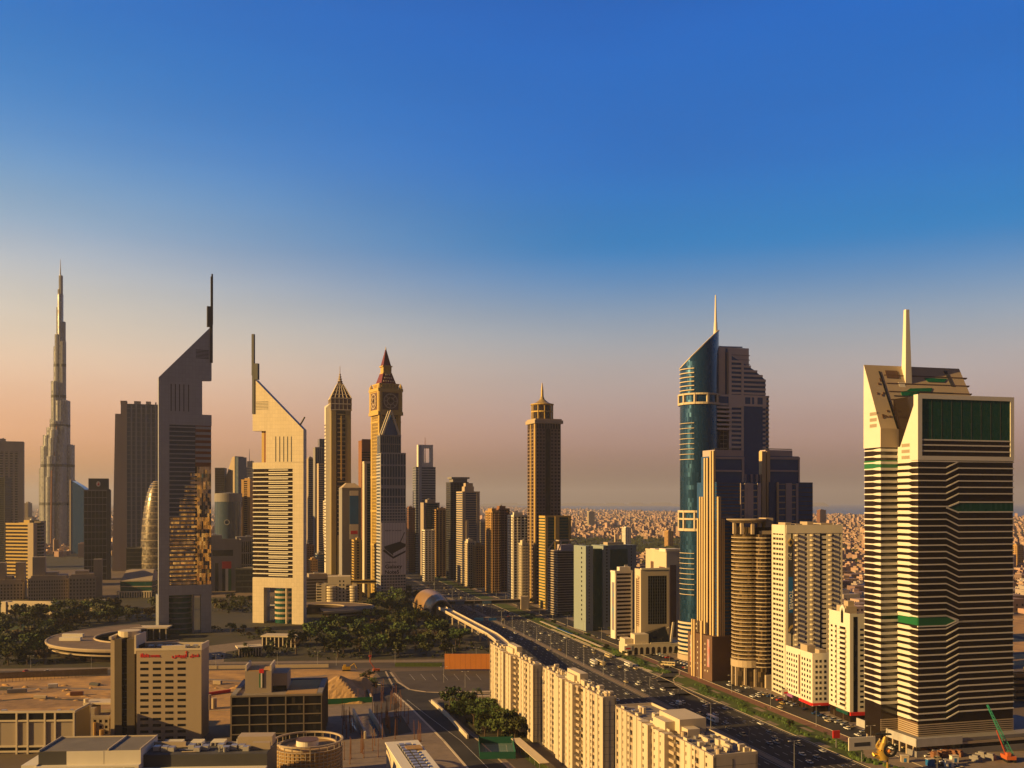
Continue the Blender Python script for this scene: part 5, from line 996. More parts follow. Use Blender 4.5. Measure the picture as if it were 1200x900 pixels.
def cream_tower():
    b = Bld('apartment_tower', 'big cream apartment tower with columns of round balconies and a dark sign strip', 'tower', 921, 987, 617, 655, 9, 22, x0=905.5)
    W, D, X, z = b.W, b.D, b.bx, b.bz; H = b.H; g = b.mb('glazing', g_dark); g.box(0, W, 0, D, 0, H - .5); w = b.mb('facade_lattice', mat('pale_render', (.68, .60, .475), var=.07, streak=True)); nz = 33
    w.bands('L', 0, D, 0, H, nz, .52, .5); w.slab('L', 0, D * .12, 0, H + 1, -.1, .7); w.slab('L', D * .92, D, 0, H + 1, -.1, .7); w.slab('L', 0, D, H - 5, H + 1, -.1, .6)
    for k in range(3): w.slab('L', D * (.3 + .2 * k), D * (.33 + .2 * k), 0, H, -.1, .45)
    w.slab('F', 0, W, H - 4.5, H + 1, -.1, .7); w.bands('F', X(931), W, 0, H - 4, nz, .64, .35)
    for px in (921, 929.5, 937, 946, 955.5, 969, 977.5, 985.5): w.slab('F', X(px) - .2, X(px) + (3.5 if px < 985 else .9), 0, H - .2, -.1, .42)
    dark = b.mb('recess_strip', g_dark); dark.slab('F', X(960.5), X(962), 0, H - 2, .3, .48)
    bc = b.mb('balcony_bands', cream)
    for px in (933.5, 951.5, 973):
        for j in range(nz): zz = (H - 4) * j / nz + .9; bc.cyl(X(px), -.1, 1.7, zz, zz + 1.1, 12)
    w.cyl(X(951), -.3, 2.0, 0, 2, 12)
    sg = b.mb('sign_strip', darkgrey); sg.slab('F', X(923), X(928.6), z(742), z(640), .7, .95); tl = b.mb('sign_panel', bluep); tl.slab('F', X(923.2), X(928.4), z(718), z(676), .95, 1.0)
    em = b.mb('sign_emblem', goldst); c, zz = X(925.8), z(635.5); em.poly('F', [(c - 2.2, zz), (c, zz - 3), (c + 2.2, zz), (c, zz + 3)], .7, 1.1); e2 = b.mb('sign_emblem_core', black); e2.poly('F', [(c - 1.1, zz), (c, zz - 1.6), (c + 1.1, zz), (c, zz + 1.6)], 1.1, 1.2)
    ev = b.mb('sign_sweep', goldst); ev.poly('F', [(X(923), z(738)), (X(926), z(733)), (X(928.6), z(732)), (X(928.6), z(735)), (X(926), z(737)), (X(924), z(741))], .95, 1.05)
    pl = b.mb('plant_room', tan)
    for x1, x2, h in ((924, 931, 2.5), (936, 944, 1.6), (950, 957, 3), (966, 980, 2)): pl.box(X(x1), X(x2), 5, 16, H, H + h)
    pl.box(X(910), X(918), 9, 18, H, H + 5) if False else None; b.done()
    text(b.root, 'TOWER', 3.6, b.loc(X(924.5), -1.06, z(692)), (R(90), R(90), 0), white)
    text(b.root, '\uFE9D\uFEAE\uFE91', 3.6, b.loc(X(924.5), -1.06, z(648)), (R(90), R(90), 0), white)
cream_tower()
def windows(b, face, xs, zs, w, h, m, o):
    for x in xs:
        for zz in zs:
            q = MB(b.off, b.W, b.D); q.slab(face, x, x + w, zz, zz + h, o - .25, o); q.build('window', m, b.root)
def white_block():
    b = Bld('low_apartment_block', 'plain white eight storey block over a red shop front row', 'apartment block', 952, 971.5, 768, 606, 10, 20, x0=920.5)
    W, D, X, z = b.W, b.D, b.bx, b.bz; w = b.mb('wall', white); w.box(0, W, 0, D, 5.6, b.H); w.slab('L', D * .42, D * .5, 5.6, b.H + .1, -.1, .02 + .2); p = b.mb('parapet', white)
    for f, n in (('F', W), ('L', D)): p.slab(f, 0, n, b.H + .01, b.H + 1.2, -.4, -.02 if f == 'F' else -.01)
    r = b.mb('roof', roofm); r.box(.5, W - .5, .5, D - .5, b.H, b.H + .2); st = b.mb('recess_strip', brown); st.slab('L', D * .43, D * .49, 8, b.H - 2, .1, .26)
    sh = b.mb('shop_front', g_brown); sh.box(.4, W - .4, .4, D - .4, 0, 5.6); fs = b.mb('shop_sign', red); fs.slab('F', 0, W, 4, 5.55, -.3, .7); fs.slab('L', 0, D * .45, 4, 5.55, -.3, .7); f2 = b.mb('shop_sign_violet', mat('violet_sign', (.30, .10, .28))); f2.slab('L', D * .7, D, 3.8, 5.5, -.3, .7)
    pl = b.mb('plant_room', tan); pl.box(W * .2, W * .7, D * .3, D * .55, b.H + .2, b.H + 4.5); pl.box(W * .5, W * .9, D * .05, D * .2, b.H + .2, b.H + 3); pl.cyl(W * .5, D * .62, 1.6, b.H + .2, b.H + 3, 12); b.done()
    zs = [7.2 + (b.H - 8.5) * j / 8 for j in range(8)]
    windows(b, 'F', [W * .18, W * .42, W * .7], zs, 1.5, 1.7, g_dark, .06); windows(b, 'L', [D * .06, D * .15, D * .25, D * .34], zs, D * .045, 1.7, g_dark, .06); windows(b, 'L', [D * .55, D * .64, D * .73, D * .82, D * .91], zs, D * .045, 1.7, g_dark, .06)
white_block()
def white_tower():
    b = Bld('apartment_tower', 'white apartment tower with stepped gable and dark glass strip beside the black banded tower', 'tower', 996, 1014, 722, 578, 10, 20, x0=971.5)
    W, D, X, z = b.W, b.D, b.bx, b.bz; H = b.H; w = b.mb('wall', white); w.box(0, W + 3, 0, D, 6, H); p = b.mb('parapet', white)
    p.slab('L', 0, D, H + .01, H + 1.4, -.5, -.02); p.slab('L', D * .25, D * .48, H + 1.42, H + 3.6, -.5, -.03); p.poly('L', [(D * .25, H + 3.62), (D * .48, H + 3.62), (D * .365, H + 6)], -.5, -.03); p.slab('F', 0, W, H + .01, H + 1.3, -.4, -.02)
    ar = b.mb('gable_window', g_dark); ar.poly('L', [(D * .31, H - 5), (D * .42, H - 5), (D * .42, H + 1.4), (D * .365, H + 4), (D * .31, H + 1.4)], -.1, .06); g = b.mb('glass_strip', g_dark); g.slab('F', X(1000), X(1004.5), 6, H - .5, -.1, .08)
    r = b.mb('roof', roofm); r.box(.5, W + 2.5, .5, D - .5, H, H + .2); pl = b.mb('plant_room', tan); pl.box(W * .1, W * .8, D * .25, D * .7, H + .2, H + 5); pl.box(W * .3, W * .7, D * .3, D * .5, H + 5, H + 8); bl = b.mb('balcony_bands', white)
    for j in range(16): zz = 8 + (H - 14) * j / 16; bl.slab('L', D * .16, D * .52, zz - .9, zz + .35, 0, 1.2); bl.slab('L', D * .60, D * .72, zz - .9, zz + .35, 0, .8)
    sh = b.mb('shop_front', g_brown); sh.box(.4, W + 2.6, .4, D - .4, 0, 6); fs = b.mb('shop_sign', red); fs.slab('F', 0, W + 2, 4, 5.9, -.3, .8); sg = b.mb('shop_sign_green', g_green); sg.slab('L', D * .05, D * .6, 4, 5.8, -.3, .8); b.done()
    zs = [8.3 + (H - 14) * j / 16 for j in range(16)]
    windows(b, 'L', [D * .2], zs, D * .28, 1.5, g_brown, .06); windows(b, 'L', [D * .62], zs, D * .08, 1.5, g_brown, .06); windows(b, 'L', [D * .82], zs, D * .09, 1.3, g_brown, .06); windows(b, 'F', [W * .66], zs, W * .22, 1.2, g_dark, .06)
white_tower()
# ------------------------------------------------------------------ black and cream banded tower, nearest on the sea side
def banded():
    b = Bld('banded_tower', 'huge dark tower with cream kinked bands, green inlays and a tall white roof mast', 'tower', 1076, 1187, 462, 508, 15, 18, x0=1052.5)
    W, D, X, z = b.W, b.D, b.bx, b.bz; H = b.H; band = mat('cream_band', (.68, .635, .56), var=.04, rough=.6); bronze_gl = mat('bronze_glass_dark', (.02, .013, .011), rough=.15, spec=.5)  # cream bands over dark bronze glazing
    # far half: local frame continues; its sunlit end from column 1013 to 1032
    yb = D; xs = b.bx(1032) if False else None
    def at(px, ly):   # local x of a photo column at local depth ly
        k = (px - 600) / F; ax, ay = b.X0 + b.r[0] * ly, b.Y0 + b.r[1] * ly; return (k * ay - ax) / (b.u[0] - k * b.u[1])
    x2 = at(1032.5, yb); 
    kk = (1013.5 - 600) / F; ax, ay = b.X0 + b.u[0] * x2, b.Y0 + b.u[1] * x2; y3 = (kk * ay - ax) / (b.r[0] - kk * b.r[1])
    g = b.mb('glazing', bronze_gl); g.box(0, W, 0, D + 4, 4, H - .5); g.box(x2, W - 8, D, y3, 4, b.bz(503, x2, D))
    fl = 3.34; w = b.mb('kinked_bands', band); xa, xb = X(1108.5), X(1123); z0, z1 = b.bz(845), b.bz(541); n = int(round((z1 - z0) / fl)); dz = fl
    zg1, zg2 = b.bz(595), b.bz(729)      # levels of the two green inlays
    def hb(zz):  # rise of the band beyond the kink
        return 3.3 if zz > zg1 + 2 else (-3.3 if zz > zg2 - 1 else 3.3)
    t = .62
    for j in range(n + 1):
        zz = z0 + (z1 - z0) * j / n; r = hb(zz)
        if zz + max(r, 0) > z1 + .5 or zz + r < z0 - 3: r = 0 if zz < z1 - .5 else 0
        if abs(zz - zg2) < 2.2: continue
        if not (abs(zz - zg1) < 2.0):
            w.poly('F', [(-.45, zz), (xa, zz), (xb, zz + r), (W + .3, zz + r), (W + .3, zz + r + t), (xb, zz + r + t), (xa, zz + t), (-.45, zz + t)], -.2, .5)
        else: w.poly('F', [(-.45, zz), (xa + 1, zz), (xa + 1, zz + t), (-.45, zz + t)], -.2, .5)
        # flared bands on the sunny end faces
        w.poly('L', [(0, zz), (D * .28, zz + .0), (D * .42, zz - .35), (D, zz - .35), (D, zz + 1.5), (D * .42, zz + 1.5), (D * .28, zz + t + .1), (0, zz + t)], -.2, .48)
    for zz in (zg1 - 2.6, zg1 + 2.6): w.poly('F', [(xb, zz), (W + .3, zz), (W + .3, zz + t), (xb, zz + t)], -.2, .5)
    w.poly('F', [(xa, zg1 - .3), (xb, zg1 + 2.3), (xb, zg1 + 3.1), (xa, zg1 + .4)], -.2, .5); w.poly('F', [(xa, zg1 - .3), (xb, zg1 - 2.9), (xb, zg1 - 2.2), (xa, zg1 + .4)], -.2, .5)
    for s_ in (-2.6, 2.6): w.poly('F', [(-.45, zg2 + s_), (xa, zg2 + s_), (xa, zg2 + s_ + t), (-.45, zg2 + s_ + t)], -.2, .5); w.poly('F', [(xa, zg2 + s_), (xb, zg2), (xb, zg2 + t), (xa, zg2 + s_ + t)], -.2, .5)
    gi = b.mb('green_inlay', g_head); gi.poly('F', [(xa + 1, zg1), (xb, zg1 - 2.2), (W, zg1 - 2.2), (W, zg1 + 2.5), (xb, zg1 + 2.5)], -.1, .3); gp_ = b.mb('green_inlay_panel', green)
    gp_.poly('F', [(0, zg2 - 1.9), (xa, zg2 - 1.9), (xb - 1, zg2 + .3), (xa, zg2 + 2.5), (0, zg2 + 2.5)], -.1, .3); gp_.slab('L', 0, D, zg2 - 1.8, zg2 + 2.6, -.1, .3)
    # head of the near half: framed green glass, cream flank
    hd = b.mb('head_wall', band); zt = b.bz(539)
    panel_holes(hd, 'F', -.5, W + .4, zt, H, [(X(1080), X(1183.5), b.bz(534), b.bz(467))], -3, .45)
    hd.poly('L', [(-.3, zt), (D, zt), (D, b.bz(522)), (D * .86, b.bz(522)), (.2, H), (-.3, H)], -1.5, .46); hd.poly('L', [(2.9, zt), (D, zt), (D, b.bz(522)), (D * .86, b.bz(522)), (2.9, H - 7), (2.9, zt + 1)], -W + .5, -1.5); hd.box(W - 1.6, W + .4, 3, D, zt, H - .02); hd.box(1.6, W - 1.6, 3, 5, zt, H - .3)
    gg = b.mb('head_glazing', g_head); gg.slab('F', X(1080), X(1183.5), b.bz(516), b.bz(467), -.5, .08); gd = b.mb('head_band_glazing', bronze_gl); gd.slab('F', X(1080), X(1183.5), b.bz(534), b.bz(516), -.5, .06); hm = b.mb('head_mullion_grille', darkgrey)
    for i in range(9): xx = X(1080) + (X(1183.5) - X(1080)) * i / 9; hm.slab('F', xx - .12, xx + .12, b.bz(516), b.bz(467), 0, .14)
    for py in (516, 522, 529): hd.slab('F', X(1080), X(1183.5), b.bz(py), b.bz(py) + .7, 0, .35)
    fw = b.mb('flank_window', buff)
    for i in range(3): fw.slab('L', D * .38, D * .78, b.bz(537 - i * 7.2), b.bz(537 - i * 7.2) + 1.7, .3, .56)
    # far half: bands, sloping patterned roof
    w2 = b.mb('rear_bands', band)
    for j in range(n + 2):
        zz = z0 + 6 + (z1 - z0) * j / n
        if zz > b.bz(503, x2, D) - 1: break
        w2.box(x2 - .45, -.1, D - .45, D - .0, zz, zz + 1.35)
        w2.add([(x2 - .46, D + a * (y3 - D), q_) for a, q_ in ((0, zz - .1), (.25, zz + .1), (.45, zz + .45), (1, zz + .45), (1, zz + 1.1), (.45, zz + 1.1), (.25, zz + 1.45), (0, zz + 1.6))] + [(x2 + .2, D + a * (y3 - D), q_) for a, q_ in ((0, zz - .1), (.25, zz + .1), (.45, zz + .45), (1, zz + .45), (1, zz + 1.1), (.45, zz + 1.1), (.25, zz + 1.45), (0, zz + 1.6))], [tuple(range(8)), tuple(range(15, 7, -1))] + [(i, i + 8, (i + 1) % 8 + 8, (i + 1) % 8) for i in range(8)])
    gb = b.mb('rear_green_inlay', green); zz = b.bz(546, x2, D); gb.box(x2 - .3, -.1, D - .4, D, zz - 1.5, zz + 3); gb.box(x2 - .35, x2, D, y3, zz - 1.5, zz + 3)
    zl, zh = b.bz(502, x2, D), b.bz(427.5, x2, y3); xr = at(1131, y3); roof = b.mb('sloping_roof', tan)
    ye = y3
    roof.hexa([(x2 - .6, D - .5, zl - 10), (xr, D - .5, zl - 10), (xr, ye + .2, zl - 10), (x2 - .6, ye + .2, zl - 10), (x2 - .6, D - .5, zl), (xr + 1, D - .5, zl), (xr - 4, ye, zh), (x2 - .6, ye, zh)])
    slope = lambda x, f, o=.12: (x, D - .5 + (ye - D + .5) * f - o * 2, zl + (zh - zl) * f + o)
    def inlay(name, m, pts):
        q = b.mb(name, m); n_ = len(pts); q.add([slope(x, f) for x, f in pts] + [slope(x, f, -.5) for x, f in pts], [tuple(range(n_)), tuple(range(2 * n_ - 1, n_ - 1, -1))] + [(i, i + n_, (i + 1) % n_ + n_, (i + 1) % n_) for i in range(n_)])
    L = xr - x2
    inlay('roof_inlay_green', green, [(x2 + L * .28, .52), (x2 + L * .40, .52), (x2 + L * .46, .60), (x2 + L * .58, .60), (x2 + L * .60, .66), (x2 + L * .38, .64), (x2 + L * .34, .6), (x2 + L * .28, .58)])
    inlay('roof_inlay_green', green, [(x2 + L * .58, .76), (x2 + L * .74, .76), (x2 + L * .78, .82), (x2 + L * .55, .82)])
    for i in range(7): inlay('roof_joint', brown, [(x2 + L * .16, .06 + .13 * i), (x2 + L * .99, .06 + .13 * i), (x2 + L * .99, .07 + .13 * i), (x2 + L * .16, .07 + .13 * i)])
    inlay('roof_panel', brown, [(x2 + L * .18, .80), (x2 + L * .30, .80), (x2 + L * .30, .92), (x2 + L * .18, .92)]); inlay('roof_panel', darkgrey, [(x2 + L * .80, .70), (x2 + L * .83, .70), (x2 + L * .80, .95), (x2 + L * .77, .95)])
    for i in range(4): inlay('roof_joint', darkgrey, [(x2 + L * .2, .15 + .12 * i), (x2 + L * .34, .15 + .12 * i), (x2 + L * .42, .22 + .12 * i), (x2 + L * .8, .22 + .12 * i), (x2 + L * .8, .232 + .12 * i), (x2 + L * .415, .232 + .12 * i), (x2 + L * .335, .162 + .12 * i), (x2 + L * .2, .162 + .12 * i)])
    inlay('roof_gutter', black, [(x2 + L * .145, -.0), (x2 + L * .16, -.0), (x2 + L * .13, .9), (x2 + L * .115, .9)])
    rr = random.Random(4)
    for i in range(12): a, f = x2 + L * rr.uniform(.02, .11), rr.uniform(.1, .9); inlay('roof_hatch', brown, [(a, f), (a + rr.uniform(.5, 1.5), f), (a + 1.2, f + .03), (a, f + .03)])
    ew = b.mb('rear_flank_window', buff)
    for i in range(3): ew.box(x2 - .75, x2 - .3, D + (y3 - D) * .2, D + (y3 - D) * .62, b.bz(500 - i * 7, x2, D), b.bz(500 - i * 7, x2, D) + 1.8)
    fk = b.mb('rear_flank', band); fk.add([(x2 - .62, D - .4, zl - 10), (x2 - .62, y3 + .3, zl - 10), (x2 - .62, y3 + .1, zh), (x2 - .62, D - .4, zl), (x2, D - .4, zl - 10), (x2, y3 + .3, zl - 10), (x2, y3 + .1, zh), (x2, D - .4, zl)], [(0, 1, 2, 3), (7, 6, 5, 4), (0, 4, 5, 1), (1, 5, 6, 2), (2, 6, 7, 3), (3, 7, 4, 0)])
    m = b.mb('mast', white); mx, my = at(1066, D + 6), D + 5; zb = b.bz(466, mx, my); m.hexa([(mx - 1.6, my, zb - 8), (mx + 1.6, my, zb - 8), (mx + 1.6, my + 4, zb - 8), (mx - 1.6, my + 4, zb - 8)] + [(mx - 4.2, my + 5, b.bz(447, mx, my)), (mx - .2, my + 5, b.bz(447, mx, my)), (mx - .2, my + 9, b.bz(447, mx, my)), (mx - 4.2, my + 9, b.bz(447, mx, my))]); mx2 = at(1062, D + 12); m.pyr(mx2 - 1.9, mx2 + 2.2, my + 5, my + 9, b.bz(450, mx, my), b.bz(363, mx2, my + 7), .5)
    # louvred foot and podium
    lf = b.mb('foot_louvre', tan)
    for i in range(6): zz = 8.6 + i * (z0 - 10) / 6; lf.slab('F', -.2, W + .2, zz, zz + .55, -.1, .4); lf.slab('L', -.2, D, zz, zz + .55, -.1, .39); lf.box(x2 - .3, 0, D - .3, D, zz, zz + .55)
    lf2 = b.mb('foot_panel', brown); lf2.slab('L', .2, D, 8, z0 - 1, -.1, .2)
    pd = b.mb('podium', grey); pd.box(-7, W + 30, -8, 0, 0, 3.0); pd.box(-7, W + 30, -8, y3, 6.6, 8.4); gl = b.mb('podium_glazing', bronze_gl); gl.box(-6.4, W + 29, -7.4, y3 - 1, 2.9, 6.7); fa = b.mb('fascia_banner', mat('pale_fascia', (.50, .47, .44), var=.15, scale=.15)); fa.box(-7.6, -7, -8.6, y3 + 12, 5.4, 9.6); fa.box(-7.6, W * .34, -8.6, -8, 5.4, 9.6); fr = b.mb('podium_band', tan); fr.box(W * .345, W + 30, -8.3, -8, 5.2, 6.4)
    cl = b.mb('colonnade', tan)
    for i in range(8): cl = b.mb('column', tan); yy = -6 + i * (y3 + 14) / 8; cl.box(-7.2, -6.4, yy, yy + .9, 0, 5.4)
    b.done()
banded()
b = tower('banded_block', 'glowing yellow banded low block cut off by the edge of the view', 'office block', 1191, 1260, 792, 640, ochre, g_brown, ('bands', .45), ('bands', .5), x0=1187.5, a=6, D=20, floor=4.6); b.done()
# ------------------------------------------------------------------ three long apartment slabs beside the highway
slab_render = mat('slab_render', (.60, .50, .365), var=.13, streak=True, scale=.09); g_room = glass('room_glass', (.02, .015, .012), ior=1.4, pane=(2.6, 2.6, 3.15), light=(.30, .23, .15), vary=1.0, frac=.45)
def slab_block(x1, x2, ytop, ybot_h, L, label):
    Y = F * (HC - ybot_h) / (ytop - YH); b = Bld('apartment_slab', label, 'apartment block', x1, x2, ytop, Y, 16.7, L, group='three matching apartment slabs')
    W, D, H = b.W, L, b.H; w = b.mb('wall', slab_render); g = b.mb('glazing', g_room); nz = 13; f0 = H / nz
    g.box(.8, W - .8, .5, D - .5, 0, H - .5)
    w.box(0, W, 0, .9, 0, H); w.box(0, W, D - .9, D, 0, H); w.slab('R', 0, D, 0, H, -.9, 0)
    seam = b.mb('wall_joint', darkgrey); seam.slab('F', W * .42, W * .44, 0, H - 1, -.1, .05); seam.slab('F', W * .80, W * .82, 0, H - 6, -.1, .05)
    for j in range(1, nz): seam.slab('F', .2, W - .2, f0 * j - .05, f0 * j + .05, -.1, .012)
    # pattern of bays along the sunny long wall: blank panel, window column, recessed balcony stack
    pat = [('p', 4.2), ('w', 2.2), ('p', 3.6), ('b', 3.8), ('p', .7), ('w', 2.0), ('p', 3.4), ('w', 1.8), ('p', 3.2), ('b', 4.0)]
    y, i = 0.0, 0; bal = []; wn = None
    tot = sum(t for _, t in pat); reps = max(1, round(D / tot)); k = D / (tot * reps)
    for rep in range(reps):
        for kind, t in (pat if rep % 2 == 0 else pat[::-1]):
            t *= k; o = 2.6 if rep % 2 else 0
            if kind == 'p': w.slab('L', y, y + t, 0, H + (.9 if o else .6), -1, (.3 if t > 3 * k else .1) + o)
            elif kind == 'w':
                w.slab('L', y, y + .4, 0, H, -1, o + .02); w.slab('L', y + t - .4, y + t, 0, H, -1, o + .02)
                for j in range(nz): w.slab('L', y + .4, y + t - .4, f0 * j - (.0 if j else 0), f0 * j + f0 * .56, -1, o - .04)
                w.slab('L', y, y + t, H - .6, H + .5, -1, o - .03)
            else: bal.append((y, t, o))
            y += t
    brr = random.Random(int(x2)); clz = b.mb('balcony_screen_panel', buff); acs = b.mb('air_unit_grille', metalm)
    for y, t, o in bal:
        q = b.mb('balcony_stack', tan)
        for j in range(nz): q.slab('L', y, y + t, f0 * j - .1, f0 * j + 1.15, -.75, o * .5 - .3); q.slab('L', y + t * .3, y + t * .4, f0 * j + 1.25, f0 * (j + 1) - .1, -.4, -.2)
        for j in range(nz):
            k_ = brr.random()
            if k_ < .2: clz.slab('L', y + .15, y + t * brr.uniform(.5, .97), f0 * j + 1.25, f0 * (j + 1) - .12, -.5, o * .6 - .15)
            elif k_ < .45: acs.slab('L', y + t * .55, y + t * .55 + .9, f0 * j + 1.3, f0 * j + 2.0, 0, .5 + o * .6)
        q.slab('L', y, y + t, H - .5, H + .5, -.9, o * .5)
    r = b.mb('roof', roofm); r.box(.9, W - .9, .9, D - .9, H - .5, H + .05); pr = b.mb('parapet', cream)
    for f, n in (('F', W), ('K', W), ('R', D)): pr.slab(f, 0, n, H + .01, H + 1.0, -.4, -.01)
    rr = random.Random(int(x1)); pl = b.mb('plant_room', cream); tk = b.mb('water_tank', tan); du = b.mb('roof_duct', metalm)
    for cy in (D * .5, ):
        pl.box(W * .25, W * .9, cy - 9, cy + 9, H + .05, H + 5.5); pl.box(.1, W * .25, cy - 5, cy + 6, H + .05, H + 4); pl.box(W * .3, W * .6, cy - 14, cy - 9, H + .05, H + 2.8); pl.box(W * .5, W * .95, cy + 9, cy + 13, H + .05, H + 3.2)
    for i in range(10):
        xx, yy = rr.uniform(1.5, W - 3), rr.uniform(2, D - 4)
        if abs(yy - D / 2) < 15: continue
        pl.box(xx, xx + rr.uniform(1, 3), yy, yy + rr.uniform(1, 3.5), H + .05, H + rr.uniform(1, 2.8))
    for i in range(14):
        xx, yy = W * rr.uniform(.5, .85), rr.uniform(2, D - 6); pl.box(xx, xx + rr.uniform(1, 2.4), yy, yy + rr.uniform(1, 4), H + .05, H + rr.uniform(1.2, 3.4))
    for i in range(7):
        xx, yy = rr.uniform(2, W - 2), rr.uniform(2, D - 3); tk.cyl(xx, yy, .9, H + .05, H + 1.9, 10)
    for i in range(30):
        xx, yy = rr.uniform(1.5, W - 2), rr.uniform(2, D - 3); hh = rr.uniform(.5, 1.4); du.box(xx, xx + rr.uniform(.5, 1.5), yy, yy + rr.uniform(.5, 2), H + .05, H + hh)
    for i in range(6): yy = D * (i + .5) / 6; pr.slab('L', yy, yy + 3, H + .6, H + 1.5, -1.2, -.8); pr.box(W * .45, W * .5, yy - 3, yy + 1, H + .05, H + 1.6)
    b.done()
slab_block(836.5, 888, 888, 41, 88, 'long cream apartment slab closest to the viewer with cluttered flat roof')
slab_block(707, 722.5, 819, 41, 86, 'long cream apartment slab between the other two beside the highway')
slab_block(625, 635.5, 781, 41, 88, 'long cream apartment slab nearest the orange hoarding and viaduct')
# ------------------------------------------------------------------ elevated railway, station, footbridge
def viaduct():
    rt = empty('railway_viaduct', tuple(road(700, 204.5)), TH, 'slim pale elevated railway viaduct curving out of the golden station shell', 'viaduct')
    T = lambda s: 203.5 - 3 * max(0, min(1, (s - 850) / 235)) - 22 * max(0, min(1, (850 - s) / 210)) ** 1.3
    S = [380 + 705 * i / 30 for i in range(31)]
    def run(name, m, a, c, z0, z1):
        q = MB()
        for s0, s1 in zip(S, S[1:]):
            q.hexa([(T(s) + d - 204.5, s - 700, z) for z in (z0, z1) for s, d in ((s0, a), (s0, c), (s1, c), (s1, a))])
        q.build(name, m, rt)
    run('deck', tan, -4.5, 4.5, 10.4, 12); run('parapet', cream, -4.5, -3.9, 12.01, 13.3); run('parapet', cream, 3.9, 4.5, 12.01, 13.3)
    for d in (-2.6, -1.2, 1.0, 2.4): run('rail_trim', metalm, d, d + .2, 12.01, 12.2)
    run('walkway_trim', darkgrey, -.35, .35, 12.01, 12.5)
    for s in range(400, 1080, 31):
        t = T(s) - 204.5; y = s - 700; q = MB(); q.cyl(t, y, 1.05, 0, 8.2, 12); q.hexa([(t - 1.1, y - 1, 8.2), (t + 1.1, y - 1, 8.2), (t + 1.1, y + 1, 8.2), (t - 1.1, y + 1, 8.2), (t - 4, y - 1, 10.38), (t + 4, y - 1, 10.38), (t + 4, y + 1, 10.38), (t - 4, y + 1, 10.38)]); q.build('pier', tan, rt)
viaduct()
def station():
    c = road(1150, 201); rt = empty('rail_station', tuple(c), TH, 'golden shell shaped railway station straddling the viaduct beside the highway', 'station')
    q = MB(); nu, nv = 28, 20; Ls, Wd, Ht = 66, 17, 25
    def shell(k):
        vs = []
        for i in range(nu + 1):
            u = -1 + 2 * i / nu; r = max(0.02, (1 - abs(u) ** 2.6)) ** .5
            if u < 0: r = max(r, .72 - .1 * (u + 1))
            for j in range(nv + 1):
                a = math.pi * (j / nv) * 1.14 - .07 * math.pi; vs.append((Wd * k * r * math.cos(a), Ls * u, 5 + (Ht - 5) * k * r * math.sin(a)))
        return vs
    for k in (1.0, .96): q.add(shell(k), [(i * (nv + 1) + j, i * (nv + 1) + j + 1, (i + 1) * (nv + 1) + j + 1, (i + 1) * (nv + 1) + j) for i in range(nu) for j in range(nv)])
    q.build('shell_roof', mat('bronze_shell', (.50, .30, .13), rough=.38, metal=.5, var=.06), rt, True)
    q = MB()
    for j in range(nv + 1):
        a = math.pi * (j / nv) * 1.14 - .07 * math.pi; r = .72
        if j: q.bar(pp, (Wd * r * math.cos(a), -Ls, 5 + (Ht - 5) * r * math.sin(a)), .8)
        pp = (Wd * r * math.cos(a), -Ls, 5 + (Ht - 5) * r * math.sin(a))
    q.build('mouth_rim', tan, rt)
    q = MB(); q.box(-14.5, 14.5, -50, 50, 0, 7); q.box(-5.5, -1.5, -64, -50, 0, 13); q.build('base', tan, rt)
    q = MB()
    for sgn in (-1, 1):
        q.hexa([(sgn * 14, -52, 7.2), (sgn * 16.2, -52, 7.2), (sgn * 16.2, 52, 7.2), (sgn * 14, 52, 7.2), (sgn * 14, -52, 9.2), (sgn * 17.2, -52, 9.2), (sgn * 17.2, 52, 9.2), (sgn * 14, 52, 9.2)])
    q.build('side_glazing', g_dark, rt)
station()
def footbridge():
    c = road(1150, 218); rt = empty('footbridge', tuple(c), TH, 'enclosed grey footbridge crossing the highway from the golden station', 'footbridge'); L = 92
    q = MB(); q.box(0, L, -2.4, 2.4, 7, 8); q.build('deck', grey, rt); q = MB(); q.box(0, L, -2.5, 2.5, 11.2, 12); q.build('roof', buff, rt); q = MB(); q.box(.1, L - .1, -2.2, 2.2, 8, 11.2); q.build('glazing', g_dark, rt)
    for x in (33.8, L - 2): q = MB(); q.box(x - .8, x + .8, -1.5, 1.5, 0, 7); q.build('pier', grey, rt)
    for x in (17, 50): q = MB(); q.box(x - 5.5, x + 5.5, -2.9, -2.55, 7.6, 11); q.build('direction_sign', mat('sign_blue_%d' % x, (.10, .20, .30), rough=.5), rt)
    q = MB(); q.box(L, L + 10, -5, 5, 0, 15); q.build('stair_tower', buff, rt)
footbridge()
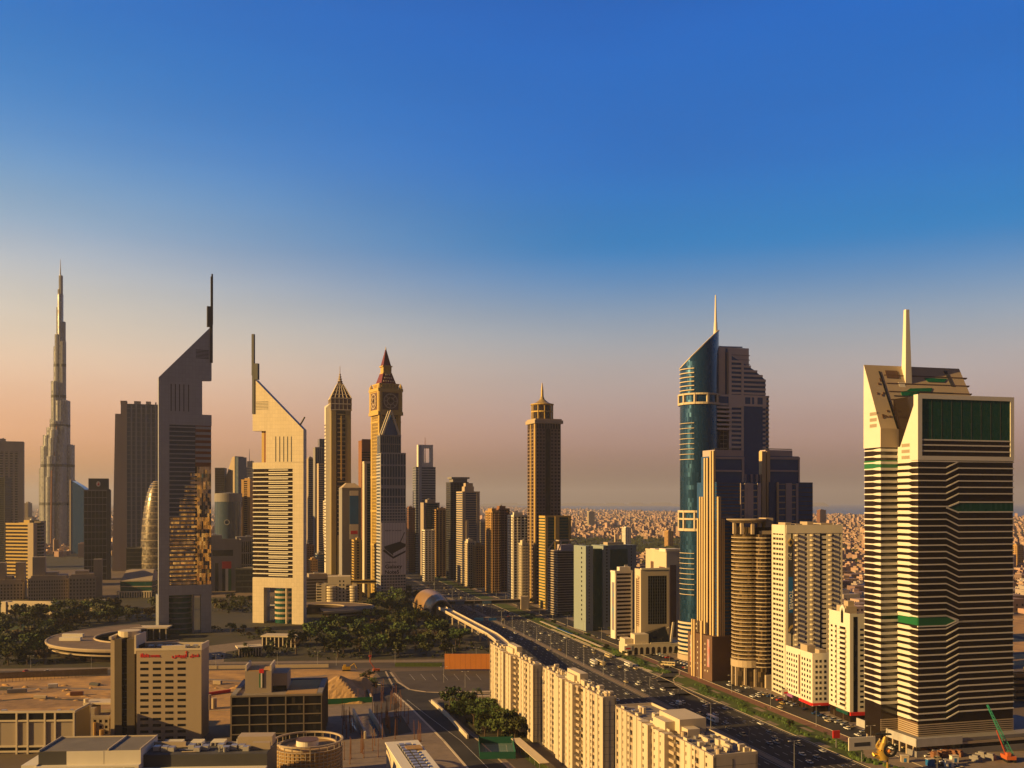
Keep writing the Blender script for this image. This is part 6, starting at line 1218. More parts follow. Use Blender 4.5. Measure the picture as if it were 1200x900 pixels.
# ------------------------------------------------------------------ near side buildings
def red_sign_hotel():
    b = Bld('slab_hotel', 'plain tan slab hotel with small dark windows and red rooftop lettering', 'hotel', 160, 236, 760, 535, 3, 16)
    W, X, z, D, H = b.W, b.bx, b.bz, b.D, b.H; w = b.mb('wall', mat('hotel_wall', (.40, .31, .215), var=.06, streak=True)); w.box(0, W, 0, D, 0, H - 1.2); p = b.mb('parapet', cream); p.slab('F', -.2, W + .2, H - 1.2, H, -.8, .2); p.slab('R', 0, D, H - 1.2, H + 2, -.8, .18); p.slab('K', 0, W, H - 1.2, H + 1, -.8, .2)
    p.box(W * .35, W * .72, 4, 7, H - 1.2, H + .8); r = b.mb('roof', roofd); r.box(.8, W - .8, .8, D - .8, H - 1.22, H - 1.0); v = b.mb('rooftop_unit', metalm)
    for i in range(6): v = b.mb('rooftop_unit', metalm); v.box(W * (.1 + .14 * i), W * (.18 + .14 * i), 8, 11, H - 1, H + .5)
    s0 = b.mb('stair_end', tan); s = b.mb('stair_wing', mat('shaded_wing_render', (.11, .085, .058), var=.06)); zt = b.bz(749); s0.box(X(126.5), X(133), 4, 20, 0, zt - .6); s.box(X(133), X(141.5), 1.5, 20, 0, zt); s.box(X(147.5), X(156.5), 1.6, 20, 0, zt); g = b.mb('wing_glazing', g_dark); g.box(X(141.5), X(147.5), 2.6, 19, 0, zt - 2); g.box(X(156.5), 0, 5, 15, 0, zt - 4); c = b.mb('wing_parapet', cream); c.box(X(126), X(129), 2, 20, zt - .5, zt + 1.2); c.cyl(X(142.5), 13, 6, zt, zt + 3.2, 18); c.box(X(157), X(159), .5, 18, H - 3, zt + 2); mu = b.mb('wing_mullion_grille', darkgrey)  # wing walls coloured darker for their shade, stair end paler as its sunlit side
    for i in range(15): mu.box(X(141.5), X(147.5), 2.4, 2.6, 3 + 3.3 * i, 3.4 + 3.3 * i)
    b.done()
    for px in (164.3, 179, 193.6, 208):
        for j in range(13):
            q = MB(b.off, b.W, b.D); zz = b.bz(776.8 + 7.35 * j + 1.4); x = X(px); q.slab('F', x, x + 4.4, zz, zz + 1.35, -.4, .05); q.build('window', g_dark, b.root)
    rot = (R(90), 0, 0); zt = b.bz(770.2)
    text(b.root, 'ibis', 3.0, b.loc(X(164.6), -.1, zt), rot, red, ext=.15, fit=X(175) - X(164.6)); text(b.root, 'HOTEL', 1.7, b.loc(X(176.8), -.1, zt), rot, red, ext=.15, fit=X(188) - X(176.8))
    text(b.root, '\uFEB2\uFEF4\uFE92\uFEF3\uFE83', 3.3, b.loc(X(201.5), -.1, zt), rot, red, ext=.15, fit=X(221) - X(201.5)); text(b.root, '\uFED5\uFEAA\uFEE8\uFED3', 2.4, b.loc(X(222.5), -.1, zt), rot, red, ext=.15, fit=X(233) - X(222.5))
red_sign_hotel()
def black_glass():
    b = Bld('glass_office', 'black glass cube office with tan grid frame and a rooftop block bearing a flag', 'office block', 271, 377, 816, 526, 7, 46)
    W, X, z, D, H = b.W, b.bx, b.bz, b.D, b.H; g = b.mb('glazing', g_dark); g.box(0, W, 0, D, 0, H - .5); w = b.mb('frame_grille', mat('shaded_frame', (.20, .16, .12))); w.ribs('F', 0, W, 0, H, 5, .07, .5); w.bands('F', 0, W, 0, H, 5, .1, .45); w.ribs('L', 0, D, 0, H, 5, .06, .5); w.ribs('R', 0, D, 0, H, 5, .06, .5); w.slab('F', -.4, W + .4, H - .6, H + .3, -.3, .6)  # tan frame coloured darker to stand for its shading
    p = b.mb('parapet', grey)
    for f, n in (('L', D), ('R', D), ('K', W)): p.slab(f, 0, n, H - .4, H + 1, -2.6, .2)
    r = b.mb('roof', roofm); r.box(2, W - 2, .5, D - 2, H - .5, H + .1); c = b.mb('rooftop_block', buff); c.box(X(284.5), X(316), 8, 26, H + .1, b.bz(787, 0, 8)); c.box(X(316), X(334), 12, 30, H + .1, b.bz(790, 0, 12)); gl = b.mb('rooftop_slot', g_dark); gl.slab('F', X(316.5), X(333), H + .3, H + 3, -13, -11.9); br = b.mb('roof_panel', ochre); br.box(X(334.5), W - 3, 2, D - 4, H + .1, H + .5); ed = b.mb('rooftop_edge', cream); ed.box(X(284.5), X(286.5), 8, 26, b.bz(787, 0, 8), b.bz(787, 0, 8) + 3.2); ed = b.mb('rooftop_edge', cream); ed.box(X(314), X(316), 8, 26, b.bz(787, 0, 8), b.bz(787, 0, 8) + 3.2); bp = b.mb('rooftop_deck', ochre); bp.box(X(286.6), X(313.9), 8.2, 25.8, b.bz(787, 0, 8), b.bz(787, 0, 8) + .4)
    x = X(302); zt, zm, zb = b.bz(784.5, 0, 8), b.bz(789.5, 0, 8), b.bz(806.5, 0, 8)
    for nm, m, a, c_, z0, z1 in (('flag_red', red, -.2, 2.2, zm, zt), ('flag_green', green, -.2, .55, zb, zm - .02), ('flag_white', white, .57, 1.35, zb, zm - .02), ('flag_black', black, 1.37, 2.2, zb, zm - .02)): k = b.mb(nm, m); k.slab('F', x + a, x + c_, z0, z1, -8, -7.7)
    b.done()
black_glass()
def round_pavilion():
    Y = 458; X = gx(361, Y); rt = empty('round_building', (X, Y, 0), 0, 'round lattice clad building with an open roof ring and white central drum', 'pavilion'); H = gz(873, Y); r = 39.5 / F * Y
    q = MB(); q.lathe(0, 0, [(r - .6, 0), (r - .6, H - .2), (.1, H - .2)], 48); q.build('glazing', ochre, rt); q = MB()
    for i in range(48): a = 2 * math.pi * i / 48; q.box(r * math.cos(a) - .16, r * math.cos(a) + .16, r * math.sin(a) - .16, r * math.sin(a) + .16, 0, H)
    for j in range(9): z = H - 1.6 * j - .3; q.lathe(0, 0, [(r - .5, z), (r + .12, z), (r + .12, z + .3), (r - .5, z + .3)], 48)
    q.build('lattice', tan, rt); q = MB(); zr = H + 2.2; q.lathe(0, 0, [(r - .4, zr), (r + .5, zr), (r + .5, zr + .7), (r - .4, zr + .7), (r - .4, zr)], 48); q.lathe(0, 0, [(r - 3, H - .1), (r - 2.4, H - .1), (r - 2.4, H + .9), (r - 3, H + .9)], 48)
    for i in range(24): a = 2 * math.pi * i / 24; q.box(r * math.cos(a) - .15, r * math.cos(a) + .15, r * math.sin(a) - .15, r * math.sin(a) + .15, H - .1, zr)
    q.build('roof_ring_trim', tan, rt); q = MB(); q.cyl(-.3, 0, 5.1, H - .1, H + 2.5, 28); q.build('drum', white, rt); q = MB(); q.cyl(-.3, 0, 5.2, H + 2.5, H + 2.7, 28); q.build('drum_cap', brown, rt)
round_pavilion()
def white_roof():
    z = 15; Yf = F * (HC - z) / (932 - YH); b = Bld('flat_roof_building', 'low building with broad pale roof slabs around rows of roof machinery', 'building', 493, 536, 932, Yf, 16, 88); W, D, H = b.W, b.D, b.H
    w = b.mb('wall', cream); w.box(0, W, 0, D, 0, H - .6); r = b.mb('roof_slab', white); r.box(-.6, W * .28, -.6, D + .6, H - .6, H); r.box(W * .78, W + .6, -.6, D + .6, H - .6, H); r.box(W * .28, W * .78, D * .94, D + .58, H - .61, H - .01); pd = b.mb('plant_deck', roofd); pd.box(W * .28, W * .78, 0, D * .94, H - .6, H - .4); o = b.mb('roof_panel', ochre); o.box(W * .45, W * .95, D * .78, D * .86, H + .02, H + .9); a = b.mb('rooftop_unit', metalm)
    for i in range(16):
        for k in range(2): a.box(W * (.32 + .22 * k), W * (.49 + .22 * k), D * (.05 + .056 * i), D * (.085 + .056 * i), H - .4, H + .8)
    b.done()
white_roof()
def framed_hall():
    b = Bld('framed_hall', 'broad cream hall with tall framed panels and a cluttered sunken roof', 'hall', -40, 88, 834, 505, 2, 20); W, D, H, X, z = b.W, b.D, b.H, b.bx, b.bz
    w = b.mb('panel_wall', buff); w.box(0, W, 0, D, 0, z(845)); f = b.mb('frame_grille', cream)
    for px in (-20, -6, 20, 33, 53, 65, 87): f.slab('F', X(px) - .45, X(px) + .45, 0, H, -.1, .8)
    f.slab('F', 0, W + .4, H - .8, H + .2, -.3, .9); f.slab('F', 0, W, z(846), z(844), -.1, .7); f.slab('F', 0, W, z(876), z(874), -.1, .7); f.slab('F', 0, W, z(882), z(880), -.1, .75); f.slab('R', 0, D, H - .8, H + .2, -.6, .2); f.box(W - .6, W + .2, D - .8, D, 0, H); g = b.mb('clerestory', g_dark); g.slab('F', 0, W, z(844), H - .8, -.3, .1); g.slab('F', 0, W, z(874), z(845.9), -.1, -.05) if False else None; lo = b.mb('low_window', g_dark); lo.slab('F', 0, W, z(880), z(876), -.1, .2); gs = b.mb('side_wall', goldst); gs.slab('R', .5, D - 1, 0, H - 1, -.3, .1); u = b.mb('rooftop_unit', metalm); rr = random.Random(2)
    for i in range(24): x, y = rr.uniform(1, W - 3), rr.uniform(2, D - 3); u.box(x, x + rr.uniform(.6, 3), y, y + rr.uniform(.5, 2), z(845), z(845) + rr.uniform(.8, 2.5))
    r = b.mb('roof', roofd); r.box(.2, W - .2, .4, D - .3, z(845) + .01, z(845) + .2); b.done()
framed_hall()
def front_roofs():
    zt = 28; Y = F * (HC - zt) / (881 - YH); b = Bld('flat_roof_building', 'low grey roofed building with white and black panel walls at the bottom edge', 'building', 45, 165, 881, Y, 4, 24); W, D, H, X = b.W, b.D, b.H, b.bx
    w = b.mb('panel_wall', white); w.box(X(78), W, 0, D, 0, H - .1); k = b.mb('black_panel', darkgrey); k.box(0, X(78) - .02, .02, D, 0, H - .1); s = b.mb('panel_joint', grey); s.slab('F', X(121.5), X(122), 4, H - .2, -.1, .03); r = b.mb('roof_sheet', mat('grey_roof_sheet', (.20, .175, .14), scale=.15, var=.12)); r.box(.4, X(126) - .4, .4, D - .4, H - .1, H + .05); r.box(X(126) + .4, W - .4, .4, D - .4, H - .1, H + .06); e = b.mb('roof_edge', cream)
    for x in (0, X(126), W - .4): e.box(x, x + .4, 0, D, H - .1, H + .7)
    e.box(.4, W - .4, D - .4, D, H - .1, H + .55); l = b.mb('lower_wall', white); l.box(-6, 0, -2, D, 0, H - 5); l.box(0, W, -3, 0, 0, H - 5.5); lg = b.mb('lower_glazing', g_dark)
    for i in range(8): lg.slab('F', W * (.06 + .115 * i), W * (.155 + .115 * i), H - 8.4, H - 6.4, 2.8, 3.05)
    b.done()
    zt = 25; Y = F * (HC - zt) / (885 - YH); b = Bld('flat_roof_building', 'long black fronted low building crowded with rooftop air units', 'building', 166.5, 313, 885, Y, 3, 22); W, D, H, X = b.W, b.D, b.H, b.bx
    w = b.mb('wall', darkgrey); w.box(0, W, 0, D, 0, H); r = b.mb('roof', roofd); r.box(.3, W - .3, .5, D - .3, H, H + .1); l = b.mb('lower_wall', white); l.slab('F', 0, W, 0, H - 5, -.1, 3); lg = b.mb('lower_glazing', g_dark); lg.slab('F', 2, X(231), H - 9, H - 6.3, 2.8, 3.04); lg.slab('F', X(293), W - 1, H - 9, H - 6.3, 2.8, 3.04); a = b.mb('unit_screen', tan); a.box(1, X(208), D * .55, D * .6, H + .1, H + 2.4); a = b.mb('plant_room', tan); a.box(X(270), X(312), D * .6, D * .95, H + .1, H + 4); a.box(X(292), X(313), D * .3, D * .4, H + .1, H + 3)
    b.done()
    rr = random.Random(9)
    for px in (174, 184, 193, 214, 224, 232, 249, 258, 266, 275, 282):
        q = MB(b.off, W, D); x = X(px); y = D * rr.uniform(.15, .4); q.box(x, x + 2.6, y, y + 3.4, H + .1, H + 2.0); o = q.build('air_unit', metalm, b.root)
        q = MB(b.off, W, D)
        for k in range(5): q.box(x + .1, x + 2.5, y - .1, y, H + .4 + k * .32, H + .52 + k * .32)
        q.build('louvre', white, o)
    for px0, px1 in ((178, 201), (212, 226), (237, 253)):      # white barred racks in front of the screens
        q = MB(b.off, W, D); x0, x1 = X(px0), X(px1)
        for k in range(5): q.box(x0, x1, D * .62 + k * 1.3, D * .62 + k * 1.3 + .35, H + 1.5, H + 1.9)
        for k in range(4): x = x0 + (x1 - x0) * k / 3; q.box(x - .12, x + .12, D * .62, D * .62 + 5.6, H + .1, H + 1.5)
        q.build('pipe_rack_frame', white, b.root)
    rr2 = random.Random(3)
    for k in range(14):
        q = MB(b.off, W, D); x, y = W * rr2.uniform(.02, .95), D * rr2.uniform(.1, .9); r = rr2.uniform(.3, .7)
        if k % 2: q.cyl(x, y, r, H + .1, H + rr2.uniform(.9, 2.2), 10); q.cyl(x, y, r * 1.4, H + 2.0, H + 2.25, 10) if k % 4 == 1 else None
        else: q.bar((x, y, H + .5), (x + rr2.uniform(3, 9), y, H + .5), .25, n=8)
        q.build('roof_vent' if k % 2 else 'roof_duct', metalm if k % 3 else tan, b.root)
front_roofs()
b = tower('service_block', 'low jumbled brown service block between the framed hall and the red lettered hotel', 'building', 95, 128, 842, 545, buff, g_brown, ('grid', 5, .5, .5), D=16, a=3, plant=(.05, .4, .2, .8, 5)); q = b.mb('canopy_roof', cream); q.box(-2, b.W + 4, 8, 20, b.H + 6, b.H + 7); q.cyl(-1, 10, 1.3, 0, b.H + 9, 12); q = b.mb('pipe_stack', ochre); q.cyl(b.W * .5, -1, .8, 0, b.H - 2, 10); q.cyl(b.W * .75, -1.2, 1.1, 0, b.H - 6, 10); b.done()
b = tower('site_deck', 'open concrete frame of an unfinished building beside the tan slab hotel', 'building', 237, 270, 838, 610, buff, g_brown, ('bands', .35), D=30, a=3, floor=4, plant=None); q = b.mb('column', tan); q.cyl(b.W * .3, 8, 1.8, b.H, b.H + 9, 12); q.cyl(b.W * .2, 4, 1.2, b.H, b.H + 12, 4); b.done()
def hoarding():
    a, c = gp(521, 786), gp(576, 786); d = (c - a); L = d.length; rt = empty('hoarding', (a + c) / 2, math.atan2(d.y, d.x), 'tall orange board hoarding along the cross street by the parking lot', 'hoarding')
    q = MB(); n = 9
    for i in range(n): q.box(-L / 2 + L * i / n + .06, -L / 2 + L * (i + 1) / n - .06, 0, .3, 1.2, 13.0)
    q.build('board_panel', orange, rt); q = MB()
    for i in range(n + 1): x = -L / 2 + L * i / n; q.box(x - .1, x + .1, .3, .8, 0, 13.2)
    q.build('frame', brown, rt)
hoarding()
def mound():
    p = gp(402, 815); rt = p; q = MB(); n = 26; rr = random.Random(6); vs = []; fs = []
    for i in range(n + 1):
        for j in range(n + 1):
            x, y = -1 + 2 * i / n, -1 + 2 * j / n; h = max(0, 1 - max(abs(x + .12) * 1.05, abs(y) * 1.0) * 1.1) + .45 * max(0, 1 - math.hypot(x - .55, y - .55) * 2.2)
            vs.append((p.x + 24 * x, p.y + 30 * y, max(-.05, 14 * h + rr.uniform(-.25, .25) * (h > 0))))
    fs = [(i * (n + 1) + j, (i + 1) * (n + 1) + j, (i + 1) * (n + 1) + j + 1, i * (n + 1) + j + 1) for i in range(n) for j in range(n)]; q.add(vs, fs)
    tag(q.build('sand_mound', mat('heap_sand', (.50, .31, .13), scale=.15, var=.15)), 'steep pyramid shaped sand heap behind a green site fence', 'sand heap')
    a, c = gp(378, 826), gp(436, 823); q = MB(); d = c - a; L = d.length; rz = math.atan2(d.y, d.x); rt = empty('site_fence', (a + c) / 2, rz, 'low green site fence in front of the steep sand heap', 'fence'); q.box(-L / 2, L / 2, 0, .15, .1, 3.6); q.build('fence_panel', green, rt)
    for i in range(8): q = MB(); x = -L / 2 + L * i / 7; q.cyl(x, .3, .12, 0, 9, 6); q.build('post', pole_rust, rt)
mound()
def site_things():
    rr = random.Random(23); post = None
    for i in range(34):
        px = -10 + 4.1 * i if i < 34 else 0; p = gp(min(px, 126), 800 - .07 * px)
        if post is None: q = MB(); q.cyl(0, 0, .12, 0, 5, 6); q.box(-.5, .5, -.03, .03, 4.2, 4.7); post = o = q.build('fence_post', bark)
        else: o = post.copy(); COL.objects.link(o)
        o.location = p; tag(o, 'thin dark post along the sand lot fence', 'post', 'thin posts along the sand lot fence')
    for px, py, L, m, lab in ((20, 812, 12, grey, 'long grey site container on the open sand'), (62, 806, 6, white, 'short white site container on the open sand'), (90, 815, 8, rust, 'rust red container near the slab hotel'), (255, 802, 6, tan, 'tan container behind the striped barrier'), (345, 800, 7, bluep, 'blue container on the sand behind the black glass cube')):
        p = gp(px, py); rt = empty('site_container', p, rr.uniform(-.3, .3), lab, 'container'); q = MB(); q.box(-L / 2, L / 2, -1.2, 1.2, .2, 2.8); q.build('body', m, rt); q = MB()
        for k in range(int(L * 2)): x = -L / 2 + .25 + k * .5; q.box(x - .08, x + .08, -1.26, -1.2, .3, 2.7)
        q.build('corrugation', m, rt); q = MB(); q.box(L / 2, L / 2 + .06, -1.1, 1.1, .3, 2.6); q.build('door', grey, rt)
    for px, py, lab in ((8, 808, 'dark pipe heap near the sand lot fence'), (48, 818, 'tan plank heap on the sand lot'), (112, 803, 'dark pipe heap beside the slab hotel'), (300, 797, 'low pipe heap on the sand behind the black glass cube')):
        p = gp(px, py); q = MB()
        for k in range(9): q.bar((-4, (k % 3) * .8 - 2 + k * .1, .35 + .6 * (k // 3)), (4, (k % 3) * .8 - 2 + k * .1, .35 + .6 * (k // 3)), .35, n=7)
        o = q.build('pipe_heap', tan if 'plank' in lab else darkgrey); o.location = p; o.rotation_euler = (0, 0, rr.uniform(-.5, .5)); tag(o, lab, 'pipe heap')
site_things()
for k, (pts, lab, hgt, m) in enumerate((([(-60, 798), (126, 790)], 'long brown site fence along the cross street edge of the sand lot', 4.5, mat('fence_brown', (.13, .085, .055), var=.2, scale=.3)), ([(237, 784), (385, 782)], 'pale low wall between the cross street and the sand lot', 2.6, tan), ([(237, 816), (270, 811)], 'red and white striped barrier on the sand by the black glass cube', 2, red), ([(463, 781), (518, 781)], 'dark clipped hedge wall along the parking lot edge', 3, leafs[1]), ([(506, 824), (524, 840), (548, 866)], 'bright low boundary wall curving beside the diagonal street', 2.4, cream), ([(414, 838), (428, 866)], 'pale leaning ramp wall beside the sunken plaza', 4, cream), ([(433, 838), (448, 862)], 'second pale ramp wall beside the sunken plaza', 4, cream), ([(424, 800), (436, 822)], 'pale ramp wall behind the steep sand heap', 3, tan))):
    P = [gp(*p) for p in pts]; q = MB()
    for a, c in zip(P, P[1:]):
        d = (c - a).normalized(); nn = Vector((-d.y, d.x, 0)) * .5; q.hexa([tuple(a - nn), tuple(c - nn), tuple(c + nn), tuple(a + nn)] + [tuple(v + Vector((0, 0, hgt))) for v in (a - nn, c - nn, c + nn, a + nn)])
    tag(q.build('boundary_wall', m), lab, 'wall')
q = MB(); P = [gp(405, 842), gp(425, 864), gp(447, 862), gp(433, 838)]
tag(q.add([tuple(p + Vector((0, 0, .06))) for p in P], [(0, 1, 2, 3)]).build('sunken_pool', mat('pool_water', (.10, .16, .20), rough=.1)), kind='structure')
def court_():
    P = gp(582, 880); rt = empty('tennis_court', P, TH * .2, 'fenced green tennis court near the apartment slabs', 'tennis court'); q = MB(); q.box(-9, 9, -16, 16, 0, .08); q.build('surface', mat('court_green', (.10, .17, .15), var=.1), rt); q = MB()
    for x in (-5.5, 5.5): q.box(x - .06, x + .06, -12, 12, .08, .1)
    for y in (-12, 0, 12): q.box(-5.5, 5.5, y - .06, y + .06, .081, .101)
    q.build('line_marking', linew, rt); q = MB(); gm_ = mat('court_mesh', (.01, .09, .06))
    for x0, x1, y0, y1 in ((-9.1, -9, -16, 16), (9, 9.1, -16, 16), (-9, 9, 16, 16.1), (-9, 9, -16.1, -16)): q.box(x0, x1, y0, y1, 0, 3.6)
    q.build('fence_mesh', gm_, rt)
court_()
def canopy_row(pts, w, h, lab, m):
    a, c = gp(*pts[0]), gp(*pts[1]); d = c - a; L = d.length; rt = empty('parking_canopy', (a + c) / 2, math.atan2(d.y, d.x), lab, 'canopy'); q = MB(); q.box(-L / 2, L / 2, -w / 2, w / 2, h, h + .3); q.build('roof', m, rt)
    for i in range(7):
        for s_ in (-1, 1): q = MB(); x = -L / 2 + 1 + (L - 2) * i / 6; q.box(x - .1, x + .1, s_ * (w / 2 - .4) - .1, s_ * (w / 2 - .4) + .1, 0, h); q.build('post', grey, rt)
canopy_row(((604, 872), (638, 902)), 5, 3, 'long cream parking canopy slanting past the tennis court', cream)
canopy_row(((518, 817), (575, 816)), 5, 3, 'row of tan parking shades along the garden top', tan)
canopy_row(((530, 822), (575, 821)), 5, 3, 'second row of tan parking shades nearer the garden', tan)
# ------------------------------------------------------------------ crane, sculpture, signs at the foot of the banded tower
def crane():
    p = gp(1182, 892); rt = empty('crawler_crane', p, 0, 'orange crawler crane with a long green lattice boom by the banded tower', 'crane'); q = MB()
    for s_ in (-2.2, 1.0): q.box(s_, s_ + 1.2, -3.5, 3.5, 0, 1.3)
    q.build('track', black, rt); q = MB(); q.box(-2.4, 2.4, -3, 3.6, 1.3, 3.2); q.box(-2.2, -.4, -3.2, -1, 3.2, 4.8); q.build('cab', mat('crane_orange', (.55, .13, .04), rough=.5), rt)
    tip = gp(1157, 824 + 8); tip = Vector((gx(1157, 505), 505, gz(826, 505))) - p; q = MB(); base = Vector((1, -1, 3)); d = (tip - base); a_ = Vector((.9, 0, .3)); b_ = Vector((-.9, 0, -.3)); n = 16; e_ = Vector((0, .9, 0))
    for o in (a_ + e_, a_ - e_, b_ + e_, b_ - e_): q.bar(base + o, base + d + o * .3, .12)
    for i in range(n):
        f0, f1 = i / n, (i + 1) / n
        for o, o2 in ((a_ + e_, b_ + e_), (a_ - e_, b_ - e_), (a_ + e_, a_ - e_)): q.bar(base + d * f0 + o * (1 - .7 * f0), base + d * f1 + o2 * (1 - .7 * f1), .08, n=4)
    q.build('boom_lattice', mat('boom_green', (.03, .25, .16), rough=.5), rt); q = MB(); q.bar((-1, 1, 3.2), (-5.5, 1, 15), .35); q.bar((-.5, 2, 3.2), (-5, 2, 15), .35); q.build('gantry_frame', mat('gantry_red', (.42, .08, .04), rough=.5), rt)
crane()
def sculpture():
    p = gp(1030, 906); rt = empty('gold_sculpture', p, 0, 'lumpy gold street sculpture with a dark ring on a pole near the verge', 'sculpture'); Y = p.y; Z = lambda py: gz(py, Y); X = lambda px: gx(px, Y) - p.x
    q = MB(); q.cyl(X(1040), 0, .5, 0, Z(888), 10); q.build('pole', skin_gold, rt); q = MB(); P = lambda px, py, dy=0: (X(px), dy, Z(py))
    for a, c, r0, r1 in (((1036, 890), (1034, 879), 2.3, 2.7), ((1034, 879), (1036, 871), 2.6, 1.6), ((1036, 871), (1038, 863), 1.5, .8), ((1034, 888), (1025, 885), 1.3, 1.0), ((1025, 885), (1023, 882), 1.2, .7), ((1037, 888), (1043, 884), 1.4, .9), ((1032, 878), (1027, 874), 1.2, .6), ((1027, 874), (1031, 868), .6, .5)): q.bar(P(*a), P(*c, .4), r0, r1, 12)
    q.build('body', skin_gold, rt, True); q = MB(); q.lathe(0, 0, [(2.2, -.5), (3.2, -.5), (3.2, .5), (2.2, .5), (2.2, -.5)], 24); o = q.build('ring', black, rt); o.rotation_euler = (R(90), 0, 0); o.location = (X(1041), -2.2, Z(878)); q = MB(); q.lathe(X(1040), -2.3, [(.05, Z(879) - 1.2), (1.1, Z(879)), (.05, Z(879) + 1.2)], 12); q.build('core', orange, rt); q = MB(); q.box(X(1026), X(1044), -1, 1, Z(861), Z(859.5)); q.build('top_plate', black, rt)
sculpture()
def sign_panel(px, py, w, h, zb, m, lab, cat='sign', name='advert_sign', m2=None):
    p = gp(px, py); rt = empty(name, p, .25, lab, cat); q = MB(); q.box(-.2, .2, -.2, .2, 0, zb); q.build('post', grey, rt); q = MB(); q.box(-w / 2, w / 2, -.3, .3, zb, zb + h); q.build('panel', m, rt)
    if m2: q = MB(); q.box(-w * .3, w * .3, -.36, -.3, zb + h * .3, zb + h * .6); q.build('panel_print', m2, rt)
sign_panel(1010, 893, 15, 6.5, 6, white, 'wide white billboard with a dark streak standing in the planted verge', m2=darkgrey)
sign_panel(980, 876, 4, 4, 5, red, 'bright red round cornered sign post before the white gabled tower')
sign_panel(736, 768, 7, 4, 4, white, 'white sign board with a red header on the lawn', m2=red)
sign_panel(940, 820 - 12, 7, 4, 5, white, 'white roadside board between the hedges below the white block', m2=red) if False else None
sign_panel(922, 822, 7, 4, 4, white, 'white roadside board standing among the verge hedges', m2=red)
sign_panel(502, 738 - 2, 10, 4, 7, bluep, 'small blue road sign beside the viaduct') if False else None
def gantry():
    c = road(990, 230.5); rt = empty('sign_gantry', tuple(c), TH, 'overhead sign gantry with a blue panel across the highway beside the viaduct', 'sign gantry')
    for x in (-19.5, 19.8): q = MB(); q.box(x - .3, x + .3, -.3, .3, 0, 7.5); q.build('post', metalm, rt)
    q = MB(); q.bar((-19.5, 0, 7.5), (19.8, 0, 7.5), .3); q.bar((-19.5, 0, 8.6), (19.8, 0, 8.6), .2); q.build('beam', metalm, rt); q = MB(); q.box(-13, -3, -.5, -.35, 6.6, 10.2); q.build('panel', bluep, rt); q = MB(); q.box(3, 11, -.5, -.35, 6.8, 9.6); q.build('panel', bluep, rt)
gantry()
# yard clutter
def huts():
    rr = random.Random(12)
    for px, py, m, lab in ((1112, 899, white, 'white site cabin with a blue door by the banded tower'), (1118, 893, white, 'tall white site cabin standing behind the blue doored one'), (1090, 897, bluep, 'blue and white tilted site panel by the cabins'), (1060, 893, tan, 'tan site cabin at the corner of the dark podium')):
        p = gp(px, py); rt = empty('site_cabin', p, rr.uniform(-.2, .3), lab, 'cabin'); q = MB(); q.box(-1.8, 1.8, -1.2, 1.2, 0, 3.2); q.build('body', m, rt); q = MB(); q.box(-.6, .6, -1.3, -1.2, .2, 2.2); q.build('door', bluep, rt); q = MB(); q.box(-2, 2, -1.4, 1.4, 3.2, 3.4); q.build('roof', cream, rt)
    for px, py in ((1095, 888), (1102, 887), (1108, 886), (1115, 886), (1122, 886), (1150, 888), (1143, 892), (1160, 890)):
        p = gp(px, py); q = MB(); q.box(-1.5, 1.5, -2.5, 2.5, 0, 2.4); q.box(-1.2, 1.2, -2, 1, 2.4, 3.3); o = q.build('material_stack', rust if px < 1130 else grey); o.location = p; o.rotation_euler = (0, 0, rr.uniform(0, 1)); tag(o, 'dark red heap of building material in the yard' if px < 1130 else 'grey heap of building gear near the crane', 'material stack', 'dark red heaps in the yard' if px < 1130 else 'grey heaps by the crane')
huts()
# ------------------------------------------------------------------ trees
def leaf_cloud(q, rr, cx, cy, cz, rx, rz, n, size):
    for i in range(n):
        while True:
            a = Vector((rr.uniform(-1, 1), rr.uniform(-1, 1), rr.uniform(-1, 1)))
            if .25 < a.length < 1: break
        p = Vector((cx + a.x * rx, cy + a.y * rx, cz + a.z * rz)); u = Vector((rr.gauss(0, 1), rr.gauss(0, 1), rr.gauss(0, 1))).normalized(); v = u.orthogonal().normalized(); s = size * rr.uniform(.6, 1.3)
        q.add([tuple(p - u * s), tuple(p + v * s * .8), tuple(p + u * s), tuple(p - v * s * .8)], [(0, 1, 2, 3)])
def make_tree(seed, m, h, r, kindname):
    rr = random.Random(seed); rt = empty(kindname, (0, 0, 0)); t = MB(); th = h * .42
    t.bar((0, 0, 0), (rr.uniform(-.3, .3), rr.uniform(-.3, .3), th), .34, .22, 7)
    c = MB()
    for k in range(13):
        a = rr.uniform(0, 6.28); d = r * math.sqrt(rr.uniform(.02, .75)); zz = th + (h - th) * rr.uniform(.1, .85) * (1 - .35 * d / r); x, y = d * math.cos(a), d * math.sin(a)
        t.bar((0, 0, th * .8), (x * .8, y * .8, zz * .93), .14, .05, 5); rad = r * rr.uniform(.26, .42); leaf_cloud(c, rr, x, y, zz, rad, rad * .72, 34, .62)
    t.build('trunk', bark, rt); c.build('crown', m, rt); return rt
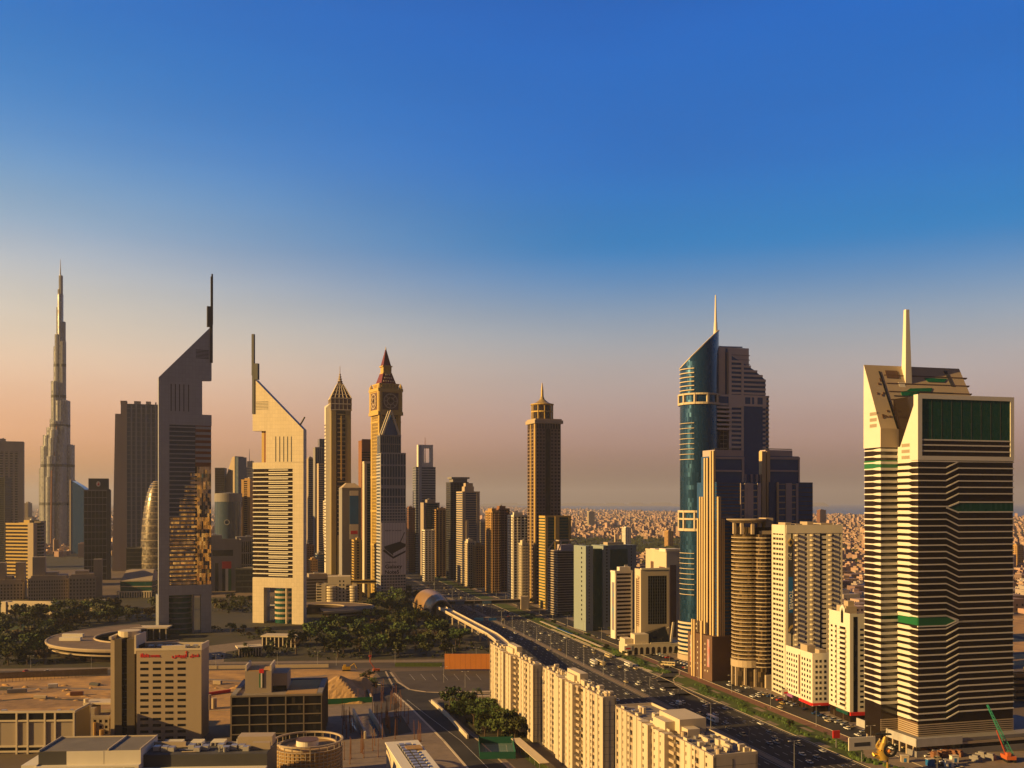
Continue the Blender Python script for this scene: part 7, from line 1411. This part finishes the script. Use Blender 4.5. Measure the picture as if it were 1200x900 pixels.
def make_palm(seed, h):
    rr = random.Random(seed); rt = empty('date_palm', (0, 0, 0)); t = MB(); t.bar((0, 0, 0), (rr.uniform(-.4, .4), .2, h), .26, .2, 7); t.build('trunk', bark, rt); c = MB()
    for k in range(20):
        a = rr.uniform(0, 6.28); up = rr.uniform(.1, 1.1); L = rr.uniform(2.4, 3.4); p = Vector((0, .2, h))
        d = Vector((math.cos(a), math.sin(a), 0)); side = Vector((-d.y, d.x, 0)) * .42; pts = [p + d * (L * f) + Vector((0, 0, L * (up * f - 1.15 * f * f))) for f in (0, .35, .7, 1)]
        for i in range(3): w0, w1 = (.3, 1, .8, .15)[i], (.3, 1, .8, .15)[i + 1]; c.add([tuple(pts[i] - side * w0), tuple(pts[i] + side * w0), tuple(pts[i + 1] + side * w1), tuple(pts[i + 1] - side * w1)], [(0, 1, 2, 3)])
    c.build('crown', palmleaf, rt); return rt
protos = {'olive': [make_tree(i, leafs[0], 8 + i % 3, 4.6 + .4 * (i % 3), 'leafy_tree') for i in range(3)], 'green': [make_tree(10 + i, leafs[1], 9.5 + i, 5 + .4 * i, 'leafy_tree') for i in range(3)], 'dry': [make_tree(20 + i, leafs[2], 7 + i, 4.2, 'leafy_tree') for i in range(2)], 'palm': [make_palm(30 + i, 8 + 1.5 * i) for i in range(2)]}
used = set()
def put_tree(kind, p, rr, s, label, group):
    k = rr.randrange(len(protos[kind])); src = protos[kind][k]
    if (kind, k) in used: o = copy_tree(src)
    else: o = src; used.add((kind, k))
    o.location = (p.x, p.y, 0); o.rotation_euler = (0, 0, rr.uniform(0, 6.28)); o.scale = (s, s, s * rr.uniform(.85, 1.15)); tag(o, label, 'palm' if kind == 'palm' else 'tree', group)
def inside(x, y, poly):
    c = False
    for (xa, ya), (xb, yb) in zip(poly, poly[1:] + poly[:1]):
        if (ya > y) != (yb > y) and x < (xb - xa) * (y - ya) / (yb - ya) + xa: c = not c
    return c
zones = [
 ([(-15, 722), (60, 722), (110, 712), (180, 714), (180, 727), (118, 730), (72, 750), (78, 757), (126, 764), (126, 777), (-15, 782)], 92, (('olive', 6), ('green', 4), ('dry', 3)), (1.35, 2.0), 'in the park west of the round terrace ring', 9.5, None),
 ([(440, 694), (490, 702), (505, 722), (545, 748), (572, 764), (540, 770), (385, 773), (345, 768), (360, 742), (432, 738)], 86, (('olive', 6), ('green', 5), ('dry', 1)), (1.4, 2.1), 'in the dense grove between the cross street and the viaduct', 10, None),
 ([(238, 735), (300, 740), (345, 752), (340, 770), (240, 772)], 24, (('dry', 3), ('olive', 2), ('palm', 2)), (.7, 1.1), 'on the forecourt below the sunlit mast tower', 8, None),
 ([(250, 704), (298, 704), (298, 718), (250, 720)], 14, (('dry', 3), ('olive', 3)), (1.0, 1.4), 'in front of the hanging flag building', 8, None),
 ([(356, 712), (440, 722), (440, 700), (428, 694), (420, 712)], 10, (('olive', 1), ('dry', 1)), (.8, 1.1), 'beside the low white hotel', 8, None),
 ([(512, 828), (532, 826), (575, 832), (612, 850), (616, 868), (570, 866), (548, 850)], 30, (('green', 5), ('olive', 3), ('palm', 1)), (.9, 1.45), 'in the walled garden by the apartment slabs', 5, None),
 ([(425, 796), (434, 794), (441, 812), (436, 815)], 7, (('green', 1), ('olive', 1)), (.45, .7), 'along the street edge behind the sand heap', 4, None)]
names = {'olive': 'dusky olive leafy tree', 'green': 'fuller green leafy tree', 'dry': 'sparse brownish leafy tree', 'palm': 'small date palm'}
for poly, n, mix, (s0, s1), where, gap, _ in zones:
    rr = random.Random(n * 31); kinds_ = [k for k, c in mix for _ in range(c)]; xs = [p[0] for p in poly]; ys = [p[1] for p in poly]; got = []; tries = 0
    gmin, gmax = gp(0, max(ys)).y, gp(0, min(ys)).y
    while len(got) < n and tries < 20000:
        tries += 1; Y = rr.uniform(gmin, gmax); py = YH + F * HC / Y; px = rr.uniform(min(xs), max(xs))
        if not inside(px, py, poly): continue
        p = gp(px, py)
        if math.hypot(p.x + 319, p.y - 872) < 94 or p.dot(UD) > 176 and p.y < 1250 and p.y > 760: continue
        if any((p - g).length < gap for g in got): continue
        got.append(p); kd = rr.choice(kinds_); put_tree(kd, p, rr, rr.uniform(s0, s1), names[kd] + ' ' + where, '%ss %s' % (names[kd], where))
rr = random.Random(77)
for i in range(36):     # verge and pavement planting on the sea side
    s = 470 + i * 17 + rr.uniform(-5, 5); pav = i % 2; t = rr.uniform(336, 347) if pav else rr.uniform(296, 306)
    if 560 < s < 690 and not pav: continue
    p = road(s, t); kd = rr.choice(['palm', 'palm', 'green', 'olive']); put_tree(kd, p, rr, rr.uniform(.45, .75), names[kd] + (' on the pavement before the sea side towers' if pav else ' on the verge lawn beside the highway'), names[kd] + ('s on the pavement' if pav else 's on the verge'))
for i in range(24):
    s = rr.uniform(1000, 1900); t = rr.uniform(294, 312) if i % 2 else rr.uniform(334, 348); kd = rr.choice(['green', 'palm', 'palm']); put_tree(kd, road(s, t), rr, rr.uniform(.6, .9), names[kd] + ' far up the highway verge', names[kd] + 's far up the verge')
q = MB(); rr = random.Random(51)      # undergrowth filling the parks between the trees
for zi, n in ((0, 420), (1, 420), (2, 90), (3, 90), (5, 70)):
    poly = zones[zi][0]; xs = [p[0] for p in poly]; ys = [p[1] for p in poly]; k = 0
    while k < n:
        Y = rr.uniform(gp(0, max(ys)).y, gp(0, min(ys)).y); py = YH + F * HC / Y; px = rr.uniform(min(xs), max(xs))
        if not inside(px, py, poly): continue
        p = gp(px, py); r = rr.uniform(1.2, 3.2)
        if math.hypot(p.x + 319, p.y - 872) < 90: k += 1; continue
        leaf_cloud(q, rr, p.x, p.y, r * .5, r, r * .7, 16, .75); k += 1
tag(q.build('park_undergrowth', leafs[0]), 'low tangled shrubs filling the ground between the park trees', 'shrubs', kind='stuff')
q = MB(); rr = random.Random(14)
for i in range(900):   # verge hedges
    s = rr.uniform(380, 1100); band = math.sin(s / 9.0)
    if 640 < s < 690: continue
    t = 299 + 4 * band + rr.uniform(-2.6, 2.6); c = road(s, t); r = rr.uniform(.6, 1.3); q.pyr(c.x - r, c.x + r, c.y - r, c.y + r, 0, rr.uniform(.6, 1.5), .6)
tag(q.build('verge_shrubbery', leafs[1]), 'low clipped green shrubs winding along the highway verge', 'shrubs', kind='stuff')
# rusty bare poles of the plaza
pole = None; rr = random.Random(15)
POL = [([(438, 812), (462, 815), (484, 850), (470, 868), (446, 866), (434, 845)], 46, 'tall bare rusty pole in the plaza grove of poles'), ([(398, 838), (412, 838), (416, 862), (402, 868)], 14, 'tall bare rusty pole beside the sunken pool'), ([(400, 880), (440, 872), (446, 892), (405, 898)], 12, 'tall bare rusty pole on the paved square'), ([(482, 858), (494, 856), (494, 872), (484, 872)], 6, 'dark bare pole by the street corner')]
for poly, n, lab in POL:
    k = 0
    while k < n:
        px, py = rr.uniform(395, 500), rr.uniform(800, 900)
        if not inside(px, py, poly): continue
        if pole is None: q = MB(); q.cyl(0, 0, .2, 0, 10, 7, .13); q.cyl(0, 0, .34, 0, .5, 7); pole = o = q.build('bare_pole', pole_rust)
        else: o = pole.copy(); COL.objects.link(o)
        o.location = gp(px, py); o.rotation_euler = (rr.uniform(-.03, .03), rr.uniform(-.03, .03), 0); o.scale = (1, 1, rr.uniform(.7, 1.15)); tag(o, lab, 'pole', lab.replace('pole', 'poles', 1)); k += 1
# ------------------------------------------------------------------ street lamps
def make_lamp():
    rt = empty('street_lamp', (0, 0, 0)); q = MB(); q.bar((0, 0, 0), (0, 0, 14), .16, .1, 7); q.build('post', metalm, rt); q = MB(); q.bar((-2.6, 0, 14.3), (2.6, 0, 14.3), .08, n=5); q.bar((0, 0, 13.8), (0, 0, 14.4), .1); q.build('arm', metalm, rt)
    for s_ in (-1, 1): q = MB(); q.box(s_ * 2.6 - .6, s_ * 2.6 + .6, -.25, .25, 14.2, 14.45); q.build('lamp_head', white, rt)
    return rt
lamp = make_lamp(); first = True
def put_lamp(p, rz, label, group, s=1):
    global first
    o = lamp if first else copy_tree(lamp); first = False; o.location = p; o.rotation_euler = (0, 0, rz); o.scale = (s, s, s); tag(o, label, 'street lamp', group)
for i in range(26): put_lamp(road(380 + 45 * i, 252), TH, 'twin armed street lamp on the highway median', 'lamps along the median')
for i in range(20): put_lamp(road(400 + 52 * i, 313), TH, 'tall street lamp between the verge and the red path', 'lamps along the verge', .85)
for px, py in ((36, 786), (107, 785), (228, 782), (253, 784), (325, 781), (372, 780), (394, 780), (463, 778), (530, 776), (558, 775), (520, 800), (545, 806)): put_lamp(gp(px, py), .1, 'street lamp along the cross street and parking lot', 'lamps along the cross street', .8)
# ------------------------------------------------------------------ vehicles
paint = {n: mat('car_%s' % n.replace(' ', '_'), c, rough=.25, spec=.6, var=.02) for n, c in (('white', (.75, .73, .70)), ('silver', (.42, .42, .42)), ('black', (.02, .02, .022)), ('cream', (.62, .50, .30)), ('red', (.45, .03, .02)), ('dark blue', (.02, .06, .16)), ('gold', (.50, .33, .08)))}
tyre = black; cglass = mat('car_glass', (.015, .018, .02), rough=.08, spec=.7)
def car_mesh(kind, pm):
    q = MB(); L, W, H = {'car': (4.6, 1.85, 1.45), 'four wheel drive': (4.9, 1.95, 1.85), 'van': (5.6, 2.0, 2.4), 'bus': (11.5, 2.55, 3.2)}[kind]
    if kind in ('car', 'four wheel drive'):
        q.hexa([(-W / 2, -L / 2, .3), (W / 2, -L / 2, .3), (W / 2, L / 2, .3), (-W / 2, L / 2, .3), (-W / 2 + .05, -L / 2 + .08, H * .6), (W / 2 - .05, -L / 2 + .08, H * .6), (W / 2 - .05, L / 2 - .08, H * .55), (-W / 2 + .05, L / 2 - .08, H * .55)])
        q.cur = 1; k = .42 if kind == 'four wheel drive' else .34; q.hexa([(-W / 2 + .08, -L * k, H * .6), (W / 2 - .08, -L * k, H * .6), (W / 2 - .08, L * .2, H * .58), (-W / 2 + .08, L * .2, H * .58), (-W / 2 + .24, -L * (k - .1), H - .06), (W / 2 - .24, -L * (k - .1), H - .06), (W / 2 - .24, L * .06, H - .06), (-W / 2 + .24, L * .06, H - .06)])
        q.cur = 0; q.box(-W / 2 + .22, W / 2 - .22, -L * (k - .11), L * .07, H - .07, H)
    else:
        q.box(-W / 2, W / 2, -L / 2, L / 2, .35, H * .5); q.cur = 1; q.box(-W / 2 + .03, W / 2 - .03, -L / 2 + .1, L / 2 - .05, H * .5, H * .8); q.cur = 0; q.box(-W / 2, W / 2, -L / 2, L / 2 - .2, H * .8, H)
        for i in range(4): y = -L / 2 + L * i / 4; q.box(-W / 2 - .01, W / 2 + .01, y, y + .25, H * .5, H * .8)
    q.cur = 2
    for sx in (-1, 1):
        for y in (-L * .31, L * .31):
            n = 10; r = .34 if kind != 'bus' else .5; x0 = sx * (W / 2 - .12); vs = [(x0 + sx * d, y + r * math.cos(6.2832 * i / n), r + r * math.sin(6.2832 * i / n)) for d in (0, .14) for i in range(n)]
            q.add(vs, [tuple(range(n)), tuple(range(2 * n - 1, n - 1, -1))] + [(i, i + n, (i + 1) % n + n, (i + 1) % n) for i in range(n)])
    return q, [pm, cglass, tyre]
cache = {}
def put_car(kind, col, p, rz, label, group):
    nm = {'car': 'parked_car' if 'parked' in label else 'car', 'four wheel drive': 'car', 'van': 'van', 'bus': 'bus'}[kind]
    if (kind, col) not in cache: q, ms = car_mesh(kind, paint[col]); cache[(kind, col)] = o = q.build(nm, ms)
    else: o = cache[(kind, col)].copy(); COL.objects.link(o); o.name = nm
    o.location = p; o.rotation_euler = (0, 0, rz); tag(o, label, {'four wheel drive': 'car'}.get(kind, kind), group)
marks = [(420, 'the black banded tower'), (560, 'the low white block'), (650, 'the curved balcony tower'), (760, 'the gold ribbed towers'), (880, 'the arched podium hotel'), (1010, 'the white striped office'), (1150, 'the striped chamfered tower'), (5000, 'the golden station')]
rr = random.Random(31); cols = ['white'] * 8 + ['silver'] * 4 + ['cream'] * 4 + ['black'] * 2 + ['gold'] + ['red'] + ['dark blue']
lanes = [255.1 + 4.6 * (i + .5) for i in range(7)]; busy = {}
def near(s): return next(n for m_, n in marks if s < m_)
def drive(s, t, rz, side):
    kd = rr.choices(['car', 'four wheel drive', 'van', 'bus'], (60, 26, 8, 3))[0]; c = rr.choice(cols)
    if kd in ('van', 'bus'): c = rr.choice(['white', 'white', 'cream'])
    lab = '%s %s on the highway abreast of %s' % (c, {'four wheel drive': 'off-roader'}.get(kd, kd), near(s)); put_car(kd, c, tuple(road(s, t, .02)), rz, lab, 'vehicles on the highway')
for px, py in ((766, 807), (778, 809), (791, 814), (792, 826), (800, 824), (829, 828), (836, 838), (838, 843), (847, 848), (832, 845), (853, 854), (888, 829 + 20), (901, 872), (939, 885), (948, 894), (725, 785), (733, 786), (750, 800), (700, 762), (688, 758), (672, 745), (675, 741), (665, 748), (657, 752), (640, 742)):
    p = gp(px, py); drive(p.dot(RD), min(lanes, key=lambda t: abs(t - p.dot(UD))), TH, 0)
for i in range(85):
    s = 420 + 1150 * rr.random() ** 1.0; ln = rr.randrange(7)
    if any(abs(s - v) < 14 for v in busy.get(ln, [])): continue
    busy.setdefault(ln, []).append(s); drive(s, lanes[ln], TH, 0)
for i in range(46):
    s = rr.uniform(560, 1500); ln = rr.randrange(8)
    if any(abs(s - v) < 14 for v in busy.get(10 + ln, [])): continue
    busy.setdefault(10 + ln, []).append(s); drive(s, 212.2 + 4.8 * (ln + .3), TH + math.pi, 1)
for i in range(78):       # parked along the service road
    s = 400 + i * 6.1 + (i > 40) * 40
    if rr.random() < .2: continue
    kd = rr.choice(['car', 'car', 'four wheel drive']); c = rr.choice(cols); put_car(kd, c, tuple(road(s, 331.5, .02)), TH + math.pi / 2 + rr.uniform(-.06, .06), '%s parked %s in the service road row abreast of %s' % (c, {'four wheel drive': 'off-roader'}.get(kd, kd), near(s)), 'cars parked along the service road')
for i in range(26):
    s = 395 + rr.uniform(0, 420); c = rr.choice(cols); put_car('car', c, tuple(road(s, rr.choice([319.5, 323.5, 327]), .02)), TH, '%s car on the service road abreast of %s' % (c, near(s)), 'cars on the service road')
put_car('bus', 'cream', tuple(gp(783, 780) + Vector((0, 0, .05))), TH + .9, 'cream bus turning where the slip road meets the service road', 'vehicles on the slip road')
for px, py, c, lab in ((640, 871, 'white', 'white parked car at the foot of the middle apartment slab'), (645, 872, 'silver', 'silver parked car at the foot of the middle apartment slab'), (445, 803, 'white', 'white car on the plaza street behind the sand heap'), (462, 803, 'dark blue', 'dark blue car on the street corner by the parking lot'), (565, 812, 'black', 'black parked car at the parking lot edge'), (30, 787, 'red', 'red car on the cross street below the park'), (55, 787, 'white', 'white car on the cross street below the park')):
    put_car('car', c, tuple(gp(px, py) + Vector((0, 0, .05))), rr.uniform(0, 3), lab, None)
def truck():
    p = gp(441, 787); rt = empty('aerial_lift', p, .3, 'small orange lift truck at the end of the site road', 'lift truck'); q = MB(); q.box(-2.6, 2.6, -1.2, 1.2, .7, 2.2); q.build('body', mat('lift_orange', (.55, .12, .03)), rt); q = MB(); q.bar((-1, 0, 2), (-5, 0, 8), .3); q.bar((-5, 0, 8), (-4.6, 0, 12), .3); q.box(-5.6, -3.8, -.8, .8, 11.5, 12.8); q.build('arm', mat('lift_red', (.45, .06, .02)), rt)
    for x in (-1.7, 1.7):
        q = MB(); q.bar((x, -1.3, .6), (x, 1.3, .6), .6, n=12); q.build('wheel', black, rt)
    p = gp(406, 786); rt = empty('excavator', p, .2, 'yellow excavator on the sand by the cross street', 'excavator'); q = MB(); q.box(-3, 3, -1.6, 1.6, 1, 3.2); q.box(-2.4, -.4, -1.2, 1.2, 3.2, 4.6); q.build('body', mat('digger_yellow', (.55, .33, .03)), rt); q = MB(); q.box(-3, 3, -1.8, -1, 0, 1); q.box(-3, 3, 1, 1.8, 0, 1); q.build('track', black, rt); q = MB(); q.bar((2.5, 0, 3), (6, 0, 5.5), .35); q.bar((6, 0, 5.5), (8, 0, 1), .3); q.build('arm', MATS['digger_yellow'], rt)
truck()
# bus shelter strip along the carriageway edge
c = road(905, 292.5); rt = empty('shelter_strip', tuple(c), TH, 'long blue and cream roofed walkway strip along the highway edge', 'walkway'); q = MB(); q.box(-1.4, 1.4, -95, 95, 3, 3.3); q.build('roof', cream, rt); q = MB(); q.box(-1.45, 1.45, -10, 38, 3.31, 3.42); q.build('roof_panel', bluep, rt)
for i in range(20): q = MB(); y = -94 + 188 * i / 19; q.box(-.1, .1, y - .1, y + .1, 0, 3); q.build('post', grey, rt)
# ------------------------------------------------------------------ the dusty air
hz = MB(); hz.box(-46000, 46000, -3500, 61000, -1.0, 850); hm = bpy.data.materials.new('dusty_air'); hm.use_nodes = True; nt = hm.node_tree; nt.nodes.clear(); o_ = nt.nodes.new('ShaderNodeOutputMaterial'); v_ = nt.nodes.new('ShaderNodeVolumePrincipled')
v_.inputs['Color'].default_value = (*HAZE_COL, 1); v_.inputs['Density'].default_value = HAZE_D; v_.inputs['Anisotropy'].default_value = .2; nt.links.new(v_.outputs[0], o_.inputs['Volume']); tag(hz.build('haze', hm), kind='stuff')
